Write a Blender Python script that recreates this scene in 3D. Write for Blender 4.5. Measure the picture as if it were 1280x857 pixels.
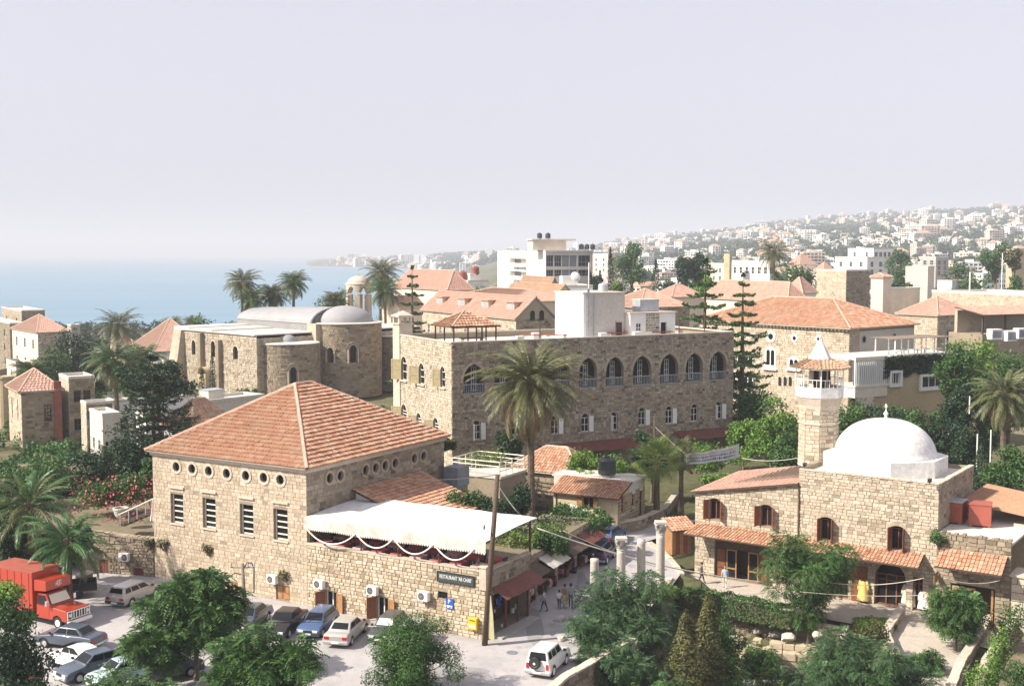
import bpy,bmesh,math,random
import numpy as np
from mathutils import Vector,Matrix,Euler
for _o in list(bpy.data.objects): bpy.data.objects.remove(_o,do_unlink=True)
SC=bpy.context.scene
COL=SC.collection
R=math.radians

# ------------------------------------------------------------------ camera
CAM_H=25.0; F=1500.0; CX=640.0; CY=428.5
PITCH=math.atan((CY - 317.5)/F)
PC,PS=math.cos(PITCH),math.sin(PITCH)
cam_d=bpy.data.cameras.new('camera'); cam=bpy.data.objects.new('camera',cam_d); COL.objects.link(cam)
cam.location=(0,0,CAM_H); cam.rotation_euler=(math.pi/2 - PITCH,0,0)
cam_d.sensor_width=36.0; cam_d.lens=36.0*F/1280.0
cam_d.clip_start=0.5; cam_d.clip_end=60000.0
SC.camera=cam

# ------------------------------------------------------------------ light
SUN_EL=R(41.0); SUN_DIR=Vector((-0.955,-0.296,0)).normalized()      # horizontal direction towards the sun
world=bpy.data.worlds.new('World'); SC.world=world; world.use_nodes=True
wn=world.node_tree.nodes; wl=world.node_tree.links
for n_ in list(wn): wn.remove(n_)
sky=wn.new('ShaderNodeTexSky'); sky.sky_type='NISHITA'; sky.sun_disc=False
sky.sun_elevation=SUN_EL; sky.sun_rotation=math.atan2(SUN_DIR.x,SUN_DIR.y)
sky.altitude=20; sky.air_density=1.0; sky.dust_density=3.0; sky.ozone_density=2.0
hs=wn.new('ShaderNodeHueSaturation'); hs.inputs['Saturation'].default_value=0.35
mx=wn.new('ShaderNodeMix'); mx.data_type='RGBA'; mx.inputs[0].default_value=0.6
mx.inputs[7].default_value=(6.35,6.2,7.3,1)
bg=wn.new('ShaderNodeBackground'); bg.inputs['Strength'].default_value=0.084
wo=wn.new('ShaderNodeOutputWorld')
wl.new(sky.outputs[0],hs.inputs['Color']); wl.new(hs.outputs[0],mx.inputs[6])
wl.new(mx.outputs[2],bg.inputs['Color']); wl.new(bg.outputs[0],wo.inputs['Surface'])
sun_d=bpy.data.lights.new('sun','SUN'); sun_d.energy=5.0; sun_d.angle=R(0.6); sun_d.color=(1.0,0.925,0.80)
sun=bpy.data.objects.new('sun',sun_d); COL.objects.link(sun)
sv=Vector((SUN_DIR.x*math.cos(SUN_EL),SUN_DIR.y*math.cos(SUN_EL),math.sin(SUN_EL)))
sun.rotation_euler=sv.to_track_quat('Z','Y').to_euler(); sun.location=(-60,-20,120)
SC.view_settings.view_transform='Standard'; SC.view_settings.look='None'
SC.view_settings.exposure=0.75; SC.view_settings.gamma=1.0

# ------------------------------------------------------------------ measuring helpers (photograph pixels -> places)
def ray(px,py):
 a=(px - CX)/F; b=-(py - CY)/F
 return (a,PC+b*PS,-PS+b*PC)
def at_z(px,py,z=0.0):
 d=ray(px,py); t=(z - CAM_H)/d[2]
 return Vector((d[0]*t,d[1]*t,z))
def at_y(px,py,Y):
 d=ray(px,py); t=Y/d[1]
 return Vector((d[0]*t,Y,CAM_H+d[2]*t))
def proj(p):
 x,y,z=p[0],p[1],p[2] - CAM_H
 cz=y*PC - z*PS; cy=y*PS+z*PC
 return (CX+F*x/cz,CY - F*cy/cz)
def along(P,u,px):
 k=(px - CX)/F; z=P[2] - CAM_H
 return (k*(P[1]*PC - z*PS) - P[0])/(u[0] - k*u[1]*PC)
def z_at(x,y,py):
 b=(CY - py)/F
 return CAM_H+y*(b*PC - PS)/(PC+b*PS)
def mpp(Y,z=10):            # metres per photograph pixel at depth Y
 return (Y*PC - (z - CAM_H)*PS)/F

# ------------------------------------------------------------------ objects
def tag(o,label=None,cat=None,group=None,kind=None):
 if label: o['label']=label
 if cat: o['category']=cat
 if group: o['group']=group
 if kind: o['kind']=kind
 return o
def thing(name,label,cat,loc=(0,0,0),rotz=0.0,group=None):
 o=bpy.data.objects.new(name,None); o.empty_display_size=0.5; COL.objects.link(o)
 o.location=loc; o.rotation_euler=(0,0,rotz)
 return tag(o,label,cat,group)
def link_mesh(name,me,parent=None,kind=None,loc=None,rot=None,scale=None):
 o=bpy.data.objects.new(name,me); COL.objects.link(o)
 if parent is not None: o.parent=parent
 if kind: o['kind']=kind
 if loc is not None: o.location=loc
 if rot is not None: o.rotation_euler=rot
 if scale is not None: o.scale=scale
 return o
def copy_tree(o,parent=None):
 c=o.copy(); COL.objects.link(c)
 if parent is not None: c.parent=parent
 for ch in list(o.children): copy_tree(ch,c)
 return c
def arrays_mesh(name,V,Q,mats,smooth=False):
 """a mesh from an (n,3) array of points and an (m,4) array of quads"""
 me=bpy.data.meshes.new(name)
 V=np.asarray(V,dtype=np.float32); Q=np.asarray(Q,dtype=np.int32)
 k=Q.shape[1]
 me.vertices.add(len(V)); me.vertices.foreach_set('co',V.ravel())
 me.loops.add(Q.size); me.loops.foreach_set('vertex_index',Q.ravel())
 me.polygons.add(len(Q)); me.polygons.foreach_set('loop_start',np.arange(0,Q.size,k,dtype=np.int32))
 me.polygons.foreach_set('loop_total',np.full(len(Q),k,dtype=np.int32))
 if smooth: me.polygons.foreach_set('use_smooth',np.ones(len(Q),dtype=bool))
 me.update(calc_edges=True); me.validate()
 for m in mats: me.materials.append(m)
 return me

class MB:
 """collects shapes, then links them as ONE mesh object"""
 def __init__(s): s.v=[]; s.f=[]; s.m=[]
 def add(s,vs,fs,mi=0):
  b=len(s.v); s.v.extend([tuple(p) for p in vs])
  for f in fs: s.f.append([i+b for i in f]); s.m.append(mi)
  return s
 def quad(s,a,b,c,d,mi=0): return s.add([a,b,c,d],[(0,1,2,3)],mi)
 def poly(s,pts,mi=0): return s.add(pts,[tuple(range(len(pts)))],mi)
 def box(s,x0,x1,y0,y1,z0,z1,mi=0,M=None,taper=0.0):
  t=taper
  vs=[(x0,y0,z0),(x1,y0,z0),(x1,y1,z0),(x0,y1,z0),
    (x0+t,y0+t,z1),(x1 - t,y0+t,z1),(x1 - t,y1 - t,z1),(x0+t,y1 - t,z1)]
  if M is not None: vs=[M @ Vector(v) for v in vs]
  return s.add(vs,[(3,2,1,0),(4,5,6,7),(0,1,5,4),(1,2,6,5),(2,3,7,6),(3,0,4,7)],mi)
 def hexa(s,bot,top,mi=0):     # bottom quad (counter-clockwise from above) and top quad
  return s.add(list(bot)+list(top),[(3,2,1,0),(4,5,6,7),(0,1,5,4),(1,2,6,5),(2,3,7,6),(3,0,4,7)],mi)
 def prism(s,poly,e,mi=0):     # polygon of 3-D points extruded by vector e
  n=len(poly); e=Vector(e)
  vs=[Vector(p) for p in poly]+[Vector(p)+e for p in poly]
  fs=[tuple(range(n - 1,-1,-1)),tuple(range(n,2*n))]+[(i,(i+1) % n,n+(i+1) % n,n+i) for i in range(n)]
  return s.add(vs,fs,mi)
 def tube(s,pts,r,n=6,mi=0,cap=True):
  pts=[Vector(p) for p in pts]; k=len(pts)
  rs=r if isinstance(r,(list,tuple)) else [r]*k
  vs=[]; up=None
  for i,p in enumerate(pts):
   d=(pts[min(i+1,k - 1)] - pts[max(i - 1,0)])
   d=d.normalized() if d.length > 1e-9 else Vector((0,0,1))
   if up is None: up=Vector((0,0,1)) if abs(d.z) < 0.9 else Vector((1,0,0))
   a=d.cross(up)
   if a.length < 1e-6: a=d.orthogonal()
   a.normalize(); b=a.cross(d); up=b
   for j in range(n):
    t=2*math.pi*j/n
    vs.append(p+(a*math.cos(t)+b*math.sin(t))*rs[i])
  fs=[(i*n+j,i*n+(j+1) % n,(i+1)*n+(j+1) % n,(i+1)*n+j) for i in range(k - 1) for j in range(n)]
  if cap: fs += [tuple(range(n - 1,-1,-1)),tuple((k - 1)*n+j for j in range(n))]
  return s.add(vs,fs,mi)
 def lathe(s,prof,c=(0,0,0),n=16,mi=0,axis='z',a0=0.0,a1=2*math.pi):
  full=abs(a1 - a0 - 2*math.pi) < 1e-6; k=n if full else n+1; vs=[]
  for r,h in prof:
   for j in range(k):
    t=a0+(a1 - a0)*j/n
    p=(r*math.cos(t),r*math.sin(t),h)
    if axis == 'x': p=(p[2],p[0],p[1])
    elif axis == 'y': p=(p[0],p[2],p[1])
    vs.append((c[0]+p[0],c[1]+p[1],c[2]+p[2]))
  fs=[]
  for i in range(len(prof) - 1):
   for j in range(n):
    j2=(j+1) % k
    fs.append((i*k+j,i*k+j2,(i+1)*k+j2,(i+1)*k+j))
  return s.add(vs,fs,mi)
 def mesh(s,name,mats,smooth=False):
  me=bpy.data.meshes.new(name); me.from_pydata(s.v,[],s.f)
  for m in (mats if isinstance(mats,(list,tuple)) else [mats]): me.materials.append(m)
  if any(s.m): me.polygons.foreach_set('material_index',s.m)
  if smooth: me.polygons.foreach_set('use_smooth',[True]*len(s.f))
  me.update(); return me
 def obj(s,name,mats,parent=None,smooth=False,kind=None,bevel=0.0,seg=2,fix=True):
  me=s.mesh(name,mats,smooth)
  if fix:
   bm=bmesh.new(); bm.from_mesh(me); bmesh.ops.recalc_face_normals(bm,faces=bm.faces); bm.to_mesh(me); bm.free()
  o=link_mesh(name,me,parent,kind)
  if bevel:
   b=o.modifiers.new('bevel','BEVEL'); b.width=bevel; b.segments=seg; b.limit_method='ANGLE'; b.angle_limit=R(35)
  return o

# ------------------------------------------------------------------ materials
def _nt(name):
 m=bpy.data.materials.new(name); m.use_nodes=True
 nt=m.node_tree; b=nt.nodes['Principled BSDF']
 return m,nt,b
def _ramp(nt,cols,interp='LINEAR'):
 r=nt.nodes.new('ShaderNodeValToRGB'); r.color_ramp.interpolation=interp
 el=r.color_ramp.elements
 while len(el) < len(cols): el.new(0.5)
 for i,c in enumerate(cols):
  if len(c) == 4: el[i].position=c[0]; el[i].color=(c[1],c[2],c[3],1)
  else: el[i].position=i/max(1,len(cols) - 1); el[i].color=(*c,1)
 return r
def _noise(nt,scale,detail=4,rough=0.6,co=None):
 t=nt.nodes.new('ShaderNodeTexNoise'); t.inputs['Scale'].default_value=scale
 t.inputs['Detail'].default_value=detail; t.inputs['Roughness'].default_value=rough
 if co: nt.links.new(co,t.inputs['Vector'])
 return t
def _mix(nt,a,b,fac,mode='MIX'):
 x=nt.nodes.new('ShaderNodeMix'); x.data_type='RGBA'; x.blend_type=mode
 for sock,v in ((0,fac),(6,a),(7,b)):
  if hasattr(v,'links'): nt.links.new(v,x.inputs[sock])
  elif sock == 0: x.inputs[0].default_value=v
  else: x.inputs[sock].default_value=(*v,1)
 return x.outputs[2]
def _bump(nt,b,h,strength=0.3,dist=0.05):
 n=nt.nodes.new('ShaderNodeBump'); n.inputs['Strength'].default_value=strength; n.inputs['Distance'].default_value=dist
 nt.links.new(h,n.inputs['Height']); nt.links.new(n.outputs[0],b.inputs['Normal'])
def _pos(nt):
 g=nt.nodes.new('ShaderNodeNewGeometry'); return g.outputs['Position'],g.outputs['Random Per Island']
def plain(name,col,rough=0.6,metal=0.0,var=0.12,scale=1.5,coat=0.0,spec=None):
 m,nt,b=_nt(name); p,isl=_pos(nt)
 n=_noise(nt,scale,5,0.65,p)
 lo=tuple(c*(1 - var) for c in col); hi=tuple(min(1,c*(1+var)) for c in col)
 r=_ramp(nt,[(0.3,*lo),(0.7,*hi)]); nt.links.new(n.outputs[0],r.inputs[0])
 nt.links.new(r.outputs[0],b.inputs['Base Color'])
 b.inputs['Roughness'].default_value=rough; b.inputs['Metallic'].default_value=metal
 if coat: b.inputs['Coat Weight'].default_value=coat; b.inputs['Coat Roughness'].default_value=0.05
 if spec is not None: b.inputs['Specular IOR Level'].default_value=spec
 return m
def stone(name,cols,dark=(0.10,0.085,0.065),stain=0.45,rough=0.9,bump=0.35,grain=6.0,tint=None):
 """each stone (mesh island) takes its own tone; weathering in patches of its own"""
 m,nt,b=_nt(name); p,isl=_pos(nt)
 r=_ramp(nt,cols); nt.links.new(isl,r.inputs[0])
 n1=_noise(nt,grain,6,0.7,p); g=_ramp(nt,[(0.3,0.72,0.72,0.72),(0.7,1.12,1.12,1.12)]); nt.links.new(n1.outputs[0],g.inputs[0])
 c=_mix(nt,r.outputs[0],g.outputs[0],1.0,'MULTIPLY')
 n2=_noise(nt,0.35,7,0.72,p); k=_ramp(nt,[(0.52,0,0,0),(0.72,stain,stain,stain)]); nt.links.new(n2.outputs[0],k.inputs[0])
 c=_mix(nt,c,dark,k.outputs[0])
 n3=_noise(nt,2.6,4,0.8,p); k3=_ramp(nt,[(0.62,0,0,0),(0.70,0.6,0.6,0.6)]); nt.links.new(n3.outputs[0],k3.inputs[0])
 c=_mix(nt,c,dark,k3.outputs[0])
 nt.links.new(c,b.inputs['Base Color']); b.inputs['Roughness'].default_value=rough
 b.inputs['Specular IOR Level'].default_value=0.2
 _bump(nt,b,n1.outputs[0],bump,0.04)
 return m
def leafmat(name,cols,trans=0.18,rough=0.55,spec=0.3):
 m,nt,b=_nt(name); p,isl=_pos(nt)
 r=_ramp(nt,cols); nt.links.new(isl,r.inputs[0])
 n=_noise(nt,0.5,3,0.6,p); g=_ramp(nt,[(0.35,0.7,0.72,0.7),(0.7,1.2,1.18,1.1)]); nt.links.new(n.outputs[0],g.inputs[0])
 c=_mix(nt,r.outputs[0],g.outputs[0],1.0,'MULTIPLY')
 nt.links.new(c,b.inputs['Base Color']); b.inputs['Roughness'].default_value=rough
 b.inputs['Specular IOR Level'].default_value=spec
 t=nt.nodes.new('ShaderNodeBsdfTranslucent'); nt.links.new(c,t.inputs['Color'])
 x=nt.nodes.new('ShaderNodeMixShader'); x.inputs[0].default_value=trans
 out=nt.nodes['Material Output']
 nt.links.new(b.outputs[0],x.inputs[1]); nt.links.new(t.outputs[0],x.inputs[2]); nt.links.new(x.outputs[0],out.inputs['Surface'])
 return m
M={}
# building stone
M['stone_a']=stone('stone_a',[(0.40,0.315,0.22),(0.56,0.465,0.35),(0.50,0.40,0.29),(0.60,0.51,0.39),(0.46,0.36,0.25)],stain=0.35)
M['stone_r']=stone('stone_r',[(0.34,0.255,0.16),(0.60,0.51,0.38),(0.52,0.42,0.29),(0.64,0.56,0.44),(0.41,0.305,0.19)],stain=0.3)
M['stone_b']=stone('stone_b',[(0.13,0.11,0.08),(0.38,0.315,0.235),(0.45,0.38,0.29),(0.33,0.27,0.195),(0.52,0.45,0.35),(0.40,0.33,0.24),(0.22,0.18,0.13)],stain=0.35)
M['stone_m']=stone('stone_m',[(0.33,0.265,0.185),(0.57,0.49,0.38),(0.52,0.435,0.33),(0.62,0.55,0.44),(0.46,0.375,0.275)],stain=0.3)
M['stone_c']=stone('stone_c',[(0.27,0.22,0.16),(0.52,0.445,0.345),(0.45,0.375,0.28),(0.57,0.50,0.395),(0.37,0.30,0.215)],stain=0.5)
M['stone_g']=stone('stone_g',[(0.428,0.334,0.240),(0.605,0.501,0.387),(0.542,0.437,0.321),(0.655,0.565,0.454)],stain=0.2)
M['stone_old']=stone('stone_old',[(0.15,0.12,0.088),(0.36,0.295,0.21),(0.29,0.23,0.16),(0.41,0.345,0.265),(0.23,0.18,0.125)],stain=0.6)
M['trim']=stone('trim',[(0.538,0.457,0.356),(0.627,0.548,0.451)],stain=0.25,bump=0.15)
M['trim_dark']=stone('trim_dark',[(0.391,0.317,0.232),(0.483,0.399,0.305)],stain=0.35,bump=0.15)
M['mortar']=stone('mortar',[(0.30,0.25,0.185),(0.33,0.275,0.205)],stain=0.4,bump=0.3)
M['_m']=stone('mortar_b',[(0.396,0.330,0.254),(0.432,0.367,0.280)],stain=0.3,bump=0.3)
M['marble']=stone('marble',[(0.50,0.45,0.40),(0.56,0.51,0.45)],stain=0.25,bump=0.2)
# roofs
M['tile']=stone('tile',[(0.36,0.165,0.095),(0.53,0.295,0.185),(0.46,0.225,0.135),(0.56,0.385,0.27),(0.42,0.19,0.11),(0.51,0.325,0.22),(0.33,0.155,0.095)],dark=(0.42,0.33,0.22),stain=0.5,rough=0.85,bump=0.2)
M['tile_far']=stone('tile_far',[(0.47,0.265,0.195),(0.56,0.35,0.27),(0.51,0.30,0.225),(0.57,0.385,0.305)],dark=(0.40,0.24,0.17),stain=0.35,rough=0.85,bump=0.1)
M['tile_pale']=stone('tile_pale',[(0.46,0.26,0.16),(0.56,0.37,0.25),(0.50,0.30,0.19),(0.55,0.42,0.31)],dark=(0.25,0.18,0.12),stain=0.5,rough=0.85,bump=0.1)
M['ridge']=stone('ridge',[(0.60,0.40,0.30),(0.66,0.48,0.38)],stain=0.2,bump=0.1)
# renders, concrete, ground
M['white']=plain('white',(0.80,0.78,0.74),0.8,var=0.05,scale=0.8)
M['whitewash']=stone('whitewash',[(0.76,0.74,0.71),(0.79,0.77,0.74)],dark=(0.48,0.45,0.42),stain=0.32,bump=0.12,grain=2.5)
M['cream']=plain('cream',(0.68,0.58,0.46),0.85,var=0.12,scale=0.6)
M['pinkish']=plain('pinkish',(0.66,0.54,0.46),0.85,var=0.12,scale=0.6)
M['ochre']=stone('ochre',[(0.52,0.41,0.26),(0.56,0.45,0.30)],dark=(0.28,0.20,0.12),stain=0.5,bump=0.15)
M['concrete']=stone('concrete',[(0.42,0.40,0.37),(0.47,0.45,0.41)],dark=(0.22,0.20,0.18),stain=0.4,bump=0.15)
M['concrete_lt']=stone('concrete_lt',[(0.58,0.54,0.48),(0.64,0.59,0.53)],dark=(0.36,0.32,0.27),stain=0.35,bump=0.12)
M['roofslab']=stone('roofslab',[(0.62,0.58,0.52),(0.66,0.62,0.55)],dark=(0.40,0.35,0.29),stain=0.4,bump=0.1)
M['lead']=plain('lead',(0.30,0.295,0.30),0.75,var=0.1,scale=0.5)
M['grey_stone']=stone('grey_stone',[(0.25,0.25,0.25),(0.30,0.30,0.295)],stain=0.3,bump=0.3,grain=3)
M['dark_slate']=plain('dark_slate',(0.10,0.105,0.115),0.8)
M['asphalt']=stone('asphalt',[(0.30,0.28,0.29),(0.32,0.30,0.31)],dark=(0.13,0.12,0.12),stain=0.5,bump=0.2,grain=9)
M['paving']=stone('paving',[(0.40,0.345,0.29),(0.50,0.44,0.375),(0.45,0.39,0.33)],dark=(0.24,0.20,0.16),stain=0.35,bump=0.15)
M['earth']=stone('earth',[(0.20,0.165,0.11),(0.22,0.18,0.12)],dark=(0.07,0.085,0.035),stain=0.7,bump=0.6,grain=3)
# metals, paint, wood, glass
M['glass']=plain('glass',(0.012,0.013,0.015),0.10,var=0.2,spec=0.35)
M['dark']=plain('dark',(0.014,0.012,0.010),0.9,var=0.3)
M['black']=plain('black',(0.018,0.018,0.018),0.5,var=0.2)
M['steel']=plain('steel',(0.55,0.55,0.56),0.45,0.6,var=0.15)
M['grey_metal']=plain('grey_metal',(0.22,0.24,0.27),0.55,0.2,var=0.2)
M['galv']=plain('galv',(0.42,0.44,0.46),0.5,0.3,var=0.2)
M['chrome']=plain('chrome',(0.75,0.75,0.76),0.18,0.95,var=0.04)
M['rust']=plain('rust',(0.26,0.085,0.055),0.7,var=0.25)
M['maroon']=plain('maroon',(0.15,0.045,0.03),0.75,var=0.25)
M['oxide']=plain('oxide',(0.33,0.085,0.055),0.65,var=0.15)
M['wood_or']=plain('wood_or',(0.34,0.175,0.07),0.6,var=0.25,scale=4)
M['wood_rd']=plain('wood_rd',(0.20,0.065,0.03),0.6,var=0.3,scale=4)
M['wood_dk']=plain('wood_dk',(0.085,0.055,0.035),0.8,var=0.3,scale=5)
M['wood_pole']=plain('wood_pole',(0.20,0.155,0.115),0.85,var=0.35,scale=3)
M['wood_olive']=plain('wood_olive',(0.33,0.27,0.15),0.7,var=0.2,scale=3)
M['paint_w']=plain('paint_w',(0.78,0.77,0.74),0.5,var=0.06)
M['paint_cream']=plain('paint_cream',(0.72,0.66,0.54),0.5,var=0.08)
M['plastic_blk']=plain('plastic_blk',(0.035,0.04,0.045),0.45,var=0.2)
M['plastic_bl']=plain('plastic_bl',(0.06,0.08,0.11),0.5,var=0.2)
M['canvas']=stone('canvas',[(0.68,0.67,0.65),(0.72,0.71,0.69)],dark=(0.46,0.43,0.39),stain=0.35,rough=0.9,bump=0.1,grain=1.5)
M['canvas_dirty']=plain('canvas_dirty',(0.55,0.51,0.46),0.9,var=0.25,scale=1.2)
M['rope']=plain('rope',(0.74,0.70,0.60),0.8)
M['cable']=plain('cable',(0.62,0.56,0.46),0.7)
M['cable_dk']=plain('cable_dk',(0.06,0.055,0.05),0.7)
M['cloth_red']=plain('cloth_red',(0.42,0.085,0.10),0.9)
M['cloth_pink']=plain('cloth_pink',(0.62,0.36,0.36),0.9)
M['cloth_dk']=plain('cloth_dk',(0.03,0.028,0.035),0.9)
M['skin']=plain('skin',(0.42,0.25,0.17),0.6,var=0.06)
M['hair']=plain('hair',(0.02,0.014,0.010),0.6)
M['yellow']=plain('yellow',(0.75,0.48,0.02),0.5,var=0.06)
M['sign_blue']=plain('sign_blue',(0.02,0.09,0.42),0.4,var=0.05)
M['sign_slate']=plain('sign_slate',(0.045,0.055,0.055),0.6,var=0.25)
M['red_lamp']=plain('red_lamp',(0.45,0.02,0.015),0.25,var=0.05)
M['lens']=plain('lens',(0.72,0.72,0.70),0.15,var=0.04)
M['tyre']=plain('tyre',(0.02,0.02,0.021),0.85,var=0.2)
# foliage
M['lf_front']=leafmat('lf_front',[(0.034,0.090,0.022),(0.076,0.160,0.040),(0.052,0.125,0.034),(0.125,0.215,0.062)])
M['lf_bright']=leafmat('lf_bright',[(0.091,0.195,0.029),(0.156,0.286,0.046),(0.117,0.234,0.036),(0.195,0.312,0.065)])
M['lf_mid']=leafmat('lf_mid',[(0.036,0.094,0.023),(0.072,0.156,0.039),(0.052,0.124,0.031),(0.111,0.195,0.052)])
M['lf_dark']=leafmat('lf_dark',[(0.016,0.041,0.018),(0.034,0.074,0.028),(0.025,0.057,0.023)],trans=0.12)
M['lf_olive']=leafmat('lf_olive',[(0.095,0.095,0.032),(0.150,0.140,0.050),(0.110,0.115,0.040),(0.065,0.085,0.030)])
M['lf_blue']=leafmat('lf_blue',[(0.040,0.092,0.040),(0.070,0.140,0.055),(0.055,0.115,0.048),(0.105,0.185,0.080)])
M['lf_grass']=leafmat('lf_grass',[(0.104,0.182,0.031),(0.169,0.247,0.052),(0.221,0.247,0.078)])
M['lf_far']=leafmat('lf_far',[(0.022,0.055,0.020),(0.045,0.090,0.030),(0.035,0.070,0.026)],trans=0.1)
M['palm']=leafmat('palm',[(0.085,0.105,0.040),(0.140,0.150,0.062),(0.190,0.180,0.085)],rough=0.4,spec=0.4)
M['palm_green']=leafmat('palm_green',[(0.036,0.098,0.026),(0.058,0.143,0.039),(0.091,0.169,0.052)],rough=0.4,spec=0.4)
M['palm_dry']=leafmat('palm_dry',[(0.24,0.185,0.095),(0.33,0.255,0.135),(0.19,0.155,0.075)],rough=0.6)
M['bark']=plain('bark',(0.16,0.12,0.085),0.95,var=0.35,scale=4)
M['bark_grey']=plain('bark_grey',(0.24,0.20,0.16),0.95,var=0.3,scale=4)
M['palm_trunk']=plain('palm_trunk',(0.13,0.095,0.065),0.95,var=0.4,scale=5)
M['flower_red']=leafmat('flower_red',[(0.420,0.050,0.070),(0.550,0.130,0.140),(0.500,0.080,0.120)])
# ================================================================== LAND, SEA, HAZE
SEA_Z=-14.0
CREST=[(-600,330),(-200,330),(380,330),(420,327),(470,325),(520,323),(560,320),(600,316),(640,319),(700,315),(760,306),(860,294),(920,287),(960,281),(1040,275),(1100,271),(1160,268),(1220,266),(1280,265),(1500,262),(2200,268)]
def lerp_tab(tab,x):
 if x <= tab[0][0]: return tab[0][1]
 for (a,b),(c,d) in zip(tab,tab[1:]):
  if x <= c: return b+(d - b)*(x - a)/(c - a)
 return tab[-1][1]
def sstep(a,b,x):
 t=min(1.0,max(0.0,(x - a)/(b - a))); return t*t*(3 - 2*t)
def crest_z(px): return CAM_H+(317.5 - lerp_tab(CREST,px))/F*3700.0
def land_z(x,y):
 r=math.hypot(x,y); px=CX+F*x/max(y,1.0) if y > 1 else (3000 if x > 0 else -3000)
 # near ground: level, rising a little behind, falling to the sea on the left
 z=-0.06+1.9*sstep(105,150,y)*sstep(-40,10,x)
 z += 1.6*sstep(170,320,r)*sstep(560,760,px)
 z -= 9.0*sstep(170,420,r)*(1 - sstep(420,640,px))
 # the sunken garden in the right foreground
 z += GARDEN_Z(x,y)
 shore=sstep(560,640,px)                      # 0 on the sea side, 1 inland
 far_shore=lerp_tab([(380,4300),(400,3950),(520,3200),(560,2500),(640,2300)],px)
 if px < 640:
  sea_in=sstep(560,720,r)
  land_back=0.0
  if px > 372:
   land_back=sstep(far_shore - 60,far_shore+120,r)*sstep(372,400,px)
  zs=z*(1 - sea_in)+(-19.0)*sea_in
  zl=SEA_Z+3.5+(crest_z(px) - SEA_Z - 3.5)*sstep(far_shore,4400,r)
  zsea=zs*(1 - land_back)+zl*land_back
 else: zsea=z
 zh=z+(crest_z(px) - z)*max(0.0,min(1.0,(r - 750)/2950.0)) ** 1.15
 zi=zh if r < 3700 else crest_z(px) - (r - 3700)*0.04
 return zsea*(1 - shore)+zi*shore if px < 640 else zi
GARDEN_POLY=[(2.2,60),(5.2,71.5),(7.6,76.0),(10.5,84.5),(12.0,91.3),(18.3,88.2),(24.0,84.2),(25.0,80.0),(24.6,70.0),(24.0,60)]
def _edge_dist(x,y):
 inside=False; best=1e9; n=len(GARDEN_POLY)
 for i in range(n):
  x0,y0=GARDEN_POLY[i]; x1,y1=GARDEN_POLY[(i+1) % n]
  if (y0 > y) != (y1 > y) and x < (x1 - x0)*(y - y0)/(y1 - y0)+x0: inside=not inside
  dx,dy=x1 - x0,y1 - y0; t=max(0,min(1,((x - x0)*dx+(y - y0)*dy)/(dx*dx+dy*dy)))
  best=min(best,math.hypot(x - x0 - t*dx,y - y0 - t*dy))
 return best if inside else -best
def GARDEN_Z(x,y):
 if not (0 < x < 60 and 40 < y < 125): return 0.0
 z=0.0
 if 0 < x < 34 and 55 < y < 92: z=-4.2*sstep(-0.5,0.4,_edge_dist(x,y))
 # the mosque court lies a step lower than the road
 if z > -1.6: z=min(z,-1.6*sstep(13.1,13.7,x+(y - 96)*0.35)*sstep(112,106,y) if x > 11 else z)
 return z
def ground():
 az=[math.atan((p - CX)/F) for p in np.linspace(-1500,2780,215)]
 rs=list(np.arange(20,62,6))+list(np.arange(62,125,1.0))+list(np.geomspace(125,7000,105))
 V=[(r*math.sin(a),r*math.cos(a),land_z(r*math.sin(a),r*math.cos(a))) for r in rs for a in az]
 n=len(az)
 Q=[(i*n+j,i*n+j+1,(i+1)*n+j+1,(i+1)*n+j) for i in range(len(rs) - 1) for j in range(n - 1)]
 m,nt,b=_nt('land'); p,_=_pos(nt)
 n1=_noise(nt,0.02,8,0.7,p); r=_ramp(nt,[(0.34,0.045,0.065,0.025),(0.52,0.12,0.115,0.06),(0.68,0.27,0.23,0.16)]); nt.links.new(n1.outputs[0],r.inputs[0])
 n2=_noise(nt,1.6,6,0.7,p); g=_ramp(nt,[(0.3,0.6,0.6,0.6),(0.7,1.2,1.2,1.2)]); nt.links.new(n2.outputs[0],g.inputs[0])
 nt.links.new(_mix(nt,r.outputs[0],g.outputs[0],1.0,'MULTIPLY'),b.inputs['Base Color'])
 b.inputs['Roughness'].default_value=1.0; b.inputs['Specular IOR Level'].default_value=0.1
 _bump(nt,b,n2.outputs[0],0.5,0.1)
 me=arrays_mesh('ground',V,Q,[m],True)
 return link_mesh('ground',me,kind='structure')
ground()
def sea():
 m,nt,b=_nt('sea'); p,_=_pos(nt)
 sc=nt.nodes.new('ShaderNodeMapping'); sc.inputs['Scale'].default_value=(0.0012,0.009,1)
 nt.links.new(p,sc.inputs['Vector'])
 n1=_noise(nt,1.0,6,0.6,sc.outputs[0]); r=_ramp(nt,[(0.3,0.10,0.22,0.31),(0.7,0.16,0.29,0.38)]); nt.links.new(n1.outputs[0],r.inputs[0])
 nt.links.new(r.outputs[0],b.inputs['Base Color']); b.inputs['Roughness'].default_value=0.35
 n2=_noise(nt,0.25,6,0.7,p); _bump(nt,b,n2.outputs[0],0.6,0.5)
 mb=MB(); mb.quad((-16000,250,SEA_Z),(9000,250,SEA_Z),(9000,21000,SEA_Z),(-16000,21000,SEA_Z))
 return mb.obj('sea',m,kind='structure')
sea()
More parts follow.
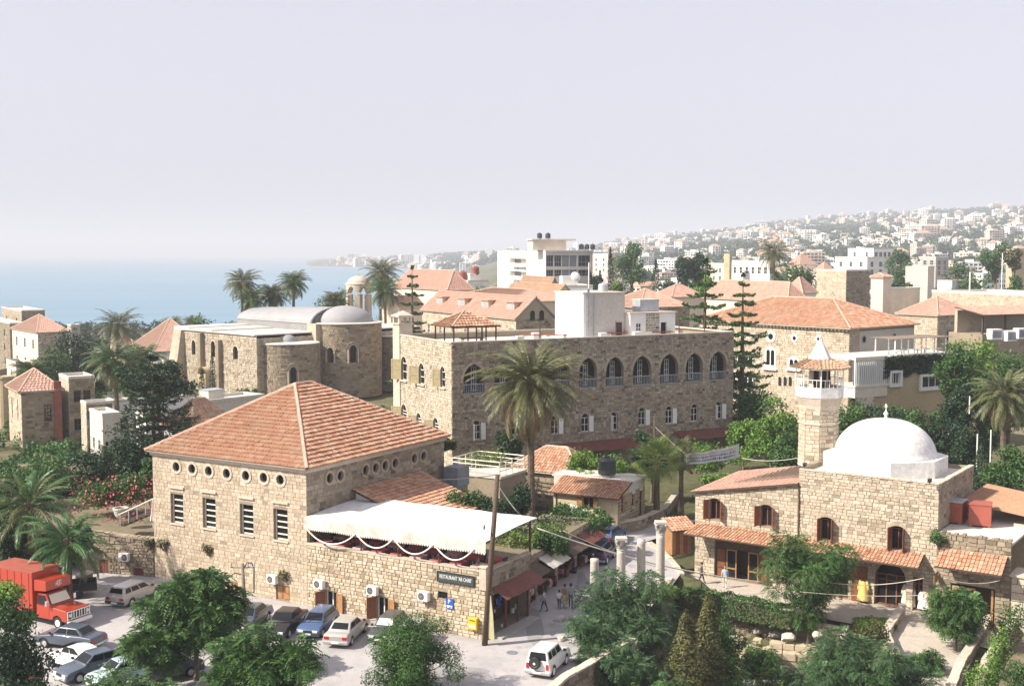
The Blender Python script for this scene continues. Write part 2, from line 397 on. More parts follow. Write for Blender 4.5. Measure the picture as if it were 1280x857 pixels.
def haze():
 m=bpy.data.materials.new('haze'); m.use_nodes=True; nt=m.node_tree
 nt.nodes.remove(nt.nodes['Principled BSDF'])
 v=nt.nodes.new('ShaderNodeVolumePrincipled'); v.inputs['Density'].default_value=HAZE_D
 v.inputs['Color'].default_value=(0.87,0.915,1.0,1); v.inputs['Anisotropy'].default_value=0.0
 nt.links.new(v.outputs[0],nt.nodes['Material Output'].inputs['Volume'])
 mb=MB(); mb.box(-16500,9500,-300,21500,-24,215)
 o=mb.obj('haze',m,kind='stuff'); return tag(o,None,None)
HAZE_D=0.00025
haze()
# ================================================================== BUILDING HELPERS
class Frame:
 """a building's own axes: origin at the near corner, x along the right-hand face, y along the left-hand face"""
 def __init__(s,corner,u_angle):           # u_angle: bearing of the right-hand face, degrees from straight ahead
  s.o=Vector((corner[0],corner[1],corner[2] if len(corner) > 2 else 0.0)); a=R(u_angle)
  s.ux=Vector((math.sin(a),math.cos(a),0)); s.uy=Vector((-math.cos(a),math.sin(a),0)); s.rot=math.pi/2 - a
 def W(s,x,y,z=0): return s.o+s.ux*x+s.uy*y+Vector((0,0,z))
 def xR(s,px,z=5,y=0): return along(s.W(0,y,z),s.ux,px)
 def yL(s,px,z=5,x=0): return along(s.W(x,0,z),s.uy,px)
 def zP(s,x,y,py):
  w=s.W(x,y); return z_at(w.x,w.y,py) - s.o.z
 def at(s,px,py,z):                        # local point on the level z seen at a pixel
  p=at_z(px,py,z+s.o.z) - s.o; return (p.dot(s.ux),p.dot(s.uy))
 def thing(s,name,label,cat,group=None): return thing(name,label,cat,s.o,s.rot,group)
 def R(s,y=0.0): return lambda u,v,d=0.0: (u,y - d,v)      # right-hand face (outward -y)
 def L(s,x=0.0): return lambda u,v,d=0.0: (x - d,u,v)      # left-hand face (outward -x)
 def hR(s,x0,y0,x1,y1,y=0.0,**k):       # an opening on the right face from its pixel box
  zm=k.pop('zm',6.0); a=s.xR(x0,zm,y); b=s.xR(x1,zm,y)
  return hole(min(a,b),max(a,b),s.zP((a+b)/2,y,y1),s.zP((a+b)/2,y,y0),**k)
 def hL(s,x0,y0,x1,y1,x=0.0,**k):
  zm=k.pop('zm',6.0); a=s.yL(x0,zm,x); b=s.yL(x1,zm,x)
  return hole(min(a,b),max(a,b),s.zP(x,(a+b)/2,y1),s.zP(x,(a+b)/2,y0),**k)

def hole(u0,u1,z0,z1,arch=None,depth=0.35,**k):
 h=dict(u0=u0,u1=u1,z0=z0,z1=z1,arch=arch,depth=depth); h.update(k); return h
def arch_pts(h,n=12):
 """outline of an opening, counter-clockwise from its lower left corner"""
 u0,u1,z0,z1=h['u0'],h['u1'],h['z0'],h['z1']; w=(u1 - u0)/2; c=(u0+u1)/2
 a=h['arch']
 if a is None: return [(u0,z0),(u1,z0),(u1,z1),(u0,z1)]
 if a == 'circle':
  rz=(z1 - z0)/2; cz=(z0+z1)/2
  return [(c+w*math.cos(t),cz+rz*math.sin(t)) for t in [2*math.pi*i/(2*n) for i in range(2*n)]]
 if a == 'round':
  rise=min(w,(z1 - z0)*0.7)
  top=[(c+w*math.cos(t),z1 - rise+rise*math.sin(t)) for t in [math.pi*i/n for i in range(n+1)]]
 elif a == 'seg':
  rise=w*0.45
  top=[(c+w*math.cos(t),z1 - rise+rise*math.sin(t)) for t in [math.pi*i/n for i in range(n+1)]]
 else:                                            # pointed
  rise=min(w*1.3,(z1 - z0)*0.75); top=[]
  rr=(w*w+rise*rise)/(2*w)
  for i in range(n // 2+1):
   z=rise*math.sin(math.pi/2*i/(n // 2)); x=w - rr+math.sqrt(max(0,rr*rr - z*z)); top.append((c+x,z1 - rise+z))
  top += [(2*c - x,z) for x,z in top[-2::-1]]
 return [(u0,z0),(u1,z0)]+top
def extent_at(h,v0,v1):
 pts=arch_pts(h); n=len(pts); lo,hi=1e9,-1e9
 if v1 <= h['z0'] or v0 >= h['z1']: return None
 for v in (max(v0,h['z0']+1e-3),(max(v0,h['z0'])+min(v1,h['z1']))/2,min(v1,h['z1'] - 1e-3)):
  for i in range(n):
   (a,b),(c,d)=pts[i],pts[(i+1) % n]
   if (b - v)*(d - v) <= 0 and b != d:
    u=a+(c - a)*(v - b)/(d - b); lo=min(lo,u); hi=max(hi,u)
 return (lo,hi) if hi > lo else None
def wall_back(mb,P,u0,u1,z0,z1,holes,mi=0,d=0.0):
 """the wall itself, open where its windows and doors are, with the reveals of the openings"""
 us=sorted({u0,u1} | {min(max(x,u0),u1) for h in holes for x in (h['u0'],h['u1'])})
 vs=sorted({z0,z1} | {min(max(x,z0),z1) for h in holes for x in (h['z0'],h['z1'])})
 for i in range(len(us) - 1):
  for j in range(len(vs) - 1):
   cu,cv=(us[i]+us[i+1])/2,(vs[j]+vs[j+1])/2
   if any(h['u0'] < cu < h['u1'] and h['z0'] < cv < h['z1'] for h in holes): continue
   mb.quad(P(us[i],vs[j],d),P(us[i+1],vs[j],d),P(us[i+1],vs[j+1],d),P(us[i],vs[j+1],d),mi)
 for h in holes:
  pts=arch_pts(h); n=len(pts)
  for i in range(n):
   a,b=pts[i],pts[(i+1) % n]
   mb.quad(P(*a,d),P(*b,d),P(*b,d - h['depth']),P(*a,d - h['depth']),mi)
  if h['arch'] == 'circle':
   cz=(h['z0']+h['z1'])/2
   for i in range(n):
    a,b=pts[i],pts[(i+1) % n]; zt=h['z1'] if (a[1]+b[1])/2 > cz else h['z0']
    mb.quad(P(a[0],a[1],d),P(b[0],b[1],d),P(b[0],zt,d),P(a[0],zt,d),mi)
  elif h['arch']:
   for i in range(2,n - 1):
    a,b=pts[i],pts[i+1]
    mb.quad(P(a[0],a[1],d),P(b[0],b[1],d),P(b[0],h['z1'],d),P(a[0],h['z1'],d),mi)
def stones(mb,P,u0,u1,z0,z1,holes=(),ln=0.55,ht=0.3,out=0.05,gap=0.018,rng=None,top=None,mi=0,quoin=True,rough=1.0,miss=0.015):
 """courses of separate stones standing proud of the wall, each with edges and a depth of its own"""
 rng=rng or random; z=z0; k=0
 while z < z1 - 0.05:
  h=ht*rng.uniform(0.85,1.2)
  if z+h > z1 - ht*0.4: h=z1 - z
  spans=[(u0,u1)]
  for o in holes:
   pad=o.get('pad',0.0); e=extent_at(o,z+gap,z+h - gap)
   if e is None: continue
   e=(e[0] - pad,e[1]+pad); new=[]
   for a,b in spans:
    if e[1] <= a or e[0] >= b: new.append((a,b)); continue
    if e[0] - a > 0.06: new.append((a,e[0]))
    if b - e[1] > 0.06: new.append((e[1],b))
   spans=new
  for a,b in spans:
   u=a; first=True
   while u < b - 0.02:
    w=ln*rng.uniform(0.6,1.55)
    if first and quoin: w=ln*(1.3 if k % 2 else 0.8)
    if u+w > b - ln*0.45: w=b - u
    first=False
    if rng.random() > miss and (top is None or z+h <= top(u+w/2)):
     d=out*rng.uniform(0.35,1.0) if rng.random() > 0.06 else out*0.1
     j=lambda: rng.uniform(-0.012,0.012)*rough
     g=gap; f=min(0.02,h*0.12)
     A=[(u+g+j(),z+g+j()),(u+w - g+j(),z+g+j()),(u+w - g+j(),z+h - g+j()),(u+g+j(),z+h - g+j())]
     C=[(A[0][0]+f,A[0][1]+f),(A[1][0] - f,A[1][1]+f),(A[2][0] - f,A[2][1] - f),(A[3][0]+f,A[3][1] - f)]
     vs=[P(x,y,-0.01) for x,y in A]+[P(x,y,d*rng.uniform(0.8,1.2)) for x,y in C]
     mb.add(vs,[(4,5,6,7),(0,1,5,4),(1,2,6,5),(2,3,7,6),(3,0,4,7)],mi)
    u += w
  z += h; k += 1
def voussoirs(mb,P,h,width=0.28,out=0.07,n=11,jamb=True,mi=0,depth=0.05):
 """a ring of wedge stones round an opening"""
 pts=arch_pts(h,12); c=((h['u0']+h['u1'])/2,h['z1'] - (h['u1'] - h['u0'])/2 if h['arch'] != 'circle' else (h['z0']+h['z1'])/2)
 ring=pts[2:] if h['arch'] in ('round','pointed','seg') else (pts+[pts[0]] if h['arch'] == 'circle' else None)
 if ring is None: return
 m=len(ring) - 1; per=max(1,round(m/n)); i=0
 while i < m:
  j=min(m,i+per); a,b=ring[i],ring[j]
  def outw(p):
   dx,dz=p[0] - c[0],p[1] - c[1]; l=math.hypot(dx,dz) or 1; return (p[0]+dx/l*width,p[1]+dz/l*width)
  q=[a,outw(a),outw(b),b]
  sh=0.012; cx=sum(p[0] for p in q)/4; cz=sum(p[1] for p in q)/4
  q=[(x+(cx - x)*sh*4,z+(cz - z)*sh*4) for x,z in q]
  vs=[P(x,z,-0.02) for x,z in q]+[P(x,z,out*random.uniform(0.85,1.1)) for x,z in q]
  mb.add(vs,[(4,5,6,7),(0,1,5,4),(1,2,6,5),(2,3,7,6),(3,0,4,7)],mi); i=j
def facade(parent,P,u0,u1,z0,z1,holes,mat_back,mat_stone,name='wall',rng=None,ring=None,back=True,**k):
 mb=MB(); wall_back(mb,P,u0,u1,z0,z1,holes)
 w=mb.obj(name,mat_back,parent,fix=False)
 if mat_stone is not None:
  ms=MB(); stones(ms,P,u0,u1,z0,z1,holes,rng=rng or random.Random(len(holes)*7+int(u1*10)),**k)
  ms.obj('stone_facing',mat_stone,w,kind='stuff')
 if ring:
  for h in holes:
   if h['arch'] and not h.get('noring'):
    mv=MB(); voussoirs(mv,P,h,width=h.get('ringw',0.25)); mv.obj('arch_surround' if h['arch'] != 'circle' else 'round_surround',ring,w)
 return w
def rect_bars(mb,P,u0,u1,z0,z1,d,t=0.07,th=0.05,cols=(0.5,),rows=(0.33,0.66),mi=0):
 def bar(a0,a1,b0,b1):
  pts=[P(a0,b0,d),P(a1,b0,d),P(a1,b1,d),P(a0,b1,d)]; top=[P(a0,b0,d+th),P(a1,b0,d+th),P(a1,b1,d+th),P(a0,b1,d+th)]
  mb.add(pts+top,[(4,5,6,7),(0,1,5,4),(1,2,6,5),(2,3,7,6),(3,0,4,7)],mi)
 bar(u0,u0+t,z0,z1); bar(u1 - t,u1,z0,z1); bar(u0+t,u1 - t,z0,z0+t); bar(u0+t,u1 - t,z1 - t,z1)
 for c in cols:
  x=u0+(u1 - u0)*c; bar(x - t/2,x+t/2,z0+t,z1 - t)
 for r in rows:
  x=z0+(z1 - z0)*r; bar(u0+t,u1 - t,x - t/2+0.001,x+t/2)
def window(parent,P,h,frame='paint_w',cols=(0.5,),rows=(0.4,),inset=None,t=0.07,glass='glass',name='window'):
 d=-(inset if inset is not None else h['depth']*0.8)
 zt=h['z1']
 mb=MB()
 if h['arch'] in ('round','pointed','seg'):
  zt=arch_pts(h)[2][1]; rect_bars(mb,P,h['u0'],h['u1'],h['z0'],zt,d,t,cols=cols,rows=rows)
  ap=arch_pts(h)[2:]
  for a,b in zip(ap,ap[1:]):
   cx=(h['u0']+h['u1'])/2; f=lambda p: (cx+(p[0] - cx)*0.82,zt+(p[1] - zt)*0.86)
   mb.quad(P(*a,d+0.05),P(*b,d+0.05),P(*f(b),d+0.05),P(*f(a),d+0.05))
 elif h['arch'] == 'circle':
  ap=arch_pts(h); ap.append(ap[0]); cx,cz=(h['u0']+h['u1'])/2,(h['z0']+h['z1'])/2
  for a,b in zip(ap,ap[1:]):
   f=lambda p: (cx+(p[0] - cx)*0.86,cz+(p[1] - cz)*0.86)
   mb.quad(P(*a,d+0.05),P(*b,d+0.05),P(*f(b),d+0.05),P(*f(a),d+0.05))
 else: rect_bars(mb,P,h['u0'],h['u1'],h['z0'],zt,d,t,cols=cols,rows=rows)
 w=mb.obj(name,M[frame],parent)
 mg=MB(); mg.poly([P(x,z,d+0.01) for x,z in arch_pts(h)]); mg.obj('pane',M[glass],w,fix=False)
 return w
def slab(mb,P,u0,u1,z0,z1,d0,d1,mi=0):       # a block lying on a wall face
 a=[P(u0,z0,d0),P(u1,z0,d0),P(u1,z1,d0),P(u0,z1,d0)]; b=[P(u0,z0,d1),P(u1,z0,d1),P(u1,z1,d1),P(u0,z1,d1)]
 mb.add(a+b,[(3,2,1,0),(4,5,6,7),(0,1,5,4),(1,2,6,5),(2,3,7,6),(3,0,4,7)],mi)
def shutter(parent,P,u,z0,z1,w,mat,ang=80,side=1,louvre=False,arch=False):
 """a leaf hinged at u, opened by ang degrees (180 lies flat on the wall beside the opening); side +1 swings towards larger u"""
 a=R(ang); du,dd=-math.cos(a)*side*w,math.sin(a)*w; tn=0.05
 nx,nd=-math.sin(a)*side*tn,-math.cos(a)*tn*1.0
 mb=MB()
 def pt(s,z,o): return P(u+du*s+nx*o,z,0.03+dd*s+abs(nd)*o)
 q=lambda s0,s1,za,zb,o0,o1: mb.add([pt(s0,za,o0),pt(s1,za,o0),pt(s1,zb,o0),pt(s0,zb,o0),pt(s0,za,o1),pt(s1,za,o1),pt(s1,zb,o1),pt(s0,zb,o1)],
  [(3,2,1,0),(4,5,6,7),(0,1,5,4),(1,2,6,5),(2,3,7,6),(3,0,4,7)])
 q(0,1,z0,z1,0,0.6)
 q(0,0.14,z0,z1,0.6,1); q(0.86,1,z0,z1,0.6,1)
 for f in (0.0,0.46,0.93): q(0.14,0.86,z0+(z1 - z0)*f,z0+(z1 - z0)*(f+0.07),0.6,1)
 return mb.obj('shutter',M[mat],parent)

# ------------------------------------------------------------------ tiled roofs
def tile_slope(mb,A,B,C,D,rh=0.42,tw=0.3,lift=0.05,rng=None,mi=0,over=0.04,curve=0.045):
 """rows of separate roof tiles on the slope A-B (eave), D over A, C over B (C == D: a triangle)"""
 rng=rng or random.Random(5)
 A,B,C,D=Vector(A),Vector(B),Vector(C),Vector(D)
 e=(B - A); L=e.length; e=e/L
 n=e.cross(((C+D)/2 - (A+B)/2)).normalized()
 if n.z < 0: n=-n
 s=n.cross(e).normalized()
 if s.z < 0: s=-s
 H=(D - A).dot(s); aD=(D - A).dot(e); bC=(C - A).dot(e)
 k=0; z=0.0
 while z < H - rh*0.3:
  z1=min(H,z+rh*1.08); t=z/H; t1=z1/H; tm=min(1,(z+rh*0.5)/H)
  u0=aD*tm; u1=L+(bC - L)*tm
  m=max(1,int((u1 - u0)/tw+0.5)); w=(u1 - u0)/m if u1 > u0 else tw
  for i in range(m):
   if u1 - u0 < tw*0.4: break
   x=u0+i*w; dz=rng.uniform(-0.008,0.012); hl=lift*rng.uniform(0.8,1.3); sk=rng.uniform(-0.012,0.012)
   prof=((0.0,0.0),(0.55,0.0),(0.74,curve),(0.96,curve))
   vs=[]
   for zz,hh in ((z - over,hl),(z1,0.012)):
    for f,c in prof: vs.append(A+e*(x+w*f+(sk if zz < z else 0))+s*(zz+dz)+n*(hh+c))
   for f,c in prof: vs.append(A+e*(x+w*f)+s*(z - over+dz+0.015)+n*0.0)
   mb.add(vs,[(0,1,5,4),(1,2,6,5),(2,3,7,6),(8,9,1,0),(9,10,2,1),(10,11,3,2)],mi)
  z += rh; k += 1
def ridge_caps(mb,a,b,r=0.13,step=0.45,mi=0,rng=None):
 rng=rng or random.Random(3); a,b=Vector(a),Vector(b); L=(b - a).length; n=max(1,int(L/step)); d=(b - a)/n
 for i in range(n):
  p=a+d*i; q=a+d*(i+1.06); j=Vector((rng.uniform(-.01,.01),rng.uniform(-.01,.01),rng.uniform(0,.015)))
  mb.tube([p+j,q+j],[r*1.12,r*0.95],6,mi,cap=False)
def hip_roof(parent,x0,x1,y0,y1,ze,r0,r1,mat='tile',rh=0.42,tw=0.3,ridge='ridge',soffit='trim',th=0.14,faces='RLNF',rr=0.13,lift=0.05,curve=0.045,caps=True,rng=None):
 """hip roof in a building's axes; eaves at x0..x1, y0..y1, height ze; r0, r1 the two ends of the ridge"""
 a,b,c,d=(x0,y0,ze),(x1,y0,ze),(x1,y1,ze),(x0,y1,ze)
 along_y=abs(r1[1] - r0[1]) > abs(r1[0] - r0[0])
 mb=MB()
 if along_y: sl=dict(R=(a,b,r0,r0),N=(b,c,r1,r0),F=(c,d,r1,r1),L=(d,a,r0,r1)); hips=[(a,r0),(b,r0),(c,r1),(d,r1),(r0,r1)]
 else: sl=dict(R=(a,b,r1,r0),N=(b,c,r1,r1),F=(c,d,r0,r1),L=(d,a,r0,r0)); hips=[(a,r0),(d,r0),(b,r1),(c,r1),(r0,r1)]
 dn=lambda p: (p[0],p[1],p[2] - 0.03)
 for q in sl.values():
  pts=[dn(p) for p in q]
  mb.poly(pts if q[2] != q[3] else pts[:3])
 lo=[(p[0],p[1],ze - th) for p in (a,b,c,d)]; up=[dn(p) for p in (a,b,c,d)]
 for i in range(4): mb.quad(lo[i],lo[(i+1) % 4],up[(i+1) % 4],up[i])
 mb.poly(lo[::-1])
 ro=mb.obj('roof',M[soffit],parent)
 mt=MB(); rng=rng or random.Random(11)
 for f in faces: tile_slope(mt,*sl[f],rh=rh,tw=tw,lift=lift,curve=curve,rng=rng)
 mt.obj('roof_tiles',M[mat],ro,kind='stuff',fix=False)
 if caps:
  mr=MB()
  for p,q in hips: ridge_caps(mr,p,q,rr)
  mr.obj('ridge_tiles',M[ridge],ro,kind='stuff')
 return ro
def shed_roof(parent,A,B,C,D,mat='tile',th=0.1,rh=0.36,tw=0.28,soffit='wood_dk',name='roof',lift=0.05,curve=0.045,rng=None):
 """a single slope: A-B the eave, D above A, C above B"""
 A,B,C,D=map(Vector,(A,B,C,D)); dn=Vector((0,0,-th)); sm=Vector((0,0,-0.02))
 mb=MB(); mb.hexa([A+dn,B+dn,C+dn,D+dn],[A+sm,B+sm,C+sm,D+sm])
 ro=mb.obj(name,M[soffit],parent)
 mt=MB(); tile_slope(mt,A,B,C,D,rh=rh,tw=tw,lift=lift,curve=curve,rng=rng or random.Random(8)); mt.obj('roof_tiles',M[mat],ro,kind='stuff',fix=False)
 return ro
def gable_roof(parent,x0,x1,y0,y1,ze,zr,axis='x',mat='tile_far',rh=0.6,tw=0.5,over=0.3,**k):
 """gable roof with its ridge along the given axis"""
 if axis == 'x':
  ym=(y0+y1)/2; s1=((x0,y0,ze),(x1,y0,ze),(x1,ym,zr),(x0,ym,zr)); s2=((x1,y1,ze),(x0,y1,ze),(x0,ym,zr),(x1,ym,zr)); rg=((x0,ym,zr),(x1,ym,zr))
 else:
  xm=(x0+x1)/2; s1=((x0,y1,ze),(x0,y0,ze),(xm,y0,zr),(xm,y1,zr)); s2=((x1,y0,ze),(x1,y1,ze),(xm,y1,zr),(xm,y0,zr)); rg=((xm,y0,zr),(xm,y1,zr))
 mb=MB()
 for q in (s1,s2):
  q=[Vector(p) for p in q]; mb.hexa([p+Vector((0,0,-0.14)) for p in q],[p+Vector((0,0,-0.02)) for p in q])
 ro=mb.obj('roof',M['trim'],parent); mt=MB()
 for q in (s1,s2): tile_slope(mt,*q,rh=rh,tw=tw,**k)
 ridge_caps(mt,*rg); mt.obj('roof_tiles',M[mat],ro,kind='stuff',fix=False)
 return ro
# ================================================================== PLANTS
def unit_rows(a): return a/np.maximum(1e-9,np.linalg.norm(a,axis=1,keepdims=True))
def leaf_quads(rs,pts,nrm,size,aspect=0.5,up=0.3,jitter=0.6,droop=0.0):
 """one diamond leaf for every point: (V, Q)"""
 n=len(pts); d=unit_rows(nrm*(1 - jitter)+rs.normal(size=(n,3))*jitter+np.array([0,0,up]))
 t=unit_rows(np.cross(d,rs.normal(size=(n,3)))); t[:,2] -= droop; t=unit_rows(t)
 b=unit_rows(np.cross(d,t)); s=size*rs.uniform(0.6,1.35,size=(n,1))
 V=np.stack([pts - t*s*0.5,pts+b*s*aspect*0.5+d*s*0.08,pts+t*s*0.5,pts - b*s*aspect*0.5+d*s*0.08],axis=1).reshape(-1,3)
 return V,np.arange(4*n).reshape(-1,4)
def blob_points(rs,blobs,n,shell=0.55):
 """points spread through ellipsoid clumps, denser towards their skins"""
 w=np.array([b[3]*b[4]+b[4]*b[5]+b[3]*b[5] for b in blobs]); w=w/w.sum()
 idx=rs.choice(len(blobs),size=n,p=w); B=np.array(blobs)[idx]
 d=unit_rows(rs.normal(size=(n,3))); r=shell+(1 - shell)*rs.uniform(size=(n,1)) ** 0.7; r=r*(1+0.16*rs.normal(size=(n,1)))
 return B[:,:3]+d*r*B[:,3:6],unit_rows(d/B[:,3:6])
def crown_blobs(rs,rx,ry,rz,cz,n,size=0.45,flat=0.8):
 out=[]
 for i in range(n):
  d=rs.normal(size=3); d /= np.linalg.norm(d); r=rs.uniform(0.25,0.86); k=size*rs.uniform(0.7,1.3)
  m=(rx+ry+rz)/3
  out.append((d[0]*rx*r,d[1]*ry*r,cz+d[2]*rz*r,m*k,m*k,m*k*flat))
 return out
def spray_quads(rs,pts,nrm,L=0.5,pairs=6,leaf=0.17,aspect=0.34,droop=0.35):
 """feathered leaves: a drooping stalk with pairs of leaflets, one at every point"""
 n=len(pts); up=np.array([0,0,1.0])
 d=unit_rows(nrm*[1,1,0.45]+rs.normal(size=(n,3))*0.55)
 side=unit_rows(np.cross(d,up+rs.normal(size=(n,3))*0.15)); Vs=[]
 sc=rs.uniform(0.7,1.3,size=(n,1))
 for k in range(pairs):
  f=(k+0.7)/pairs; base=pts+d*L*f*sc - up*(droop*L*f*f*1.3)*sc
  for sgn in (-1,1):
   out=unit_rows(side*sgn+d*0.55 - up*(0.25+0.3*f)+rs.normal(size=(n,3))*0.12); w=unit_rows(np.cross(out,np.cross(side,d))+1e-6)
   l=leaf*(1.15 - 0.5*abs(f - 0.45))*sc
   mid=base+out*l*0.5
   Vs.append(np.stack([base,mid+w*l*aspect*0.5,base+out*l,mid - w*l*aspect*0.5],axis=1))
 V=np.stack(Vs,axis=1).reshape(-1,3)
 return V,np.arange(len(V)).reshape(-1,4)
def limbs(mb,rs,base,top,blobs,r,lean=(0,0),n=6,twigs=True):
 b=Vector(base); t=Vector(top); mid=b.lerp(t,0.5)+Vector((rs.uniform(-.15,.15),rs.uniform(-.15,.15),0))*(t - b).length*0.3
 mb.tube([b - Vector((0,0,0.1)),b+(mid - b)*0.15,mid,t],[r*1.35,r,r*0.85,r*0.62],8)
 for q in blobs:
  c=Vector(q[:3]); k=c.lerp(t,0.45)+Vector((0,0,-0.12*(c - t).length)); st=mid.lerp(t,rs.uniform(0.5,1.0))
  mb.tube([st,k,c],[r*0.42,r*0.26,r*0.1],5)
def tree(name,label,cat,x,y,z0,h,rx,ry,rz,leaf='lf_mid',n=5000,size=0.25,blobs=16,bsize=0.42,kind='leaf',seed=1,trunk_r=None,bark='bark',group=None,cz=None,flat=0.8,aspect=0.5,lean=(0,0),shell=0.5,up=0.4,droop=0.35,spL=0.5,spleaf=0.17,pairs=6):
 rs=np.random.RandomState(seed); t=thing(name,label,cat,(x,y,z0),0,group)
 cz=cz if cz is not None else h - rz
 bl=[(b[0]+lean[0],b[1]+lean[1])+tuple(b[2:]) for b in crown_blobs(rs,rx,ry,rz,cz,blobs,bsize,flat)]
 mb=MB(); tr=trunk_r or max(0.06,h*0.022)
 limbs(mb,rs,(0,0,0),(lean[0]*0.7,lean[1]*0.7,max(h*0.3,cz - rz*0.35)),bl,tr); mb.obj('trunk',M[bark],t,smooth=True)
 pts,nr=blob_points(rs,bl,n,shell)
 pts[:,2] *= (h - .1)/np.percentile(pts[:,2],99.5)
 keep=pts[:,2] > 0.15; pts,nr=pts[keep],nr[keep]
 V,Q=spray_quads(rs,pts,nr,spL,pairs,spleaf,droop=droop) if kind == 'spray' else leaf_quads(rs,pts,nr,size,aspect,up)
 link_mesh('crown',arrays_mesh('crown',V,Q,[M[leaf]]),t)
 return t
def shrub(name,label,cat,x,y,z0,rx,ry,h,leaf='lf_mid',n=1500,size=0.18,blobs=8,seed=1,group=None,kind='leaf',flowers=None,nf=0,aspect=0.5,up=0.4,rot=0.0):
 rs=np.random.RandomState(seed); t=thing(name,label,cat,(x,y,z0),rot,group)
 bl=[]
 for i in range(blobs):
  a=rs.uniform(0,6.283); r=math.sqrt(rs.uniform(0,0.75)); k=rs.uniform(0.5,0.9)
  bl.append((math.cos(a)*rx*r,math.sin(a)*ry*r,h*(0.3+0.35*rs.uniform()),min(rx,1.5*h)*0.42*k+0.05,min(ry,1.5*h)*0.42*k+0.05,h*0.42*k+0.05))
 pts,nr=blob_points(rs,bl,n,0.5); keep=pts[:,2] > 0.0; pts,nr=pts[keep],nr[keep]
 V,Q=spray_quads(rs,pts,nr,size*2.5,5,size) if kind == 'spray' else leaf_quads(rs,pts,nr,size,aspect,up)
 link_mesh('foliage',arrays_mesh('foliage',V,Q,[M[leaf]]),t)
 mb=MB()
 for b in bl: mb.tube([(b[0]*0.25,b[1]*0.25,-0.05),(b[0]*0.7,b[1]*0.7,b[2]*0.6),b[:3]],[0.045,0.03,0.012],5)
 mb.obj('stems',M['bark'],t)
 if flowers:
  p2,n2=blob_points(rs,bl,nf,0.95); kp=p2[:,2] > h*0.2; V,Q=leaf_quads(rs,p2[kp],n2[kp],0.2,0.9,0.4)
  link_mesh('flowers',arrays_mesh('flowers',V,Q,[M[flowers]]),t,kind='stuff')
 return t
def hedge(name,label,cat,path,w,h,z0,leaf='lf_mid',n=3000,size=0.14,seed=2,group=None,kind=None):
 """a clipped hedge along a path of (x, y) points"""
 rs=np.random.RandomState(seed); P0=Vector((*path[0],z0)); pts=[]; nr=[]
 segs=[(Vector((*a,0)),Vector((*b,0))) for a,b in zip(path,path[1:])]; tot=sum((b - a).length for a,b in segs)
 for a,b in segs:
  k=int(n*(b - a).length/tot); d=(b - a); s=Vector((-d.y,d.x,0)).normalized()
  f=rs.uniform(size=k); face=rs.choice(4,size=k,p=[0.3,0.45,0.15,0.1]); o=rs.uniform(-1,1,size=k); v=rs.uniform(0,1,size=k)
  wob=0.08*np.sin(f*d.length*2.3+seed)+0.05*np.sin(f*d.length*6.1)
  off=np.where(face == 0,-w/2,np.where(face == 2,w/2,o*w/2)); zz=np.where(face == 1,h+wob,np.where(face == 3,v*h,v*h))
  p=np.stack([a.x+d.x*f+s.x*off,a.y+d.y*f+s.y*off,zz+rs.normal(size=k)*0.04],axis=1) - np.array([P0.x,P0.y,0])
  p[:,:2] += rs.normal(size=(k,2))*0.05
  nn=np.zeros((k,3)); nn[face == 0]=(-s.x,-s.y,0); nn[face == 2]=(s.x,s.y,0); nn[face == 1]=(0,0,1); nn[face == 3]=(0,0,1)
  pts.append(p); nr.append(nn)
 V,Q=leaf_quads(rs,np.concatenate(pts),np.concatenate(nr),size,0.6,0.2,0.55)
 t=thing(name,label,cat,P0,0,group); link_mesh('foliage',arrays_mesh('foliage',V,Q,[M[leaf]]),t)
 mb=MB()
 for a,b in segs:
  d=(b - a); s=Vector((-d.y,d.x,0)).normalized()*(w*0.3)
  q=[a - s,b - s,b+s,a+s]; q=[p - Vector((P0.x,P0.y,0)) for p in q]
  mb.hexa(q,[p+Vector((0,0,h*0.72)) for p in q])
 mb.obj('stems',M['bark'],t)
 return t
# ---- palms
FROND={}
def frond_mesh(key,L=3.0,sag=1.0,pairs=26,leaf=0.42,mat='palm',seed=1,wid=0.062,vee=0.5):
 if key in FROND: return FROND[key]
 rs=np.random.RandomState(seed); k=14; cur=[]
 for i in range(k+1):
  f=i/k; cur.append(Vector((L*(f - 0.12*sag*f ** 3),0.0,-sag*L*0.30*f ** 2.3)))
 mb=MB(); mb.tube(cur,[0.045*(1 - 0.85*i/k) for i in range(k+1)],4)
 for i in range(pairs):
  f=0.14+0.86*(i+0.5)/pairs; q=f*k; j=min(k - 1,int(q)); p=cur[j].lerp(cur[j+1],q - j); d=(cur[j+1] - cur[j]).normalized()
  l=leaf*(0.55+0.75*math.sin(math.pi*min(1,f*0.9+0.1)) ** 0.8)*rs.uniform(0.85,1.15)
  for sg in (-1,1):
   o=Vector((0.62+0.5*f,sg*(1.0 - 0.4*f),vee - 0.5*f+rs.uniform(-0.2,0.2))); o=(d*o.x+Vector((0,o.y,0))+d.cross(Vector((0,-1,0)))*o.z).normalized()
   tip=p+o*l - Vector((0,0,l*0.22)); m=p+o*l*0.5 ; w=d*wid
   mb.add([p - w*0.4,m - w,tip,m+w,p+w*0.4],[(0,1,2,3,4)])
 FROND[key]=mb.mesh('frond',M[mat]); return FROND[key]
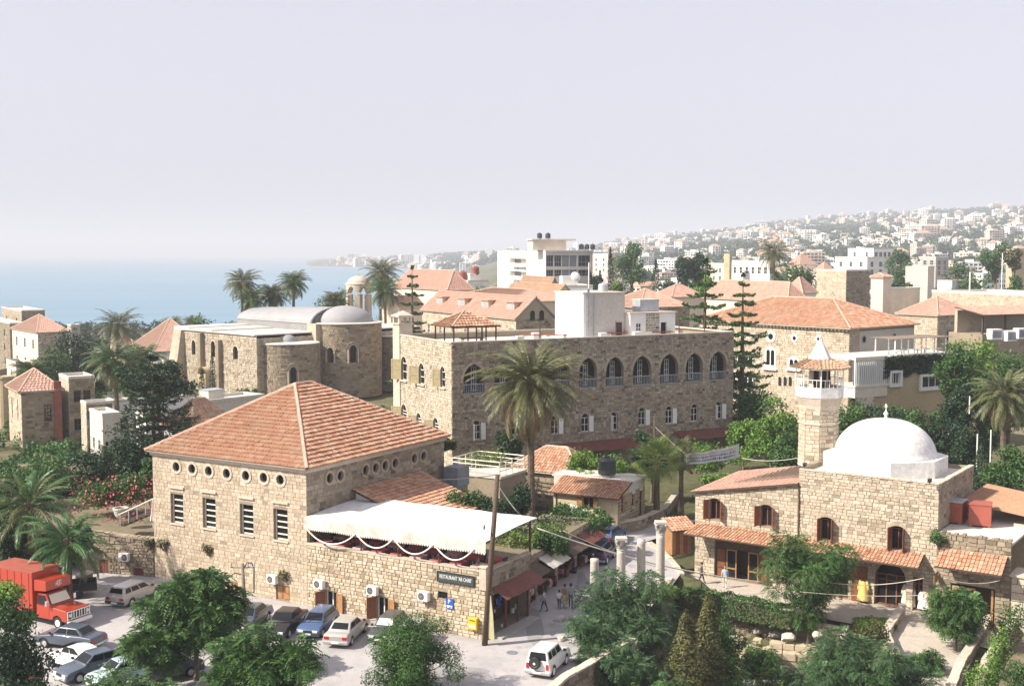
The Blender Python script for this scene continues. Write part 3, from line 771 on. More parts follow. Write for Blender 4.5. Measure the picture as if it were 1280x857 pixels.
def palm(name,label,x,y,z0,trunk_h,L=3.0,n=50,seed=1,mats=('palm','palm'),dry=0,r=0.24,lean=(0,0),group='',skirt=-50,top=80,leaf=0.42,sag=1.0,pairs=24,far=False):
 rs=random.Random(seed); t=thing(name,label,'palm tree',(x,y,z0),0,group or None)
 mb=MB(); k=max(6,int(trunk_h/0.35)); pts=[]; rr=[]
 for i in range(k+1):
  f=i/k; pts.append((lean[0]*f*f,lean[1]*f*f,trunk_h*f)); rr.append(r*(1.25 - 0.35*min(1,f*4))*(1+(0.07 if i % 2 else -0.03))*(1.0 if f < 0.93 else 1.25))
 pts[0]=(0,0,-0.2); mb.tube(pts,rr,9); mb.obj('trunk',M['palm_trunk'],t,smooth=False)
 hx,hy=lean
 for i in range(n):
  f=(i+0.5)/n; el=top - (top - skirt)*f ** 0.85+rs.uniform(-7,7); az=i*2.39996+rs.uniform(-0.2,0.2)
  isdry=f > 1 - dry; v=i % 2; key=(mats[v],round(L,2),sag,v,leaf,pairs) if not isdry else ('dry',round(L,2),sag,leaf,pairs)
  me=frond_mesh(key,L,sag*(1.0 if not isdry else 1.3),pairs,leaf,mats[v] if not isdry else 'palm_dry',seed=i % 2+3)
  s=rs.uniform(0.85,1.1)*(0.75 if el > 65 else 1.0)*(0.85 if isdry else 1)
  link_mesh('frond',me,t,loc=(hx+0.1*math.cos(az),hy+0.1*math.sin(az),trunk_h - 0.1 - 0.5*f*min(1,L/3)),rot=(rs.uniform(-0.25,0.25),-R(el),az),scale=(s,s,s))
 return t
def fan_palm(name,label,x,y,z0,trunk_h,n=40,L=1.1,fan=0.9,seed=1,mat='palm'):
 rs=random.Random(seed); t=thing(name,label,'palm tree',(x,y,z0)); mb=MB(); mb.tube([(0,0,-0.2),(0,0,trunk_h*0.5),(0,0,trunk_h)],[0.3,0.22,0.24],9); mb.obj('trunk',M['palm_trunk'],t)
 mb=MB(); mb.tube([(0,0,0),(L*0.5,0,0.02),(L,0,0)],0.02,4)
 for i in range(22):
  a=R(-125+250*i/21); d=Vector((math.cos(a),math.sin(a),0.0)); s=Vector((-d.y,d.x,0))*0.035; p=Vector((L,0,0)); m=p+d*fan*0.5+Vector((0,0,0.05)); tip=p+d*fan*(0.9+0.1*math.cos(a))+Vector((0,0,-0.22))
  mb.add([p,m - s,tip,m+s],[(0,1,2,3)])
 me=mb.mesh('frond',M[mat])
 for i in range(n):
  f=(i+0.5)/n; el=82 - 140*f+rs.uniform(-8,8); az=i*2.39996
  link_mesh('frond',me,t,loc=(0,0,trunk_h - 0.3*f),rot=(rs.uniform(-0.3,0.3),-R(el),az),scale=[rs.uniform(0.8,1.1)]*3)
 return t
def araucaria(name,label,x,y,z0,h,rb,tiers=14,leaf='lf_dark',seed=1,branches=9,top=0.06,base=0.12,n_leaf=70,size=0.28,sag=0.0,wide=0.16):
 """a layered conifer: whorls of near-level branches clothed in dense foliage, gaps of sky between"""
 rs=np.random.RandomState(seed); t=thing(name,label,'tree',(x,y,z0)); mb=MB(); mb.tube([(0,0,-0.2),(0,0,h*0.5),(0,0,h)],[h*0.018+0.06,h*0.012+0.03,0.03],7)
 P=[]; N=[]
 for k in range(tiers):
  f=k/(tiers - 1); z=h*(base+(1 - base)*f ** 0.92) ; r=rb*(1 - f) ** 0.75+rb*top
  if f > 0.97: r=rb*top
  r *= rs.uniform(0.85,1.1); nb=max(4,int(branches*(0.5+0.5*(1 - f)) )); a0=rs.uniform(0,6)
  for b in range(nb):
   a=a0+b*6.283/nb+rs.uniform(-.25,.25); l=r*rs.uniform(0.55,1.15); zb=z+rs.uniform(-.12,.12)*h/tiers; d=np.array([math.cos(a),math.sin(a),0]); s=np.array([-d[1],d[0],0])
   dr=l*(rs.uniform(0.02,0.14)+sag); tip=l*rs.uniform(0.04,0.16)
   pts=[Vector((0,0,zb)),Vector((d[0]*l*0.55,d[1]*l*0.55,zb - dr)),Vector((d[0]*l,d[1]*l,zb - dr+tip))]
   mb.tube(pts,[0.05,0.035,0.012],4)
   m=int(n_leaf*(0.4+l/rb)); u=rs.uniform(0.15,1.03,size=m); w=wide*l*(0.25+np.sin(np.clip(u,0,1)*2.7))*rs.uniform(-1,1,size=m)
   zz=zb - dr*np.minimum(1,u/.55)+np.where(u > .55,tip*(u - .55)/.45,0)
   P.append(np.outer(u*l,d)+np.outer(w,s)+np.stack([np.zeros(m),np.zeros(m),zz+rs.normal(size=m)*0.07 - np.abs(w)*0.35],axis=1)); N.append(np.tile([0,0,1.0],(m,1)))
 mb.obj('trunk',M['bark'],t); V,Q=leaf_quads(rs,np.concatenate(P),np.concatenate(N),size,0.45,0.4,0.5)
 link_mesh('crown',arrays_mesh('crown',V,Q,[M[leaf]]),t); return t
def cypress(name,label,x,y,z0,h,r,leaf='lf_dark',n=1500,size=0.3,seed=1,group=None):
 rs=np.random.RandomState(seed); t=thing(name,label,'tree',(x,y,z0),0,group); mb=MB(); mb.tube([(0,0,-0.2),(0,0,h*0.9)],[0.14,0.03],6); mb.obj('trunk',M['bark'],t)
 f=rs.uniform(0,1,n) ** 1.1; a=rs.uniform(0,6.283,n); rr=r*np.sin(np.clip(f*0.93+0.09,0,1)*math.pi) ** 0.55*(1 - 0.55*f)*(1+0.18*np.sin(a*3+f*17)+(0.22*np.sin(a*2+f*9+seed) if r > 1.1 else 0))*rs.uniform(0.55,1.15,n)
 p=np.stack([rr*np.cos(a),rr*np.sin(a),0.04*h+f*h*0.96],axis=1); nn=np.stack([np.cos(a),np.sin(a),0*a+0.5],axis=1)
 V,Q=leaf_quads(rs,p,unit_rows(nn),size,0.4,0.7,0.4); link_mesh('crown',arrays_mesh('crown',V,Q,[M[leaf]]),t); return t
# ================================================================== GROUND SHEETS
def sheet(name,pts,z,mat,kind='structure'):
 mb=MB(); mb.poly([(x,y,z) for x,y in pts]); o=mb.obj(name,mat if not isinstance(mat,str) else M[mat],fix=False)
 if o.data.polygons[0].normal.z < 0: o.data.flip_normals()
 o['kind']=kind; return o
def asphalt_mat():
 m,nt,b=_nt('road_surface'); p,_=_pos(nt)
 n1=_noise(nt,0.25,8,0.75,p); r=_ramp(nt,[(0.3,0.30,0.28,0.285),(0.5,0.40,0.375,0.375),(0.72,0.47,0.44,0.43)]); nt.links.new(n1.outputs[0],r.inputs[0])
 n2=_noise(nt,12,4,0.8,p); g=_ramp(nt,[(0.3,0.8,0.8,0.8),(0.7,1.1,1.1,1.1)]); nt.links.new(n2.outputs[0],g.inputs[0])
 c=_mix(nt,r.outputs[0],g.outputs[0],1.0,'MULTIPLY')
 n3=_noise(nt,0.9,3,0.5,p); k=_ramp(nt,[(0.60,0,0,0),(0.70,0.45,0.45,0.45)]); nt.links.new(n3.outputs[0],k.inputs[0])
 nt.links.new(_mix(nt,c,(0.20,0.185,0.18),k.outputs[0]),b.inputs['Base Color']); b.inputs['Roughness'].default_value=0.9
 _bump(nt,b,n2.outputs[0],0.25,0.02); return m
ROAD_M=asphalt_mat()
sheet('car_park',[(-60,40),(2.6,40),(2.6,66.5),(5.0,71.6),(7.4,76.2),(9.0,83.5),(11.3,87.0),(13.2,92.4),(13.0,96.0),(12.6,99.5),(11.6,103.0),(15.6,107.5),(18.4,114),(21.5,124),(25.5,134),(28,143),(24,146),(19.5,136),(14.5,125),(10.2,112),(5.5,101),(3.2,92),(1.2,84),(-1.4,77.2),(-14.5,84.6),(-27.8,93.0),(-36,95.5),(-60,92)],0.02,ROAD_M)

# ================================================================== STONE HOUSE WITH THE BIG HIP ROOF, RESTAURANT, GARDEN WALL
K=at_z(607,800,0); _u=Vector((-0.8605,0.5095,0)); A0=K+_u*along(K,_u,385)
fA=Frame((A0.x,A0.y,0.0),30.6)
yK=-(K - A0).length
WA=fA.yL(191,8); DA=fA.xR(555,9)
ZE=fA.zP(0,0,586)
tA=fA.thing('stone_house','big stone house with an orange hip roof and round windows under its eaves','house')
P=fA.L()
dA=[fA.hL(284,727,297,756,zm=1.5,depth=0.3),fA.hL(345,731,361.75,762,zm=1.5,depth=0.3)]
for h in dA: h['z0']=0.1
def orange_door(parent,P,h):
 mb=MB(); slab(mb,P,h['u0']+.02,h['u1'] - .02,h['z0'],h['z1'],-0.16,-0.1); dm=(h['u0']+h['u1'])/2
 for a,b in ((h['u0']+.06,dm - .03),(dm+.03,h['u1'] - .06)):
  for zz in (0.08,0.52): slab(mb,P,a+.05,b - .05,h['z0']+(h['z1'] - h['z0'])*zz,h['z0']+(h['z1'] - h['z0'])*(zz+0.4),-0.1,-0.06)
 mb.obj('door',M['wood_or'],parent)
hl=[fA.hL(a,c,b,d) for a,b,c,d in ((213.5,229,617,654),(253.5,269.5,622.5,660),(300,316.5,630,668),(342,359.5,636,675))]
oc=[]
for cx,cy in ((220.75,583),(240.5,585.5),(261.25,588.25),(283.75,591.25),(307.75,594),(330,596.5),(350.75,599.25)):
 y=fA.yL(cx,8.5); z=fA.zP(0,y,cy); oc.append(hole(y - 0.36,y+0.36,z - 0.37,z+0.37,'circle',0.3,ringw=0.2))
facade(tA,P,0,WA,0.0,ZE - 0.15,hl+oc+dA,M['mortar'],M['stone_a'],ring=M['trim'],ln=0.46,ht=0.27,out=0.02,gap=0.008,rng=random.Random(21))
for h in hl:
 w=window(tA,P,h,'paint_cream',cols=(),rows=(0.18,0.40,0.58,0.78),t=0.10)
 mb=MB(); yy=h['u1'] - 0.05                       # stone lintel and sill
 slab(mb,P,h['u0'] - 0.12,h['u1']+0.12,h['z1']+0.42,h['z1']+0.56,0,0.14); mb.obj('drip_stone',M['trim'],tA)
 mb=MB(); slab(mb,P,h['u0'] - 0.08,h['u1']+0.08,h['z0'] - 0.12,h['z0'],0,0.1); mb.obj('sill',M['trim'],w)
for h in dA: orange_door(tA,P,h)
for h in oc: window(tA,P,h,'wood_dk',inset=0.25)
P=fA.R(); orr=[]
for cx,cy in ((411.75,597),(425.25,594.25),(456.75,587),(469.25,584.25),(481,581.5),(493.5,578.5),(517.5,572.5),(529,569.5)):
 x=fA.xR(cx,8.5); z=fA.zP(x,0,cy); orr.append(hole(x - 0.36,x+0.36,z - 0.37,z+0.37,'circle',0.3,ringw=0.2))
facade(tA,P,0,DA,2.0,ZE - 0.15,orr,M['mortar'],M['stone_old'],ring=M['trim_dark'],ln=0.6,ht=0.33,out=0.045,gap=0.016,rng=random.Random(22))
for h in orr: window(tA,P,h,'wood_dk',inset=0.25)
mb=MB(); wall_back(mb,lambda u,v,d=0: (DA+d,u,v),0,WA,0,ZE - 0.15,[]); wall_back(mb,lambda u,v,d=0: (u,WA+d,v),0,DA,0,ZE - 0.15,[]); mb.obj('wall',M['mortar'],tA)
mb=MB(); ov=0.16
for q in ((-ov,DA+ov,-ov,0.0),(-ov,DA+ov,WA,WA+ov)): mb.box(q[0],q[1],q[2],q[3],ZE - 0.28,ZE - 0.02)
for q in ((-ov,0.0,0.0,WA),(DA,DA+ov,0.0,WA)): mb.box(q[0],q[1],q[2],q[3],ZE - 0.28,ZE - 0.02)
mb.obj('cornice',M['trim'],tA)
ym=WA/2; ap=fA.zP(DA/2,ym,478.5)
hip_roof(tA,-0.4,DA+0.4,-0.4,WA+0.4,ZE+0.1,(DA/2 - 0.95,ym,ap),(DA/2+0.95,ym,ap),rh=0.44,tw=0.30,lift=0.12,th=0.1,soffit='trim_dark',rr=0.14)
# ---- restaurant: stone base, roof terrace, awning
fK=Frame((K.x,K.y,0.0),30.6)
XS=fK.xR(663,4.2); ZP=fK.zP(0,0,713)
tR=fK.thing('restaurant','low honey coloured stone restaurant below the house, with an open roof terrace above parked cars','restaurant')
LY=-yK; P=fK.L()
w2=fK.hL(406.5,739,421.5,766.5,zm=1.5); w3=fK.hL(470.5,746,486,773,zm=1.5); v4=fK.hL(547.5,739,559.5,747.5,zm=2.5,depth=0.2)
facade(tR,P,0,LY - 0.01,0.0,ZP - 0.12,[w2,w3,v4],M['mortar'],M['stone_r'],ln=0.40,ht=0.25,out=0.055,gap=0.018,rng=random.Random(31),miss=.02,name='front_wall')
for h in (w2,w3):
 window(tR,P,h,'paint_w',cols=(0.5,),rows=(),inset=0.25,t=0.08)
 sw=(h['u1'] - h['u0'])*0.62
 shutter(tR,P,h['u0'],h['z0'],h['z1'],sw,'wood_or',165,-1); shutter(tR,P,h['u1'],h['z0'],h['z1'],sw*1.1,'wood_rd',120,1)
mb=MB(); rect_bars(mb,P,v4['u0'],v4['u1'],v4['z0'],v4['z1'],-0.12,0.04,cols=(0.15,0.3,0.45,0.6,0.75,0.9),rows=(0.5,)); g_=mb.obj('vent_grille',M['black'],tR)
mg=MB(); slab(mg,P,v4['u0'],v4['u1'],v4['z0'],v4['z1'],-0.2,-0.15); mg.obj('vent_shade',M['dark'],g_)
mb=MB(); n=22
for i in range(n):                                          # coping stones
 a,b=LY*i/n,LY*(i+1)/n; slab(mb,P,a+0.008,b - 0.008,ZP - 0.12,ZP+random.uniform(-0.01,0.015),-0.34,0.06+random.uniform(0,0.02))
mb.obj('coping',M['trim'],tR)
mb=MB(); mb.box(0.05,0.34,0.3,LY - 0.02,3.9,ZP - 0.121); mb.box(0.35,XS - 0.3,0.3,LY - 0.05,3.72,3.9); mb.obj('terrace_floor',M['concrete'],tR)
mb=MB(); mb.box(-0.1,0.42,-0.1,0.42,3.3,ZP+0.16); mb.box(-0.16,0.48,-0.16,0.48,ZP+0.16,ZP+0.28); mb.obj('corner_pier',M['trim'],tR,bevel=0.02)
# side: shop front
P=fK.R()
sh=hole(0.75,XS - 0.25,0.15,2.75,None,2.2)
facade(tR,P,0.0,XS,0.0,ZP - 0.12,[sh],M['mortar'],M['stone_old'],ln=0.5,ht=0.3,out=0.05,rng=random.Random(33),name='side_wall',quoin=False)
mb=MB(); n=8
for i in range(n): slab(mb,P,XS*i/n+0.45*(i == 0),XS*(i+1)/n - 0.01,ZP - 0.12,ZP,-0.34,0.06)
mb.obj('coping',M['trim_dark'],tR)
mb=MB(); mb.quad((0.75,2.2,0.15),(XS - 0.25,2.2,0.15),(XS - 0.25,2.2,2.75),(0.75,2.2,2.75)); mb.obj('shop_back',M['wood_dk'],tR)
mb=MB(); mb.box(0.6,XS - 0.1,-0.9,0.0,0.0,0.15); mb.obj('step',M['concrete'],tR)
for i,x in enumerate((0.82,2.5,4.1,XS - 0.35)):
 mb=MB(); mb.box(x,x+0.12,-0.04,0.08,0.15,2.75); mb.obj('shop_post',M['wood_rd' if i % 2 else 'wood_dk'],tR)
for i in range(4):
 mb=MB(); mb.box(0.95+i*1.35,2.0+i*1.35,1.5,2.1,0.16,1.1+0.25*(i % 2)); mb.box(1.0+i*1.35,1.9+i*1.35,1.7,2.12,1.5,1.56); mb.obj('shelf',M['wood_dk'],tR)
goods=random.Random(4)
for i in range(22):
 mb=MB(); x=goods.uniform(0.9,XS - 0.7); z=goods.uniform(0.2,2.2); y=goods.uniform(0.1,1.4); s=goods.uniform(0.12,0.3); mb.box(x,x+s,y,y+s*0.6,z,z+s*1.4,0); q=mb.obj('souvenir',M[goods.choice(['cloth_red','cloth_pink','paint_cream','wood_or','sign_blue','canvas','wood_rd','yellow'])],tR)
# red brown shop canopy sloping out over the side door
mb=MB(); za,zb=3.35,2.75
for i in range(7):
 a,b=0.7+(XS - 0.7)*i/7,0.7+(XS - 0.7)*(i+1)/7; s=0.06*(i % 2)
 mb.hexa([(a,0.0,za - .04),(b,0.0,za - .04),(b,-1.25,zb - .04 - s),(a,-1.25,zb - .04 - 0.06*((i+1) % 2))][::-1],[(a,0.0,za),(b,0.0,za),(b,-1.25,zb - s),(a,-1.25,zb - 0.06*((i+1) % 2))][::-1])
mb.obj('shop_canopy',M['maroon'],tR)
# terrace: timber posts and beams, the awning
AW0=fK.zP(0,0,675); AW1=fA.zP(0,0,645)
tW=fK.thing('awning','long white canvas awning with a dirty scalloped valance over the restaurant terrace','awning')
BX=fK.xR(665,AW0+0.6)
def awz(x,y): f=y/LY; t=x/(BX+0.2); return AW0+(AW1 - AW0)*f+0.28*math.sin(min(1,max(0,t))*math.pi*0.5)+0.03*math.sin(y*1.7)
mb=MB(); nx,ny=8,30; x0=-0.35
pt=lambda i,j,dz=0: (x0+(BX+0.3 - x0)*i/nx,-0.25+(LY+0.15)*j/ny,awz(x0+(BX+0.3 - x0)*i/nx,-0.25+(LY+0.15)*j/ny)+dz)
for i in range(nx):
 for j in range(ny): mb.hexa([pt(i,j),pt(i+1,j),pt(i+1,j+1),pt(i,j+1)],[pt(i,j,.03),pt(i+1,j,.03),pt(i+1,j+1,.03),pt(i,j+1,.03)])
mb.obj('canvas_roof',M['canvas'],tW)
mb=MB(); m_=75
for j in range(m_):
 a,b=-0.25+(LY+0.15)*j/m_,-0.25+(LY+0.15)*(j+1)/m_; w=lambda y: -0.37 - 0.015*math.sin(y*2.1)
 za_,zb_=awz(x0,a),awz(x0,b); dr=0.70
 ring=[(w(a),a,za_),(w(b),b,zb_),(w(b) - .03,b,zb_ - dr),(w(b) - .03,b - (b - a)*.2,zb_ - dr - .11),(w(a) - .03,(a+b)/2,za_ - dr - .15),(w(a) - .03,a+(b - a)*.2,za_ - dr - .11),(w(a) - .03,a,za_ - dr)]
 mb.prism(ring,(-0.012,0,0))
mb.obj('valance',M['canvas_dirty'],tW)
posts=[fK.yL(p,5.2) for p in (597.5,547.5,497,450.5)]+[LY - 0.15]
for y in posts:
 mb=MB(); mb.box(0.04,0.14,y - 0.05,y+0.05,ZP,awz(0,y) - 0.02); mb.obj('post',M['wood_dk'],tW)
for y in (0.1,LY/3,2*LY/3,LY - 0.2):
 mb=MB(); mb.box(BX - 0.15,BX - 0.03,y - 0.06,y+0.06,3.9,awz(BX,y) - 0.05); mb.obj('post',M['wood_dk'],tW)
 mb=MB()
 for i in range(6): mb.hexa([(BX*i/6,y - .04,awz(BX*i/6,y) - .14),(BX*(i+1)/6,y - .04,awz(BX*(i+1)/6,y) - .14),(BX*(i+1)/6,y+.04,awz(BX*(i+1)/6,y) - .14),(BX*i/6,y+.04,awz(BX*i/6,y) - .14)],
  [(BX*i/6,y - .04,awz(BX*i/6,y) - .03),(BX*(i+1)/6,y - .04,awz(BX*(i+1)/6,y) - .03),(BX*(i+1)/6,y+.04,awz(BX*(i+1)/6,y) - .03),(BX*i/6,y+.04,awz(BX*i/6,y) - .03)])
 mb.obj('beam',M['wood_dk'],tW)
ys=posts
for i,(a,b) in enumerate(zip(ys,ys[1:])):
 mb=MB(); pts=[]
 for k in range(17):
  f=k/16; y=a+(b - a)*f; pts.append((-0.46,y,awz(0,y) - 0.55 - 0.95*4*f*(1 - f)*((b - a)/3.6) ** 0.5))
 mb.tube(pts,0.055,6); mb.obj('swag_rope',M['rope'],tW,smooth=True)
# tables and chairs on the terrace, under the awning
def cafe_table(x,y,z,rot,cloth,label):
 w=fK.W(x,y,z); t=thing('cafe_table',label,'table',w,rot,'tables laid under the restaurant awning')
 mb=MB(); mb.box(-0.5,0.5,-0.4,0.4,0.70,0.74); mb.obj('tabletop',M['wood_dk'],t)
 for sx in (-0.42,0.42):
  for sy in (-0.32,0.32):
   mb=MB(); mb.box(sx - .03,sx+.03,sy - .03,sy+.03,0,0.7); mb.obj('leg',M['wood_dk'],t)
 mb=MB(); mb.box(-0.53,0.53,-0.43,0.43,0.742,0.752)
 for q in ((-0.545,0.545,-0.445,-0.43),(-0.545,0.545,0.43,0.445),(-0.545,-0.53,-0.43,0.43),(0.53,0.545,-0.43,0.43)): mb.box(*q,0.5,0.752)
 c_=mb.obj('tablecloth',M[cloth],t); c_['label']='dark red tablecloth' if cloth == 'cloth_red' else 'pale pink tablecloth'
 return t
def cafe_chair(x,y,z,rot,where,first=[None]):
 lb='dark chair at the '+where; gr='chairs under the restaurant awning'
 w=fK.W(x,y,z)
 if first[0] is None:
  t=thing('cafe_chair',lb,'chair',w,rot,gr); mb=MB(); mb.box(-.22,.22,-.22,.22,.42,.47); mb.obj('seat',M['cloth_dk'],t)
  mb=MB(); mb.box(-.22,.22,.19,.23,.55,.95); mb.obj('backrest',M['cloth_dk'],t)
  for sx in (-.19,.19):
   for sy in (-.19,.21):
    mb=MB(); mb.box(sx - .02,sx+.02,sy - .02,sy+.02,0,.42 if sy < 0 else .55); mb.obj('leg',M['wood_dk'],t)
  first[0]=t; return t
 t=copy_tree(first[0]); t['label']=lb; t.location=w; t.rotation_euler=(0,0,rot); return t
tc=random.Random(9); k=0
for j in range(9):
 for i in range(2):
  y=1.0+j*1.62; x=0.95+i*1.9; cl='cloth_red' if (i+j) % 3 else 'cloth_pink'
  where=('first','second','third','fourth','fifth','sixth','seventh','eighth','ninth')[j]
  cafe_table(x,y,3.9,fA.rot,cl,('dark red cloth table, ' if cl == 'cloth_red' else 'pink cloth table, ')+where+' from the corner pole in the '+('row along the parapet' if i == 0 else 'row behind the parapet tables'))
  for s in (-1,1): cafe_chair(x+s*0.02,y+s*0.62,3.9,fA.rot+(math.pi if s < 0 else 0)+tc.uniform(-.2,.2),where+' table from the corner pole, '+('parapet row' if i == 0 else 'inner row')+', '+('near side' if s < 0 else 'far side'))
# ---- sign, parking sign, letter box, air conditioners on the wall
def text_mesh(name,s,size,mat,parent,Mx,ext=0.006,align='CENTER',shear=0.0,sx=1.0):
 cu=bpy.data.curves.new(name,'FONT'); cu.body=s; cu.size=size; cu.extrude=ext; cu.align_x=align; cu.align_y='CENTER'; cu.resolution_u=2; cu.shear=shear
 tmp=bpy.data.objects.new('tmp',cu); COL.objects.link(tmp); dg=bpy.context.evaluated_depsgraph_get(); me=bpy.data.meshes.new_from_object(tmp.evaluated_get(dg))
 bpy.data.objects.remove(tmp,do_unlink=True); me.transform(Matrix.Diagonal((sx,1,1,1))); me.transform(Mx); me.materials.clear(); me.materials.append(M[mat]); me.name=name
 return link_mesh(name,me,parent)
def face_matrix(P,u,v,d,flip=True):      # text plane on a wall: reads left to right for someone facing it
 o=Vector(P(u,v,d)); n=(Vector(P(u,v,d+1)) - o); up=Vector((0,0,1)); r=up.cross(n)
 m=Matrix((( r.x,up.x,n.x,o.x),(r.y,up.y,n.y,o.y),(r.z,up.z,n.z,o.z),(0,0,0,1))); return m
P=fK.L()
u0,u1=fK.yL(594,4),fK.yL(547.5,4); zc=fK.zP(0,(u0+u1)/2,722.5)
ts=fK.thing('restaurant_sign','long dark slate sign with white capital letters high on the stone wall by the corner','sign')
mb=MB(); slab(mb,P,u0,u1,zc - 0.36,zc+0.36,0.07,0.13); mb.obj('board',M['sign_slate'],ts,bevel=0.015)
mb=MB(); rect_bars(mb,P,u0,u1,zc - 0.36,zc+0.36,0.131,0.06,0.02,cols=(),rows=()); mb.obj('frame',M['black'],ts)
text_mesh('lettering',"RESTAURANT 'AB CHAB'",0.36,'paint_w',ts,face_matrix(P,(u0+u1)/2,zc+0.02,0.134),sx=(u1 - u0)/4.6)
u=fK.yL(563,2); zc=fK.zP(0,u,753.5)
tp=fK.thing('parking_sign','square blue parking sign with a white P fixed to the restaurant wall','sign')
mb=MB(); slab(mb,P,u - 0.28,u+0.28,zc - 0.34,zc+0.34,0.08,0.11); mb.obj('plate',M['sign_blue'],tp)
text_mesh('letter','P',0.42,'paint_w',tp,face_matrix(P,u+0.03,zc+0.12,0.112));
mb=MB(); slab(mb,P,u - 0.22,u+0.22,zc - 0.2,zc - 0.12,0.11,0.118); slab(mb,P,u - 0.2,u - 0.08,zc - 0.28,zc - 0.24,0.11,0.118); slab(mb,P,u+0.0,u+0.2,zc - 0.28,zc - 0.24,0.11,0.118); mb.obj('white_bars',M['paint_w'],tp)
u=fK.yL(594,1.2); zc=fK.zP(0,u,777)
tl=fK.thing('letter_box','bright yellow letter box on the restaurant wall beside the leaning pole','letter box')
mb=MB(); slab(mb,P,u - 0.32,u+0.32,zc - 0.42,zc+0.36,0.06,0.36); mb.obj('body',M['yellow'],tl,bevel=0.04)
mb=MB(); slab(mb,P,u - 0.2,u+0.2,zc+0.16,zc+0.22,0.36,0.372); mb.obj('slot',M['black'],tl)
mb=MB(); slab(mb,P,u - 0.22,u+0.22,zc - 0.28,zc - 0.08,0.36,0.368); mb.obj('notice_plate',M['paint_w'],tl)
def aircon(Pf,u,z,fr,label,w=0.82,h=0.62):
 t=fr.thing('air_conditioner',label,'air conditioner','air conditioners on the long stone wall')
 mb=MB(); slab(mb,Pf,u - w/2,u+w/2,z - h/2,z+h/2,0.14,0.5); mb.obj('casing',M['paint_w'],t,bevel=0.025)
 c=Vector(Pf(u+0.1,z,0.5)); n=(Vector(Pf(u,z,1.5)) - Vector(Pf(u,z,0.5))); q=n.to_track_quat('Z','Y').to_matrix().to_4x4(); q.translation=c
 mb=MB(); mb.lathe([(0.0,0.004),(0.22,0.004),(0.24,0.012),(0.255,0.0)],n=18); o=mb.obj('fan',M['plastic_blk'],t); o.data.transform(q)
 mb=MB()
 for k in range(3): mb.lathe([(0.07+0.06*k,0.018),(0.08+0.06*k,0.018)],n=16)
 for k in range(4): mb.box(-0.24,0.24,-0.006,0.006,0.014,0.02,M=Matrix.Rotation(math.pi/4*k,4,'Z'))
 g=mb.obj('fan_guard',M['steel'],o); g.data.transform(q)
 for s in (-1,1):
  mb=MB(); slab(mb,Pf,u+s*w*0.32 - .02,u+s*w*0.32+.02,z - h/2 - 0.05,z - h/2 - 0.005,0.0,0.5); mb.obj('bracket',M['steel'],t)
 return t
for px,py,lb in ((344,722,'white air conditioner above the closed orange door'),(402.5,728,'white air conditioner above the shuttered window behind the blue car'),(469,736,'white air conditioner above the shuttered window with the half open red leaf'),(533,743,'white air conditioner beside the small barred vent near the parking sign')):
 f_=fA if px < 385 else fK; u=f_.yL(px,3); aircon(P,u,f_.zP(0,u,py),f_,lb)
# ---- garden wall to the left
g0=at_z(100,714,0); g1=fA.W(0,WA); gd=(g1 - g0); gb=math.degrees(math.atan2(gd.x,gd.y))
fG=Frame((g0.x,g0.y,0),gb); GL=Vector((gd.x,gd.y,0)).length
tG=fG.thing('garden_wall','rough stone retaining wall with two small maroon doors, left of the big stone house','wall')
P=fG.R(); gz=lambda u: 4.35 - 0.75*max(0,u/GL)
zt0,zt1=fG.zP(fG.xR(122,3),0,664),fG.zP(GL,0,674); print('garden wall',GL,zt0,zt1)
gtop=lambda u: zt0+(zt1 - zt0)*u/GL
d1,d2=fG.hR(124.5,699,135.5,728,zm=1,depth=0.15),fG.hR(167,709.5,179.3,729,zm=1,depth=0.15)
for d in (d1,d2): d['z0']=0.0
facade(tG,P,0,GL - 0.05,0,min(zt0,zt1),[d1,d2],M['mortar'],M['stone_old'],ln=0.36,ht=0.24,out=0.09,gap=0.022,rng=random.Random(41),rough=2.5,miss=0.05)
mb=MB(); mb.box(0,GL - 0.02,0.16,0.5,0,min(zt0,zt1) - 0.05); mb.obj('wall',M['mortar'],tG)
mb=MB(); stones(mb,P,0,GL - 0.1,min(zt0,zt1),max(zt0,zt1)+0.2,[],0.5,0.2,0.05,top=lambda u: gtop(u)+0.1,rng=random.Random(4));
n=30
for i in range(n): a,b=(GL - 0.1)*i/n,(GL - 0.1)*(i+1)/n; z=max(gtop(a),min(zt0,zt1)); mb.box(a+.01,b - .01,-0.08,0.5,z - 0.12,z+random.uniform(0.02,0.1))
mb.obj('coping',M['trim_dark'],tG)
for h,l in ((d1,0),(d2,1)):
 mb=MB(); slab(mb,P,h['u0'],h['u1'],0.02,h['z1'],-0.12,-0.06)
 for i in range(4): a=h['u0']+(h['u1'] - h['u0'])*i/4; slab(mb,P,a+.015,a+(h['u1'] - h['u0'])/4 - .015,0.05,h['z1'] - 0.05,-0.06,-0.04)
 mb.obj('door',M['maroon'],tG)
for px,py,lb in ((157.5,694.5,'white air conditioner on the rough garden wall between the two maroon doors'),(112.5,683,'white air conditioner near the shaded left end of the garden wall')):
 u=fG.xR(px,3); aircon(P,u,fG.zP(u,0,py),fG,lb)
# upper garden behind the wall
q=[fG.W(0,0.5),fG.W(GL,0.5),fA.W(0.0,WA+0.2),fA.W(6,WA+0.3),Vector((-26,118,0)),Vector((-75,118,0)),Vector((-75,100,0)),fG.W(-6,6)]
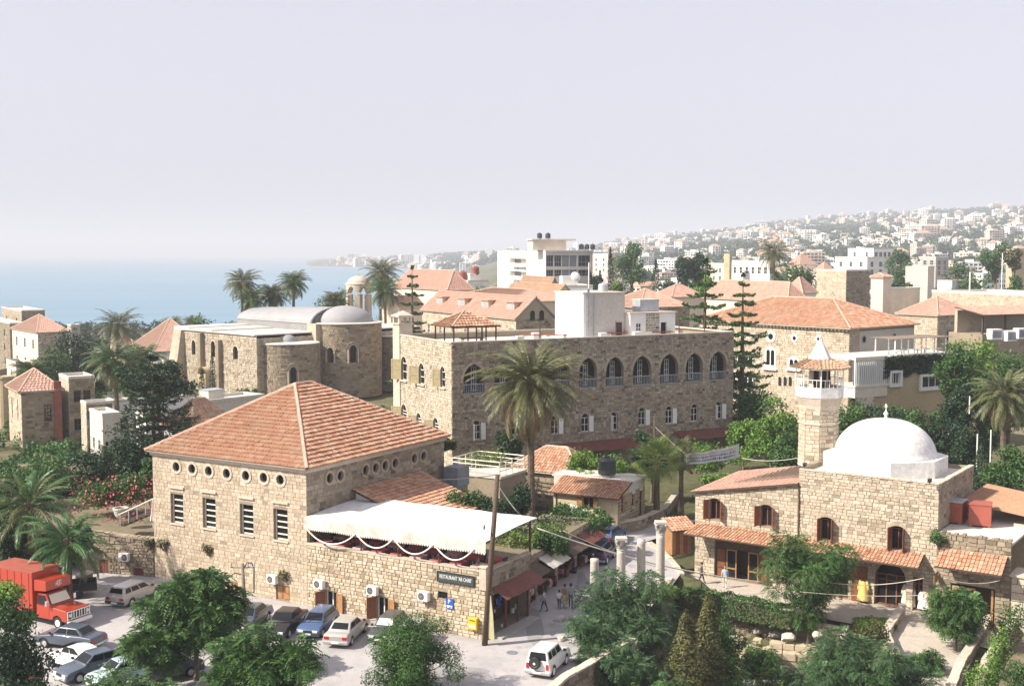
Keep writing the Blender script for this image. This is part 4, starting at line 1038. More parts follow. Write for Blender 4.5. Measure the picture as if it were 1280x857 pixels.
# ================================================================== LONG STONE BUILDING WITH POINTED ARCHES (middle)
B0=at_y(565,560,122.0); fB=Frame((B0.x,B0.y,1.2),62)
DB=fB.xR(917,12); WB=fB.yL(497,12); ZB=fB.zP(0,0,429)
tB=fB.thing('arcaded_building','long two storey stone building with a flat roof and a row of dark pointed arches','building')
P=fB.R(); loggia=[]
for x0,x1,y0,y1 in ((579,606,455,492),(618,642,453,490),(655,678,451,488),(690,712,449,486.5),(724,746,447,485),(757.5,779.5,446,483),(791,814,444.5,481),(825,847.5,442,479.5),(857,878,441,477),(887,907.5,439,475)):
 loggia.append(fB.hR(x0,y0,x1,y1,zm=9,arch='pointed',depth=0.55,ringw=0.32))
low=[]
for x0,x1,y0,y1 in ((591,601,524,549),(640,650,521,543),(689,700,520,542),(727,738,514,539),(763,774,511,537),(798,807,509,531),(832,841,506,529),(864,874,503,526),(894,904,501,523)):
 low.append(fB.hR(x0,y0,x1,y1,zm=5,arch='round',depth=0.3,ringw=0.2))
for h in low: h['u1']=h['u0']+0.95; h['z1']=h['z0']+2.0
facade(tB,P,0,DB,0,ZB,loggia+low,M['mortar'],M['stone_b'],ring=M['trim_dark'],ln=0.40,ht=0.27,out=0.07,gap=0.02,rng=random.Random(51),rough=1.8,miss=.03)
# loggia room behind the arches
mb=MB(); z0=min(h['z0'] for h in loggia) - 0.1; z1=max(h['z1'] for h in loggia)+0.3
mb.quad((0.6,2.4,z0),(DB - 0.5,2.4,z0),(DB - 0.5,2.4,z1),(0.6,2.4,z1)); mb.quad((0.6,.56,z0),(DB - .5,.56,z0),(DB - .5,2.4,z0),(0.6,2.4,z0)); mb.quad((0.6,.56,z1),(DB - .5,.56,z1),(DB - .5,2.4,z1),(0.6,2.4,z1))
mb.quad((.6,.56,z0),(.6,2.4,z0),(.6,2.4,z1),(.6,.56,z1)); mb.quad((DB - .5,.56,z0),(DB - .5,2.4,z0),(DB - .5,2.4,z1),(DB - .5,.56,z1))
mb.obj('gallery',M['wood_dk'],tB,fix=False)
for k,h in enumerate(loggia):
 mb=MB(); u0,u1=h['u0']+0.02,h['u1'] - 0.02; n=12; zb=h['z0']
 if True:
  for i in range(n+1): x=u0+(u1 - u0)*i/n; mb.box(x - .02,x+.02,0.08,0.12,zb+.06,zb+.95)
 mb.box(u0,u1,.06,.14,zb+.95,zb+1.03); mb.box(u0,u1,.07,.13,zb+.02,zb+.08)
 mb.obj('balcony_rail',M['galv'],tB)
 for s,x in ((-1,u0+0.45),(1,u1 - 0.5)):
  mb=MB(); w=0.62
  rect_bars(mb,lambda u,v,d=0: (u,1.6 - d,v),x - w/2,x+w/2,zb+0.1,zb+2.7,0,0.09,0.06,cols=(0.5,),rows=(0.3,0.52,0.76))
  dd=mb.obj('door',M['paint_w'],tB); mg=MB(); mg.quad((x - w/2,1.605,zb+.1),(x+w/2,1.605,zb+.1),(x+w/2,1.605,zb+2.7),(x - w/2,1.605,zb+2.7)); mg.obj('pane',M['glass'],dd,fix=False)
for k,h in enumerate(low):
 window(tB,P,h,'paint_w',cols=(0.5,),rows=(0.5,),inset=0.2,t=0.06)
 zt=h['z0']+1.5
 if k % 3 != 1: shutter(tB,P,h['u1'],h['z0'],zt+0.2,0.48,'paint_w',140,1)
 if k % 4 == 0: shutter(tB,P,h['u0'],h['z0'],zt+0.2,0.48,'paint_w',100,-1)
 mb=MB(); slab(mb,P,h['u0'] - .12,h['u1']+.12,h['z0'] - .14,h['z0'] - .01,0.0,0.16); mb.obj('sill',M['trim_dark'],tB)
P=fB.L(); lw=[]
for x0,x1,y0,y1 in ((502,508.5,445.5,475),(524,530.5,454,480),(551,556.5,458,484)): lw.append(fB.hL(x0,y0,x1,y1,zm=11,arch='round',depth=0.3,ringw=0.2))
for x0,x1,y0,y1 in ((502,508.5,505,521),(521,526.5,516,530),(542,548,522,537)): lw.append(fB.hL(x0,y0,x1,y1,zm=6,arch='round',depth=0.3,ringw=0.2))
facade(tB,P,0,WB,0,ZB,lw,M['mortar'],M['stone_m'],ring=M['trim'],ln=0.46,ht=0.28,out=0.05,gap=0.018,rng=random.Random(52))
for k,h in enumerate(lw):
 window(tB,P,h,'paint_w',cols=(),rows=(0.5,),inset=0.22)
 shutter(tB,P,h['u1'],h['z0'],h['z1'] - 0.35,(h['u1'] - h['u0'])*0.95,'wood_olive',150,1)
 mb=MB(); slab(mb,P,h['u0'] - .2,h['u1']+.2,h['z0'] - .16,h['z0'] - .01,0.0,0.2); mb.obj('sill',M['trim'],tB)
mb=MB(); wall_back(mb,lambda u,v,d=0: (DB+d,u,v),0,WB,0,ZB,[]); wall_back(mb,lambda u,v,d=0: (u,WB+d,v),0,DB,0,ZB,[]); mb.obj('wall',M['mortar'],tB)
mb=MB(); mb.box(0.02,DB - .02,0.02,WB - .02,ZB - 0.75,ZB - 0.6); mb.obj('roof',M['roofslab'],tB)
mb=MB()
for a in ((-.1,DB+.1,-.1,.3),(-.1,.3,.3,WB),(DB - .3,DB+.1,.3,WB),(-.1,DB+.1,WB,WB+.1)): mb.box(*a,ZB,ZB+0.14)
mb.obj('parapet_coping',M['trim'],tB)
# corner turret at the far left corner
mb=MB(); y=WB; hT=fB.zP(0,WB,392)
xw=1.45
mb.box(-0.15,xw,y - 0.9,y+1.0,ZB - 3,hT - 1.2); mb.box(-0.28,xw+.13,y - 1.03,y+1.13,hT - 1.2,hT - 1.05)
for dx in (-0.15,xw - 0.3):
 for dy in (y - 0.9,y+0.7): mb.box(dx,dx+.3,dy,dy+.3,hT - 1.05,hT - 0.35)
mb.box(-0.28,xw+.13,y - 1.03,y+1.13,hT - 0.35,hT - 0.15); mb.add([(-.2,y - .95,hT - .15),(xw+.05,y - .95,hT - .15),(xw+.05,y+1.05,hT - .15),(-.2,y+1.05,hT - .15),(xw/2,y,hT+.35)],[(0,1,4),(1,2,4),(2,3,4),(3,0,4)])
o=mb.obj('turret',M['trim'],tB); o['label']='small pale corner turret'
mb=MB(); mb.box(0.0,0.9,y - 2.6,y - 2.2,ZB - 3,ZB - 3+.01);
mb=MB(); mb.box(-.16,0.02,y - .95,y+.95,0,ZB - 3); mb.obj('pilaster',M['trim'],tB)
# roof terrace fittings
def pavilion():
 p0=fB.at(537,441,15.6); z=ZB - 0.6; t=thing('roof_pavilion','open pavilion with an orange hip roof on thin posts on the long stone building','pavilion',fB.W(1.0,1.6,z),fB.rot)
 w,d,h=4.9,4.6,2.0
 for i,(x,y) in enumerate(((0,0),(w/3,0),(2*w/3,0),(w,0),(w,d),(0,d),(0,d/2),(w,d/2))):
  mb=MB(); mb.box(x - .06,x+.06,y - .06,y+.06,0,h); mb.obj('post',M['black'],t)
 mb=MB()
 for q in ((-.06,w+.06,-.06,.06),(-.06,w+.06,d - .06,d+.06)): mb.box(*q,h,h+.14)
 for q in ((-.06,.06,.06,d - .06),(w - .06,w+.06,.06,d - .06)): mb.box(*q,h,h+.14)
 mb.obj('beam',M['black'],t)
 hip_roof(t,-0.4,w+0.4,-0.4,d+0.4,h+0.2,(w/2 - .15,d/2,h+1.65),(w/2+.15,d/2,h+1.65),rh=0.5,tw=0.36,lift=0.1,soffit='wood_dk',rr=0.12)
pavilion()
def roof_bench(x,y,lb,red=True,wide=2.6):
 t=thing('terrace_table',lb,'table',fB.W(x,y,ZB - 0.6),fB.rot,'tables on the roof of the long stone building'); mb=MB(); mb.box(-wide/2,wide/2,-.45,.45,.8,.88); mb.obj('tabletop',M['oxide' if red else 'paint_w'],t)
 for sx in (-wide/2+.2,wide/2 - .2): mb=MB(); mb.box(sx - .06,sx+.06,-.3,.3,0,.8); mb.obj('leg',M['paint_w'],t)
for x,y,lb in ((3.6,2.6,'reddish table under the roof pavilion'),(11.5,4.0,'reddish table on the roof terrace beside the pavilion'),(14.2,3.2,'reddish roof table just left of the tall palm crown'),(22.0,3.0,'reddish roof table in front of the white stair tower'),(27.5,2.2,'reddish roof table in front of the lower pale rooftop room'),(31.2,5.0,'reddish roof table nearest the right end of the flat roof')):
 roof_bench(x,y,lb)
for i,(x,y) in enumerate(((8.6,1.3),(12.8,5.4),(19.2,1.6),(23.6,1.5))):
 mb=MB(); mb.box(-.45,.45,-.3,.3,0,1.0,taper=0.02); o=mb.obj('planter',M['white'],bevel=0.03); o.location=fB.W(x,y,ZB - 0.6); o.rotation_euler=(0,0,fB.rot)
 tag(o,('white block planter beside the pavilion posts','white block planter at the back of the roof, near the pavilion','white block planter behind the tall palm crown','white block planter below the white stair tower')[i],'planter','white blocks on the flat roof')
for i,(x,y) in enumerate(((10.6,0.5),(20.2,0.5),(28.7,0.5),(33.8,2.5))):
 mb=MB(); mb.tube([(0,0,0),(0,0,2.3)],0.07,6); o=mb.obj('lamp_post',M['wood_dk']); o.location=fB.W(x,y,ZB - 0.6)
 tag(o,('dark post on the flat roof right of the pavilion','dark post on the flat roof in front of the white stair tower','dark post on the flat roof by the pale rooftop room','dark post on the flat roof near its right end')[i],'post','dark posts along the flat roof edge')
def stair_tower():
 xc=fB.xR(729,ZB+2,3.2); f=Frame(fB.W(xc,3.2,ZB - 0.6),62)
 t=f.thing('stair_tower','tall plain white stair tower on the flat roof with a lower room beside it','tower')
 # main block
 w=f.xR(781,4); h=f.zP(0,0,367); dd=f.yL(694,2)
 mb=MB(); mb.box(0,w,0,dd,0,h); mb.obj('wall',M['white'],t); mb=MB(); slab(mb,f.R(),.9,w - .02,.1,h - .02,.005,.02); mb.obj('grey_render',M['concrete_lt'],t)
 mb=MB(); mb.box(-.12,w+.12,-.12,dd+.12,h+.002,h+.14); mb.obj('roof_edge',M['cream'],t)
 mb=MB(); mb.box(.45,.75,-.14,-.03,0.2,h+.55); mb.obj('pipe',M['galv'],t); mb=MB(); mb.box(1.3,1.5,-.14,-.03,0.0,h - .2); mb.obj('pipe',M['galv'],t)
 mb=MB(); mb.box(w - 1.1,w - .4,-.05,-.025,0.0,2.0); mb.obj('door',M['wood_dk'],t)
 f2=Frame(fB.W(23.2,2.2,ZB - 0.6),62); t2=f2.thing('rooftop_room','low pale rooftop room with cream edge, small window and open doorway, right of the white tower','room')
 h2=f2.zP(0,0,392); w2=6.2
 hs_=[hole(0.8,1.5,1.0,1.9,None,0.2),hole(w2 - 2.0,w2 - 1.2,0.0,1.9,None,0.25)]
 mb=MB(); wall_back(mb,f2.R(),0,w2,0,h2,hs_); wall_back(mb,f2.L(),0,4.0,0,h2,[]); wall_back(mb,lambda u,v,d=0: (w2+d,u,v),0,4,0,h2,[]); mb.box(0.01,w2 - .01,0.01,3.99,h2 - .05,h2 - .01); mb.obj('wall',M['white'],t2)
 mb=MB(); stones(mb,f2.R(),2.1,w2 - 2.2,0.9,h2,[],.5,.28,.03,rng=random.Random(3)); mb.obj('stone_facing',M['stone_b'],t2,kind='stuff')
 mb=MB(); mb.box(-.15,w2+.15,-.15,4.1,h2,h2+.12); mb.obj('roof_edge',M['cream'],t2)
 window(t2,f2.R(),hs_[0],'paint_w',inset=0.12); mb=MB(); slab(mb,f2.R(),w2 - 2.0,w2 - 1.2,0,1.9,-.3,-.24); mb.obj('door',M['dark'],t2)
 tk=thing('water_tank','grey box water tank standing on the low pale rooftop room','water tank',f2.W(2.0,1.0,h2+.12),f2.rot); mb=MB(); mb.box(0,2.6,0,1.6,0.0,1.35); mb.obj('body',M['galv'],tk,bevel=.02)
 mb=MB(); mb.box(-.04,2.64,-.04,1.64,1.352,1.42); mb.obj('lid',M['paint_cream'],tk)
 tk=thing('metal_roof_drum','small pale metal drum on top of the tall white stair tower','water tank',f.W(w*.7,2.0,h+.14),f.rot); mb=MB(); mb.lathe([(0,0),(.55,0),(.55,.75),(.4,.9),(0,.95)],n=14); mb.obj('body',M['galv'],tk)
 mb=MB(); mb.lathe([(0,.951),(.18,.951),(.18,1.03),(0,1.03)],n=10); mb.obj('lid',M['steel'],tk)
stair_tower()
# low lean-to canopies along the foot of the long building
def leanto(px0,px1,py,lb,i):
 x0,x1=fB.xR(px0,3),fB.xR(px1,3); zt=fB.zP((x0+x1)/2,-0.1,py); t=thing('lean_to_canopy',lb,'canopy',fB.W(x0,0,0),fB.rot,'maroon canopies along the foot of the long building'); w=x1 - x0
 mb=MB(); n=int(w/0.5)
 for k in range(n):
  a,b=w*k/n,w*(k+1)/n - 0.03; mb.hexa([(a,-2.2,zt - .75),(b,-2.2,zt - .75),(b,-0.1,zt - .05),(a,-0.1,zt - .05)],[(a,-2.2,zt - .68),(b,-2.2,zt - .68),(b,-0.1,zt+.02),(a,-0.1,zt+.02)])
 mb.obj('roof_sheet',M['maroon'],t)
 for k in range(4): mb=MB(); x=0.1+(w - .2)*k/3; mb.box(x - .05,x+.05,-2.15,-2.05,0,zt - .76); mb.obj('post',M['wood_dk'],t)
leanto(690,788,551,'maroon lean-to canopy behind the tall palm at the foot of the long building',0)
leanto(842,915,536,'maroon lean-to canopy at the right foot of the long building, above the green bank',1)

# ================================================================== MOSQUE
C1=at_z(868,717,-1.6); uC=Vector((math.cos(R(35)),-math.sin(R(35)),0)); C0=C1+uC*along(C1,uC,1170)
fC=Frame((C0.x,C0.y,-1.6),35)
WC=(C0 - C1).length; ZC=fC.zP(0,0,605.5); YM=fC.yL(998,6); DC=fC.xR(1216,8)
tC=fC.thing('mosque','stone mosque with a white dome, brown shuttered windows and a tiled shop canopy','mosque')
P=fC.L()
mw=[fC.hL(1022.5,646,1041,675,zm=5,arch='seg',depth=0.5),fC.hL(1111,656,1130,687,zm=5,arch='seg',depth=0.5)]
lwn=[fC.hL(886.7,624,900,649,zm=5,arch='seg',depth=0.5),fC.hL(950,631,964.5,657.5,zm=5,arch='seg',depth=0.5)]
for h in mw: h['u1']=h['u0']+1.05; h['z1']=h['z0']+1.85
for h in lwn: h['u1']=h['u0']+1.0; h['z1']=h['z0']+1.75
shopA=fC.hL(893,668,961,735,zm=1,depth=1.8); shopA['z0']=0.05; shopA['z1']=3.2
arch1=fC.hL(1035,700,1060,745,zm=1,arch='round',depth=1.2); arch1['z0']=0.05; arch1['z1']=3.1
arch2=fC.hL(1093,706,1132,756,zm=1,arch='round',depth=0.8); arch2['z0']=0.05; arch2['z1']=3.35
dr=fC.hL(1141,712,1153,760,zm=1,depth=0.8); dr['z0']=0.05; dr['z1']=2.6
ZW=fC.zP(0,YM,603); ZW1=fC.zP(0,WC,614)
facade(tC,P,0,YM,0,ZC,mw+[arch1,arch2,dr],M['mortar'],M['stone_m'],ring=M['trim_dark'],ln=0.44,ht=0.265,out=0.045,gap=0.013,rng=random.Random(61),rough=1.6,miss=.03)
topw=lambda u: ZW+(ZW1 - ZW)*(u - YM)/(WC - YM) - 0.1
mb=MB(); wall_back(mb,P,YM,WC,0,ZW1 - .12,lwn+[shopA]); mb.poly([P(YM,ZW1 - .12),P(WC,ZW1 - .12),P(YM,ZW - .12)]); w_=mb.obj('wing_wall',M['mortar'],tC,fix=False)
ms=MB(); stones(ms,P,YM+.05,WC,0,ZW,lwn+[shopA],0.44,0.265,0.04,gap=.013,rng=random.Random(62),top=topw); ms.obj('stone_facing',M['stone_m'],w_,kind='stuff')
for h in mw+lwn:
 window(tC,P,h,'wood_rd',cols=(0.5,),rows=(),inset=0.4)
 shutter(tC,P,h['u1'],h['z0'],h['z1'] - 0.12,(h['u1'] - h['u0'])*0.5,'wood_rd',95 if h in mw else 60,-1 if h not in mw else 1); shutter(tC,P,h['u0'],h['z0'],h['z1'] - 0.12,(h['u1'] - h['u0'])*0.5,'wood_rd',100 if h in mw else 60,-1 if h in mw else 1)
# side and back walls, roof deck, parapet
P=fC.R()
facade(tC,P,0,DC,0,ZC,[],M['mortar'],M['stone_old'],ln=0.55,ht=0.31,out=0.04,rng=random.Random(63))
mb=MB(); wall_back(mb,lambda u,v,d=0: (DC+d,u,v),0,YM,0,ZC,[]); wall_back(mb,lambda u,v,d=0: (u,YM+d,v),0,DC,0,ZC,[]); mb.obj('wall',M['mortar'],tC)
mb=MB(); mb.box(0.02,DC - .02,0.02,YM - .02,ZC - .45,ZC - .35); mb.obj('roof',M['roofslab'],tC)
mb=MB()
n=26
for i in range(n): a,b=YM*i/n,YM*(i+1)/n; mb.box(-.07,.32,a+.01,b - .01,ZC+.002,ZC+random.uniform(.08,.13))
for i in range(16): a,b=.33+(DC - .4)*i/16,.33+(DC - .4)*(i+1)/16; mb.box(a+.01,b - .01,-.07,.3,ZC+.002,ZC+random.uniform(.08,.13))
mb.obj('parapet_coping',M['trim'],tC)
# dome on its octagonal base
dc=fC.at(1106,581,ZC); dcx,dcy=dc[0],dc[1]
cw=fC.W(dcx,dcy); rb=70.5*mpp(cw.y,8)
zb=ZC - .35
mb=MB(); q=[(dcx+rb*1.06*math.cos(R(22.5+45*k)),dcy+rb*1.06*math.sin(R(22.5+45*k))) for k in range(8)]
zt=zb+1.3
for k in range(8):
 a,b=q[k],q[(k+1) % 8]; mb.quad((*a,zb),(*b,zb),(*b,zt),(*a,zt))
mb.poly([(*p,zt) for p in q]); mb.obj('dome_base',M['whitewash'],tC,bevel=0.05)
mb=MB(); hd=fC.zP(dcx,dcy,523) - zt; rd=rb*0.87
prof=[]
for k in range(15):
 a=math.pi/2*k/14; prof.append((rd*math.cos(a) ** (0.82),zt+hd*(math.sin(a) ** 1.12)))
prof[-1]=(0.001,zt+hd); prof=[(rd*1.03,zt+.001),(rd*1.03,zt+.12)]+prof[1:]
mb.lathe(prof,(dcx,dcy,0),48); mb.obj('dome',M['whitewash'],tC,smooth=True)
mb=MB(); z=zt+hd; mb.lathe([(.22,z - .05),(.14,z+.12),(.08,z+.2),(.17,z+.32),(.2,z+.42),(.13,z+.55),(.05,z+.62),(.03,z+.8),(0.001,z+.82)],(dcx,dcy,0),12)
mb.lathe([(.16,-.045),(.2,0),(.16,.045),(.12,0),(.16,-.045)],(dcx,dcy,z+1.02),14,axis='y',a0=R(110),a1=R(430)); mb.obj('finial',M['whitewash'],tC,smooth=True)
# tiled canopies over the shops
uy=lambda px,z,x=0: fC.yL(px,z,x)
ya,yb=uy(1157,2.5),WC+0.05
zU,zL=fC.zP(0,0.5*WC,672.5),None
zU=4.45; zL=3.55
for y,px in ((ya,1155),(WC,870)): pass
zU=(fC.zP(0,fC.yL(1155,3),690)+fC.zP(0,fC.yL(883,3),656))/2; xo=-1.9
zL=(fC.zP(xo,fC.yL(1153,2,xo),707.5)+fC.zP(xo,fC.yL(872,2,xo),672))/2
cr=shed_roof(tC,(xo,WC+.1,zL),(xo,ya,zL),(-.06,ya+.1,zU),(-.06,WC - .3,zU),mat='tile',rh=0.4,tw=0.28,name='shop_canopy',lift=0.07)
cr['label']='long tiled canopy over the shop fronts'
# wing roof: one sheet of small red tiles sloping down to the left front
e0=P0=fC.L()
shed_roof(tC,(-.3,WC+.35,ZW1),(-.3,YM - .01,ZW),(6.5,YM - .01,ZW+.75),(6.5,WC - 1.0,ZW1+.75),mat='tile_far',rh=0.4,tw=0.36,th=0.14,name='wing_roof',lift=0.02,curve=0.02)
mb=MB(); wall_back(mb,lambda u,v,d=0: (u,WC+d,v),0,6.2,0,ZW1 - .1,[]); o=mb.obj('end_wall',M['stone_old'],tC)
# shop fronts
P=fC.L()
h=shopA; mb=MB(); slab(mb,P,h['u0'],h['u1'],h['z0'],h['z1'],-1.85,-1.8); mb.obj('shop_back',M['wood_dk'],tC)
n=5
for i in range(n):
 a,b=h['u0']+(h['u1'] - h['u0'])*i/n,h['u0']+(h['u1'] - h['u0'])*(i+1)/n
 if i in (2,): continue
 mb=MB(); rect_bars(mb,P,a+.03,b - .03,.08,2.5,-0.25,.1,.08,cols=(),rows=(0.35,)); d_=mb.obj('door',M['wood_or' if i in (1,3) else 'wood_dk'],tC)
 mg=MB(); slab(mg,P,a+.05,b - .05,.1,2.45,-.24,-.22); mg.obj('pane' if i in (1,3) else 'panel',M['glass'] if i in (1,3) else M['wood_rd'],d_)
mb=MB(); slab(mb,P,h['u0'],h['u1'],2.52,3.2,-.3,-.2); mb.obj('fascia',M['wood_dk'],tC)
for h in (arch1,arch2,dr):
 mb=MB(); rect_bars(mb,P,h['u0']+.02,h['u1'] - .02,.06,h['z1'] - (0.9 if h['arch'] else .05),-.35,.1,.06,cols=(0.33,0.66) if h is arch2 else (0.5,),rows=(0.8,)); d_=mb.obj('door',M['wood_rd'],tC)
 mg=MB(); mg.poly([P(a,b,-.4) for a,b in arch_pts(h)]); mg.obj('pane',M['dark'] if h is arch1 else M['glass'],d_,fix=False)
mb=MB(); slab(mb,P,arch1['u0'] - 1.5,arch1['u0'] - .3,0.06,2.8,.02,.1); mb.obj('door',M['wood_rd'],tC)
mb=MB(); mb.tube([(-.07,YM - .05,zU),(-.07,YM - .05,ZW - .2)],.06,6); mb.obj('drain_pipe',M['wood_dk'],tC)
# minaret at the left corner of the roof
mc=fC.at(1022.5,575.5,ZC - .35); mw_=fC.W(mc[0],mc[1],0)
fm=mpp(mw_.y,9)
zM=lambda py: z_at(mw_.x,mw_.y,py)
tM=thing('minaret','octagonal stone minaret with a white balcony and a pale cone on a small tiled roof','minaret',(mw_.x,mw_.y,ZC - .45 - 1.6),R(12)); b0=ZC - .45 - 1.6
r0=24.6*fm; zz=lambda py: zM(py) - b0
def octa(r,z): return [(r*math.cos(R(22.5+45*k)),r*math.sin(R(22.5+45*k)),z) for k in range(8)]
mb=MB(); ms=MB(); rngm=random.Random(71); zt_=zz(505); zmid=zz(527)
a,b=octa(r0*1.0,-.3),octa(r0*0.97,zt_)
for k in range(8):
 A_,B_,C_,D_=Vector(a[k]),Vector(a[(k+1) % 8]),Vector(b[(k+1) % 8]),Vector(b[k]); mb.quad(A_,B_,C_,D_)
 L_=(B_ - A_).length; n_=(B_ - A_).cross(D_ - A_).normalized(); H_=zt_+.3
 def Pm(u,v,d=0,A_=A_,B_=B_,C_=C_,D_=D_,n_=n_,L_=L_,H_=H_):
  lo=A_.lerp(B_,u/L_); hi=D_.lerp(C_,u/L_); return lo.lerp(hi,v/H_)+n_*d
 stones(ms,Pm,0.02,L_ - .02,0,H_,[],0.62,0.33,0.05,gap=.016,rng=rngm,quoin=False)
sh_=mb.obj('shaft',M['mortar'],tM); ms.obj('stone_facing',M['stone_m'],sh_,kind='stuff')
def oct_ring(mb,prof):
 for (r1,z1),(r2,z2) in zip(prof,prof[1:]):
  p,q=octa(r1,z1),octa(r2,z2)
  for k in range(8): mb.quad(p[k],p[(k+1) % 8],q[(k+1) % 8],q[k])
mb=MB(); oct_ring(mb,[(r0*1.0,zmid - .1),(r0*1.05,zmid - .08),(r0*1.05,zmid+.08),(r0*1.0,zmid+.1)]); mb.obj('band',M['trim'],tM)
zs=[zz(p) for p in (505,495,482,460)]
mb=MB(); oct_ring(mb,[(r0*.97,zs[0] - .5),(r0*1.03,zs[0]),(r0*1.16,zs[1] - .05),(r0*1.2,zs[1]+.02)]); mb.obj('corbel',M['trim'],tM)
mb=MB(); oct_ring(mb,[(r0*1.2,zs[1]+.02),(r0*1.2,zs[2]),(r0*1.12,zs[2]),(r0*1.12,zs[1]+.15),(0.05,zs[1]+.15)]); mb.obj('balcony',M['whitewash'],tM)
mb=MB(); oct_ring(mb,[(r0*.52,zs[1]+.15),(r0*.52,zs[3]+.1)]); o=mb.obj('core',M['stone_m'],tM)
mb=MB(); oct_ring(mb,[(r0*.535,zs[2]+0.0),(r0*.535,zs[3] - .1)]);
for k in (4,5,6,7,0):
 p,q=octa(r0*.53,0)[k],octa(r0*.53,0)[(k+1) % 8]; A_,B_=Vector(p),Vector(q); n_=Vector((A_.y - B_.y,B_.x - A_.x,0)).normalized()
 if n_.dot(A_) < 0: n_=-n_
 mbd=MB(); a_,b_=A_.lerp(B_,.2)+n_*.02,A_.lerp(B_,.8)+n_*.02; mbd.hexa([a_+Vector((0,0,zs[1]+.2)),b_+Vector((0,0,zs[1]+.2)),b_+n_*.03+Vector((0,0,zs[1]+.2)),a_+n_*.03+Vector((0,0,zs[1]+.2))],[v+Vector((0,0,zs[3] - .15)) for v in (a_,b_,b_+n_*.03,a_+n_*.03)])
 mbd.obj('opening',M['dark'],tM)
for k in range(8):
 p=Vector(octa(r0*1.16,0)[k]); mb=MB(); mb.tube([p+Vector((0,0,zs[2])),p+Vector((0,0,zs[3]+.15))],.055,6); mb.obj('post',M['paint_w'],tM)
 q=Vector(octa(r0*1.16,0)[(k+1) % 8]); mb=MB(); zr=zs[2]+.62; mb.tube([p+Vector((0,0,zr)),q+Vector((0,0,zr))],.035,4)
 for i in range(1,4): m_=p.lerp(q,i/4); mb.tube([m_+Vector((0,0,zs[2])),m_+Vector((0,0,zr))],.025,4)
 mb.obj('rail',M['paint_w'],tM)
ze=zs[3]+.12; zk=zz(452); mb=MB(); oct_ring(mb,[(r0*1.5,ze - .1),(r0*1.5,ze),(r0*.5,zk+.25),(0.05,zk+.3)]); oct_ring(mb,[(r0*1.5,ze - .1),(0.05,ze+.05)]); ro=mb.obj('roof',M['trim'],tM)
mt=MB(); p,q=octa(r0*1.52,ze),octa(r0*.5,zk+.25)
for k in range(8): tile_slope(mt,p[k],p[(k+1) % 8],q[(k+1) % 8],q[k],rh=.36,tw=.3,lift=.06)
mt.obj('roof_tiles',M['tile_pale'],ro,kind='stuff',fix=False)
mb=MB(); oct_ring(mb,[(r0*.56,zk - .15),(r0*.56,zk+.3),(r0*.5,zk+.5),(r0*.1,zz(425.5)),(0.02,zz(425))]); mb.obj('spire',M['whitewash'],tM)
mb=MB(); z=zz(425); mb.lathe([(.12,z - .1),(.06,z+.08),(.13,z+.18),(.13,z+.26),(.04,z+.36),(.02,z+.5),(0.002,z+.52)],n=10); mb.lathe([(.11,-.03),(.14,0),(.11,.03),(.08,0),(.11,-.03)],(0,0,z+.62),12,axis='y',a0=R(110),a1=R(430)); mb.obj('finial',M['whitewash'],tM,smooth=True)
# small kiosk roof at the left end of the mosque wing
x0_=at_z(846,690,0)
tK=thing('timber_kiosk','small red brown timber kiosk with a tiled roof at the left end of the mosque','kiosk',(C1.x - 1.3,C1.y+0.9,0.0),R(20)); mb=MB(); mb.box(-.9,.9,-.7,.7,0,2.2); mb.obj('body',M['wood_or'],tK)
for i in range(5): mb=MB(); mb.box(-.9+i*.36,-.9+i*.36+.33,-.74,-.702,.05,2.1); mb.obj('board',M['wood_rd' if i % 2 else 'wood_or'],tK)
shed_roof(tK,(-1.2,-1.2,2.15),(1.2,-1.2,2.15),(1.2,.9,2.85),(-1.2,.9,2.85),rh=.36,tw=.3)
# ---- annex on the right of the mosque
fD=Frame(fC.W(-.4,0.0,0) ,35); xa=0
ann=fC.thing('shop_annex','low stone shop annex with a flat roof terrace and tiled canopy, right of the mosque','building')
ZX=fC.zP(0,-3,668); yE=fC.yL(1262,1,-1.2)
P2=fC.L(-1.2)
so=fC.hL(1188,706,1243,760,x=-1.2,zm=1,depth=1.8); so['z0']=.05; so['z1']=2.9
facade(ann,P2,yE,-0.25,0,ZX,[so],M['mortar'],M['stone_old'],ln=.5,ht=.3,out=.08,rng=random.Random(65),rough=2)
mb=MB(); mb.box(-1.15,DC+5,yE+.02,-0.08,ZX - .3,ZX - .15); mb.obj('roof',M['roofslab'],ann)
mb=MB(); n=18
for i in range(n): a,b=yE+(-.3 - yE)*i/n,yE+(-.3 - yE)*(i+1)/n; mb.box(-1.28,-.85,a+.02,b - .02,ZX,ZX+random.uniform(.02,.2))
mb.obj('coping',M['stone_old'],ann)
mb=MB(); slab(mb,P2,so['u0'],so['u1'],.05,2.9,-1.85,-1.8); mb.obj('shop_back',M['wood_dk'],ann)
for i,(a,b,m_) in enumerate(((.66,.98,'wood_olive'),(.45,.64,'wood_or'))):
 mb=MB(); ua,ub=so['u0']+(so['u1'] - so['u0'])*a,so['u0']+(so['u1'] - so['u0'])*b; rect_bars(mb,P2,ua,ub,.05,2.7,-.15,.12,.08,cols=(),rows=(.5,)); d_=mb.obj('door',M[m_],ann); mg=MB(); slab(mg,P2,ua+.05,ub - .05,.1,2.65,-.14,-.12); mg.obj('panel' if i == 0 else 'pane',M['wood_olive'] if i == 0 else M['glass'],d_)
mb=MB(); slab(mb,P2,so['u0']+.1,so['u0']+.25,.05,2.8,-.1,.05); mb.obj('shop_post',M['wood_or'],ann)
zu,zl=fC.zP(-1.2,fC.yL(1215,3,-1.2),689),3.1
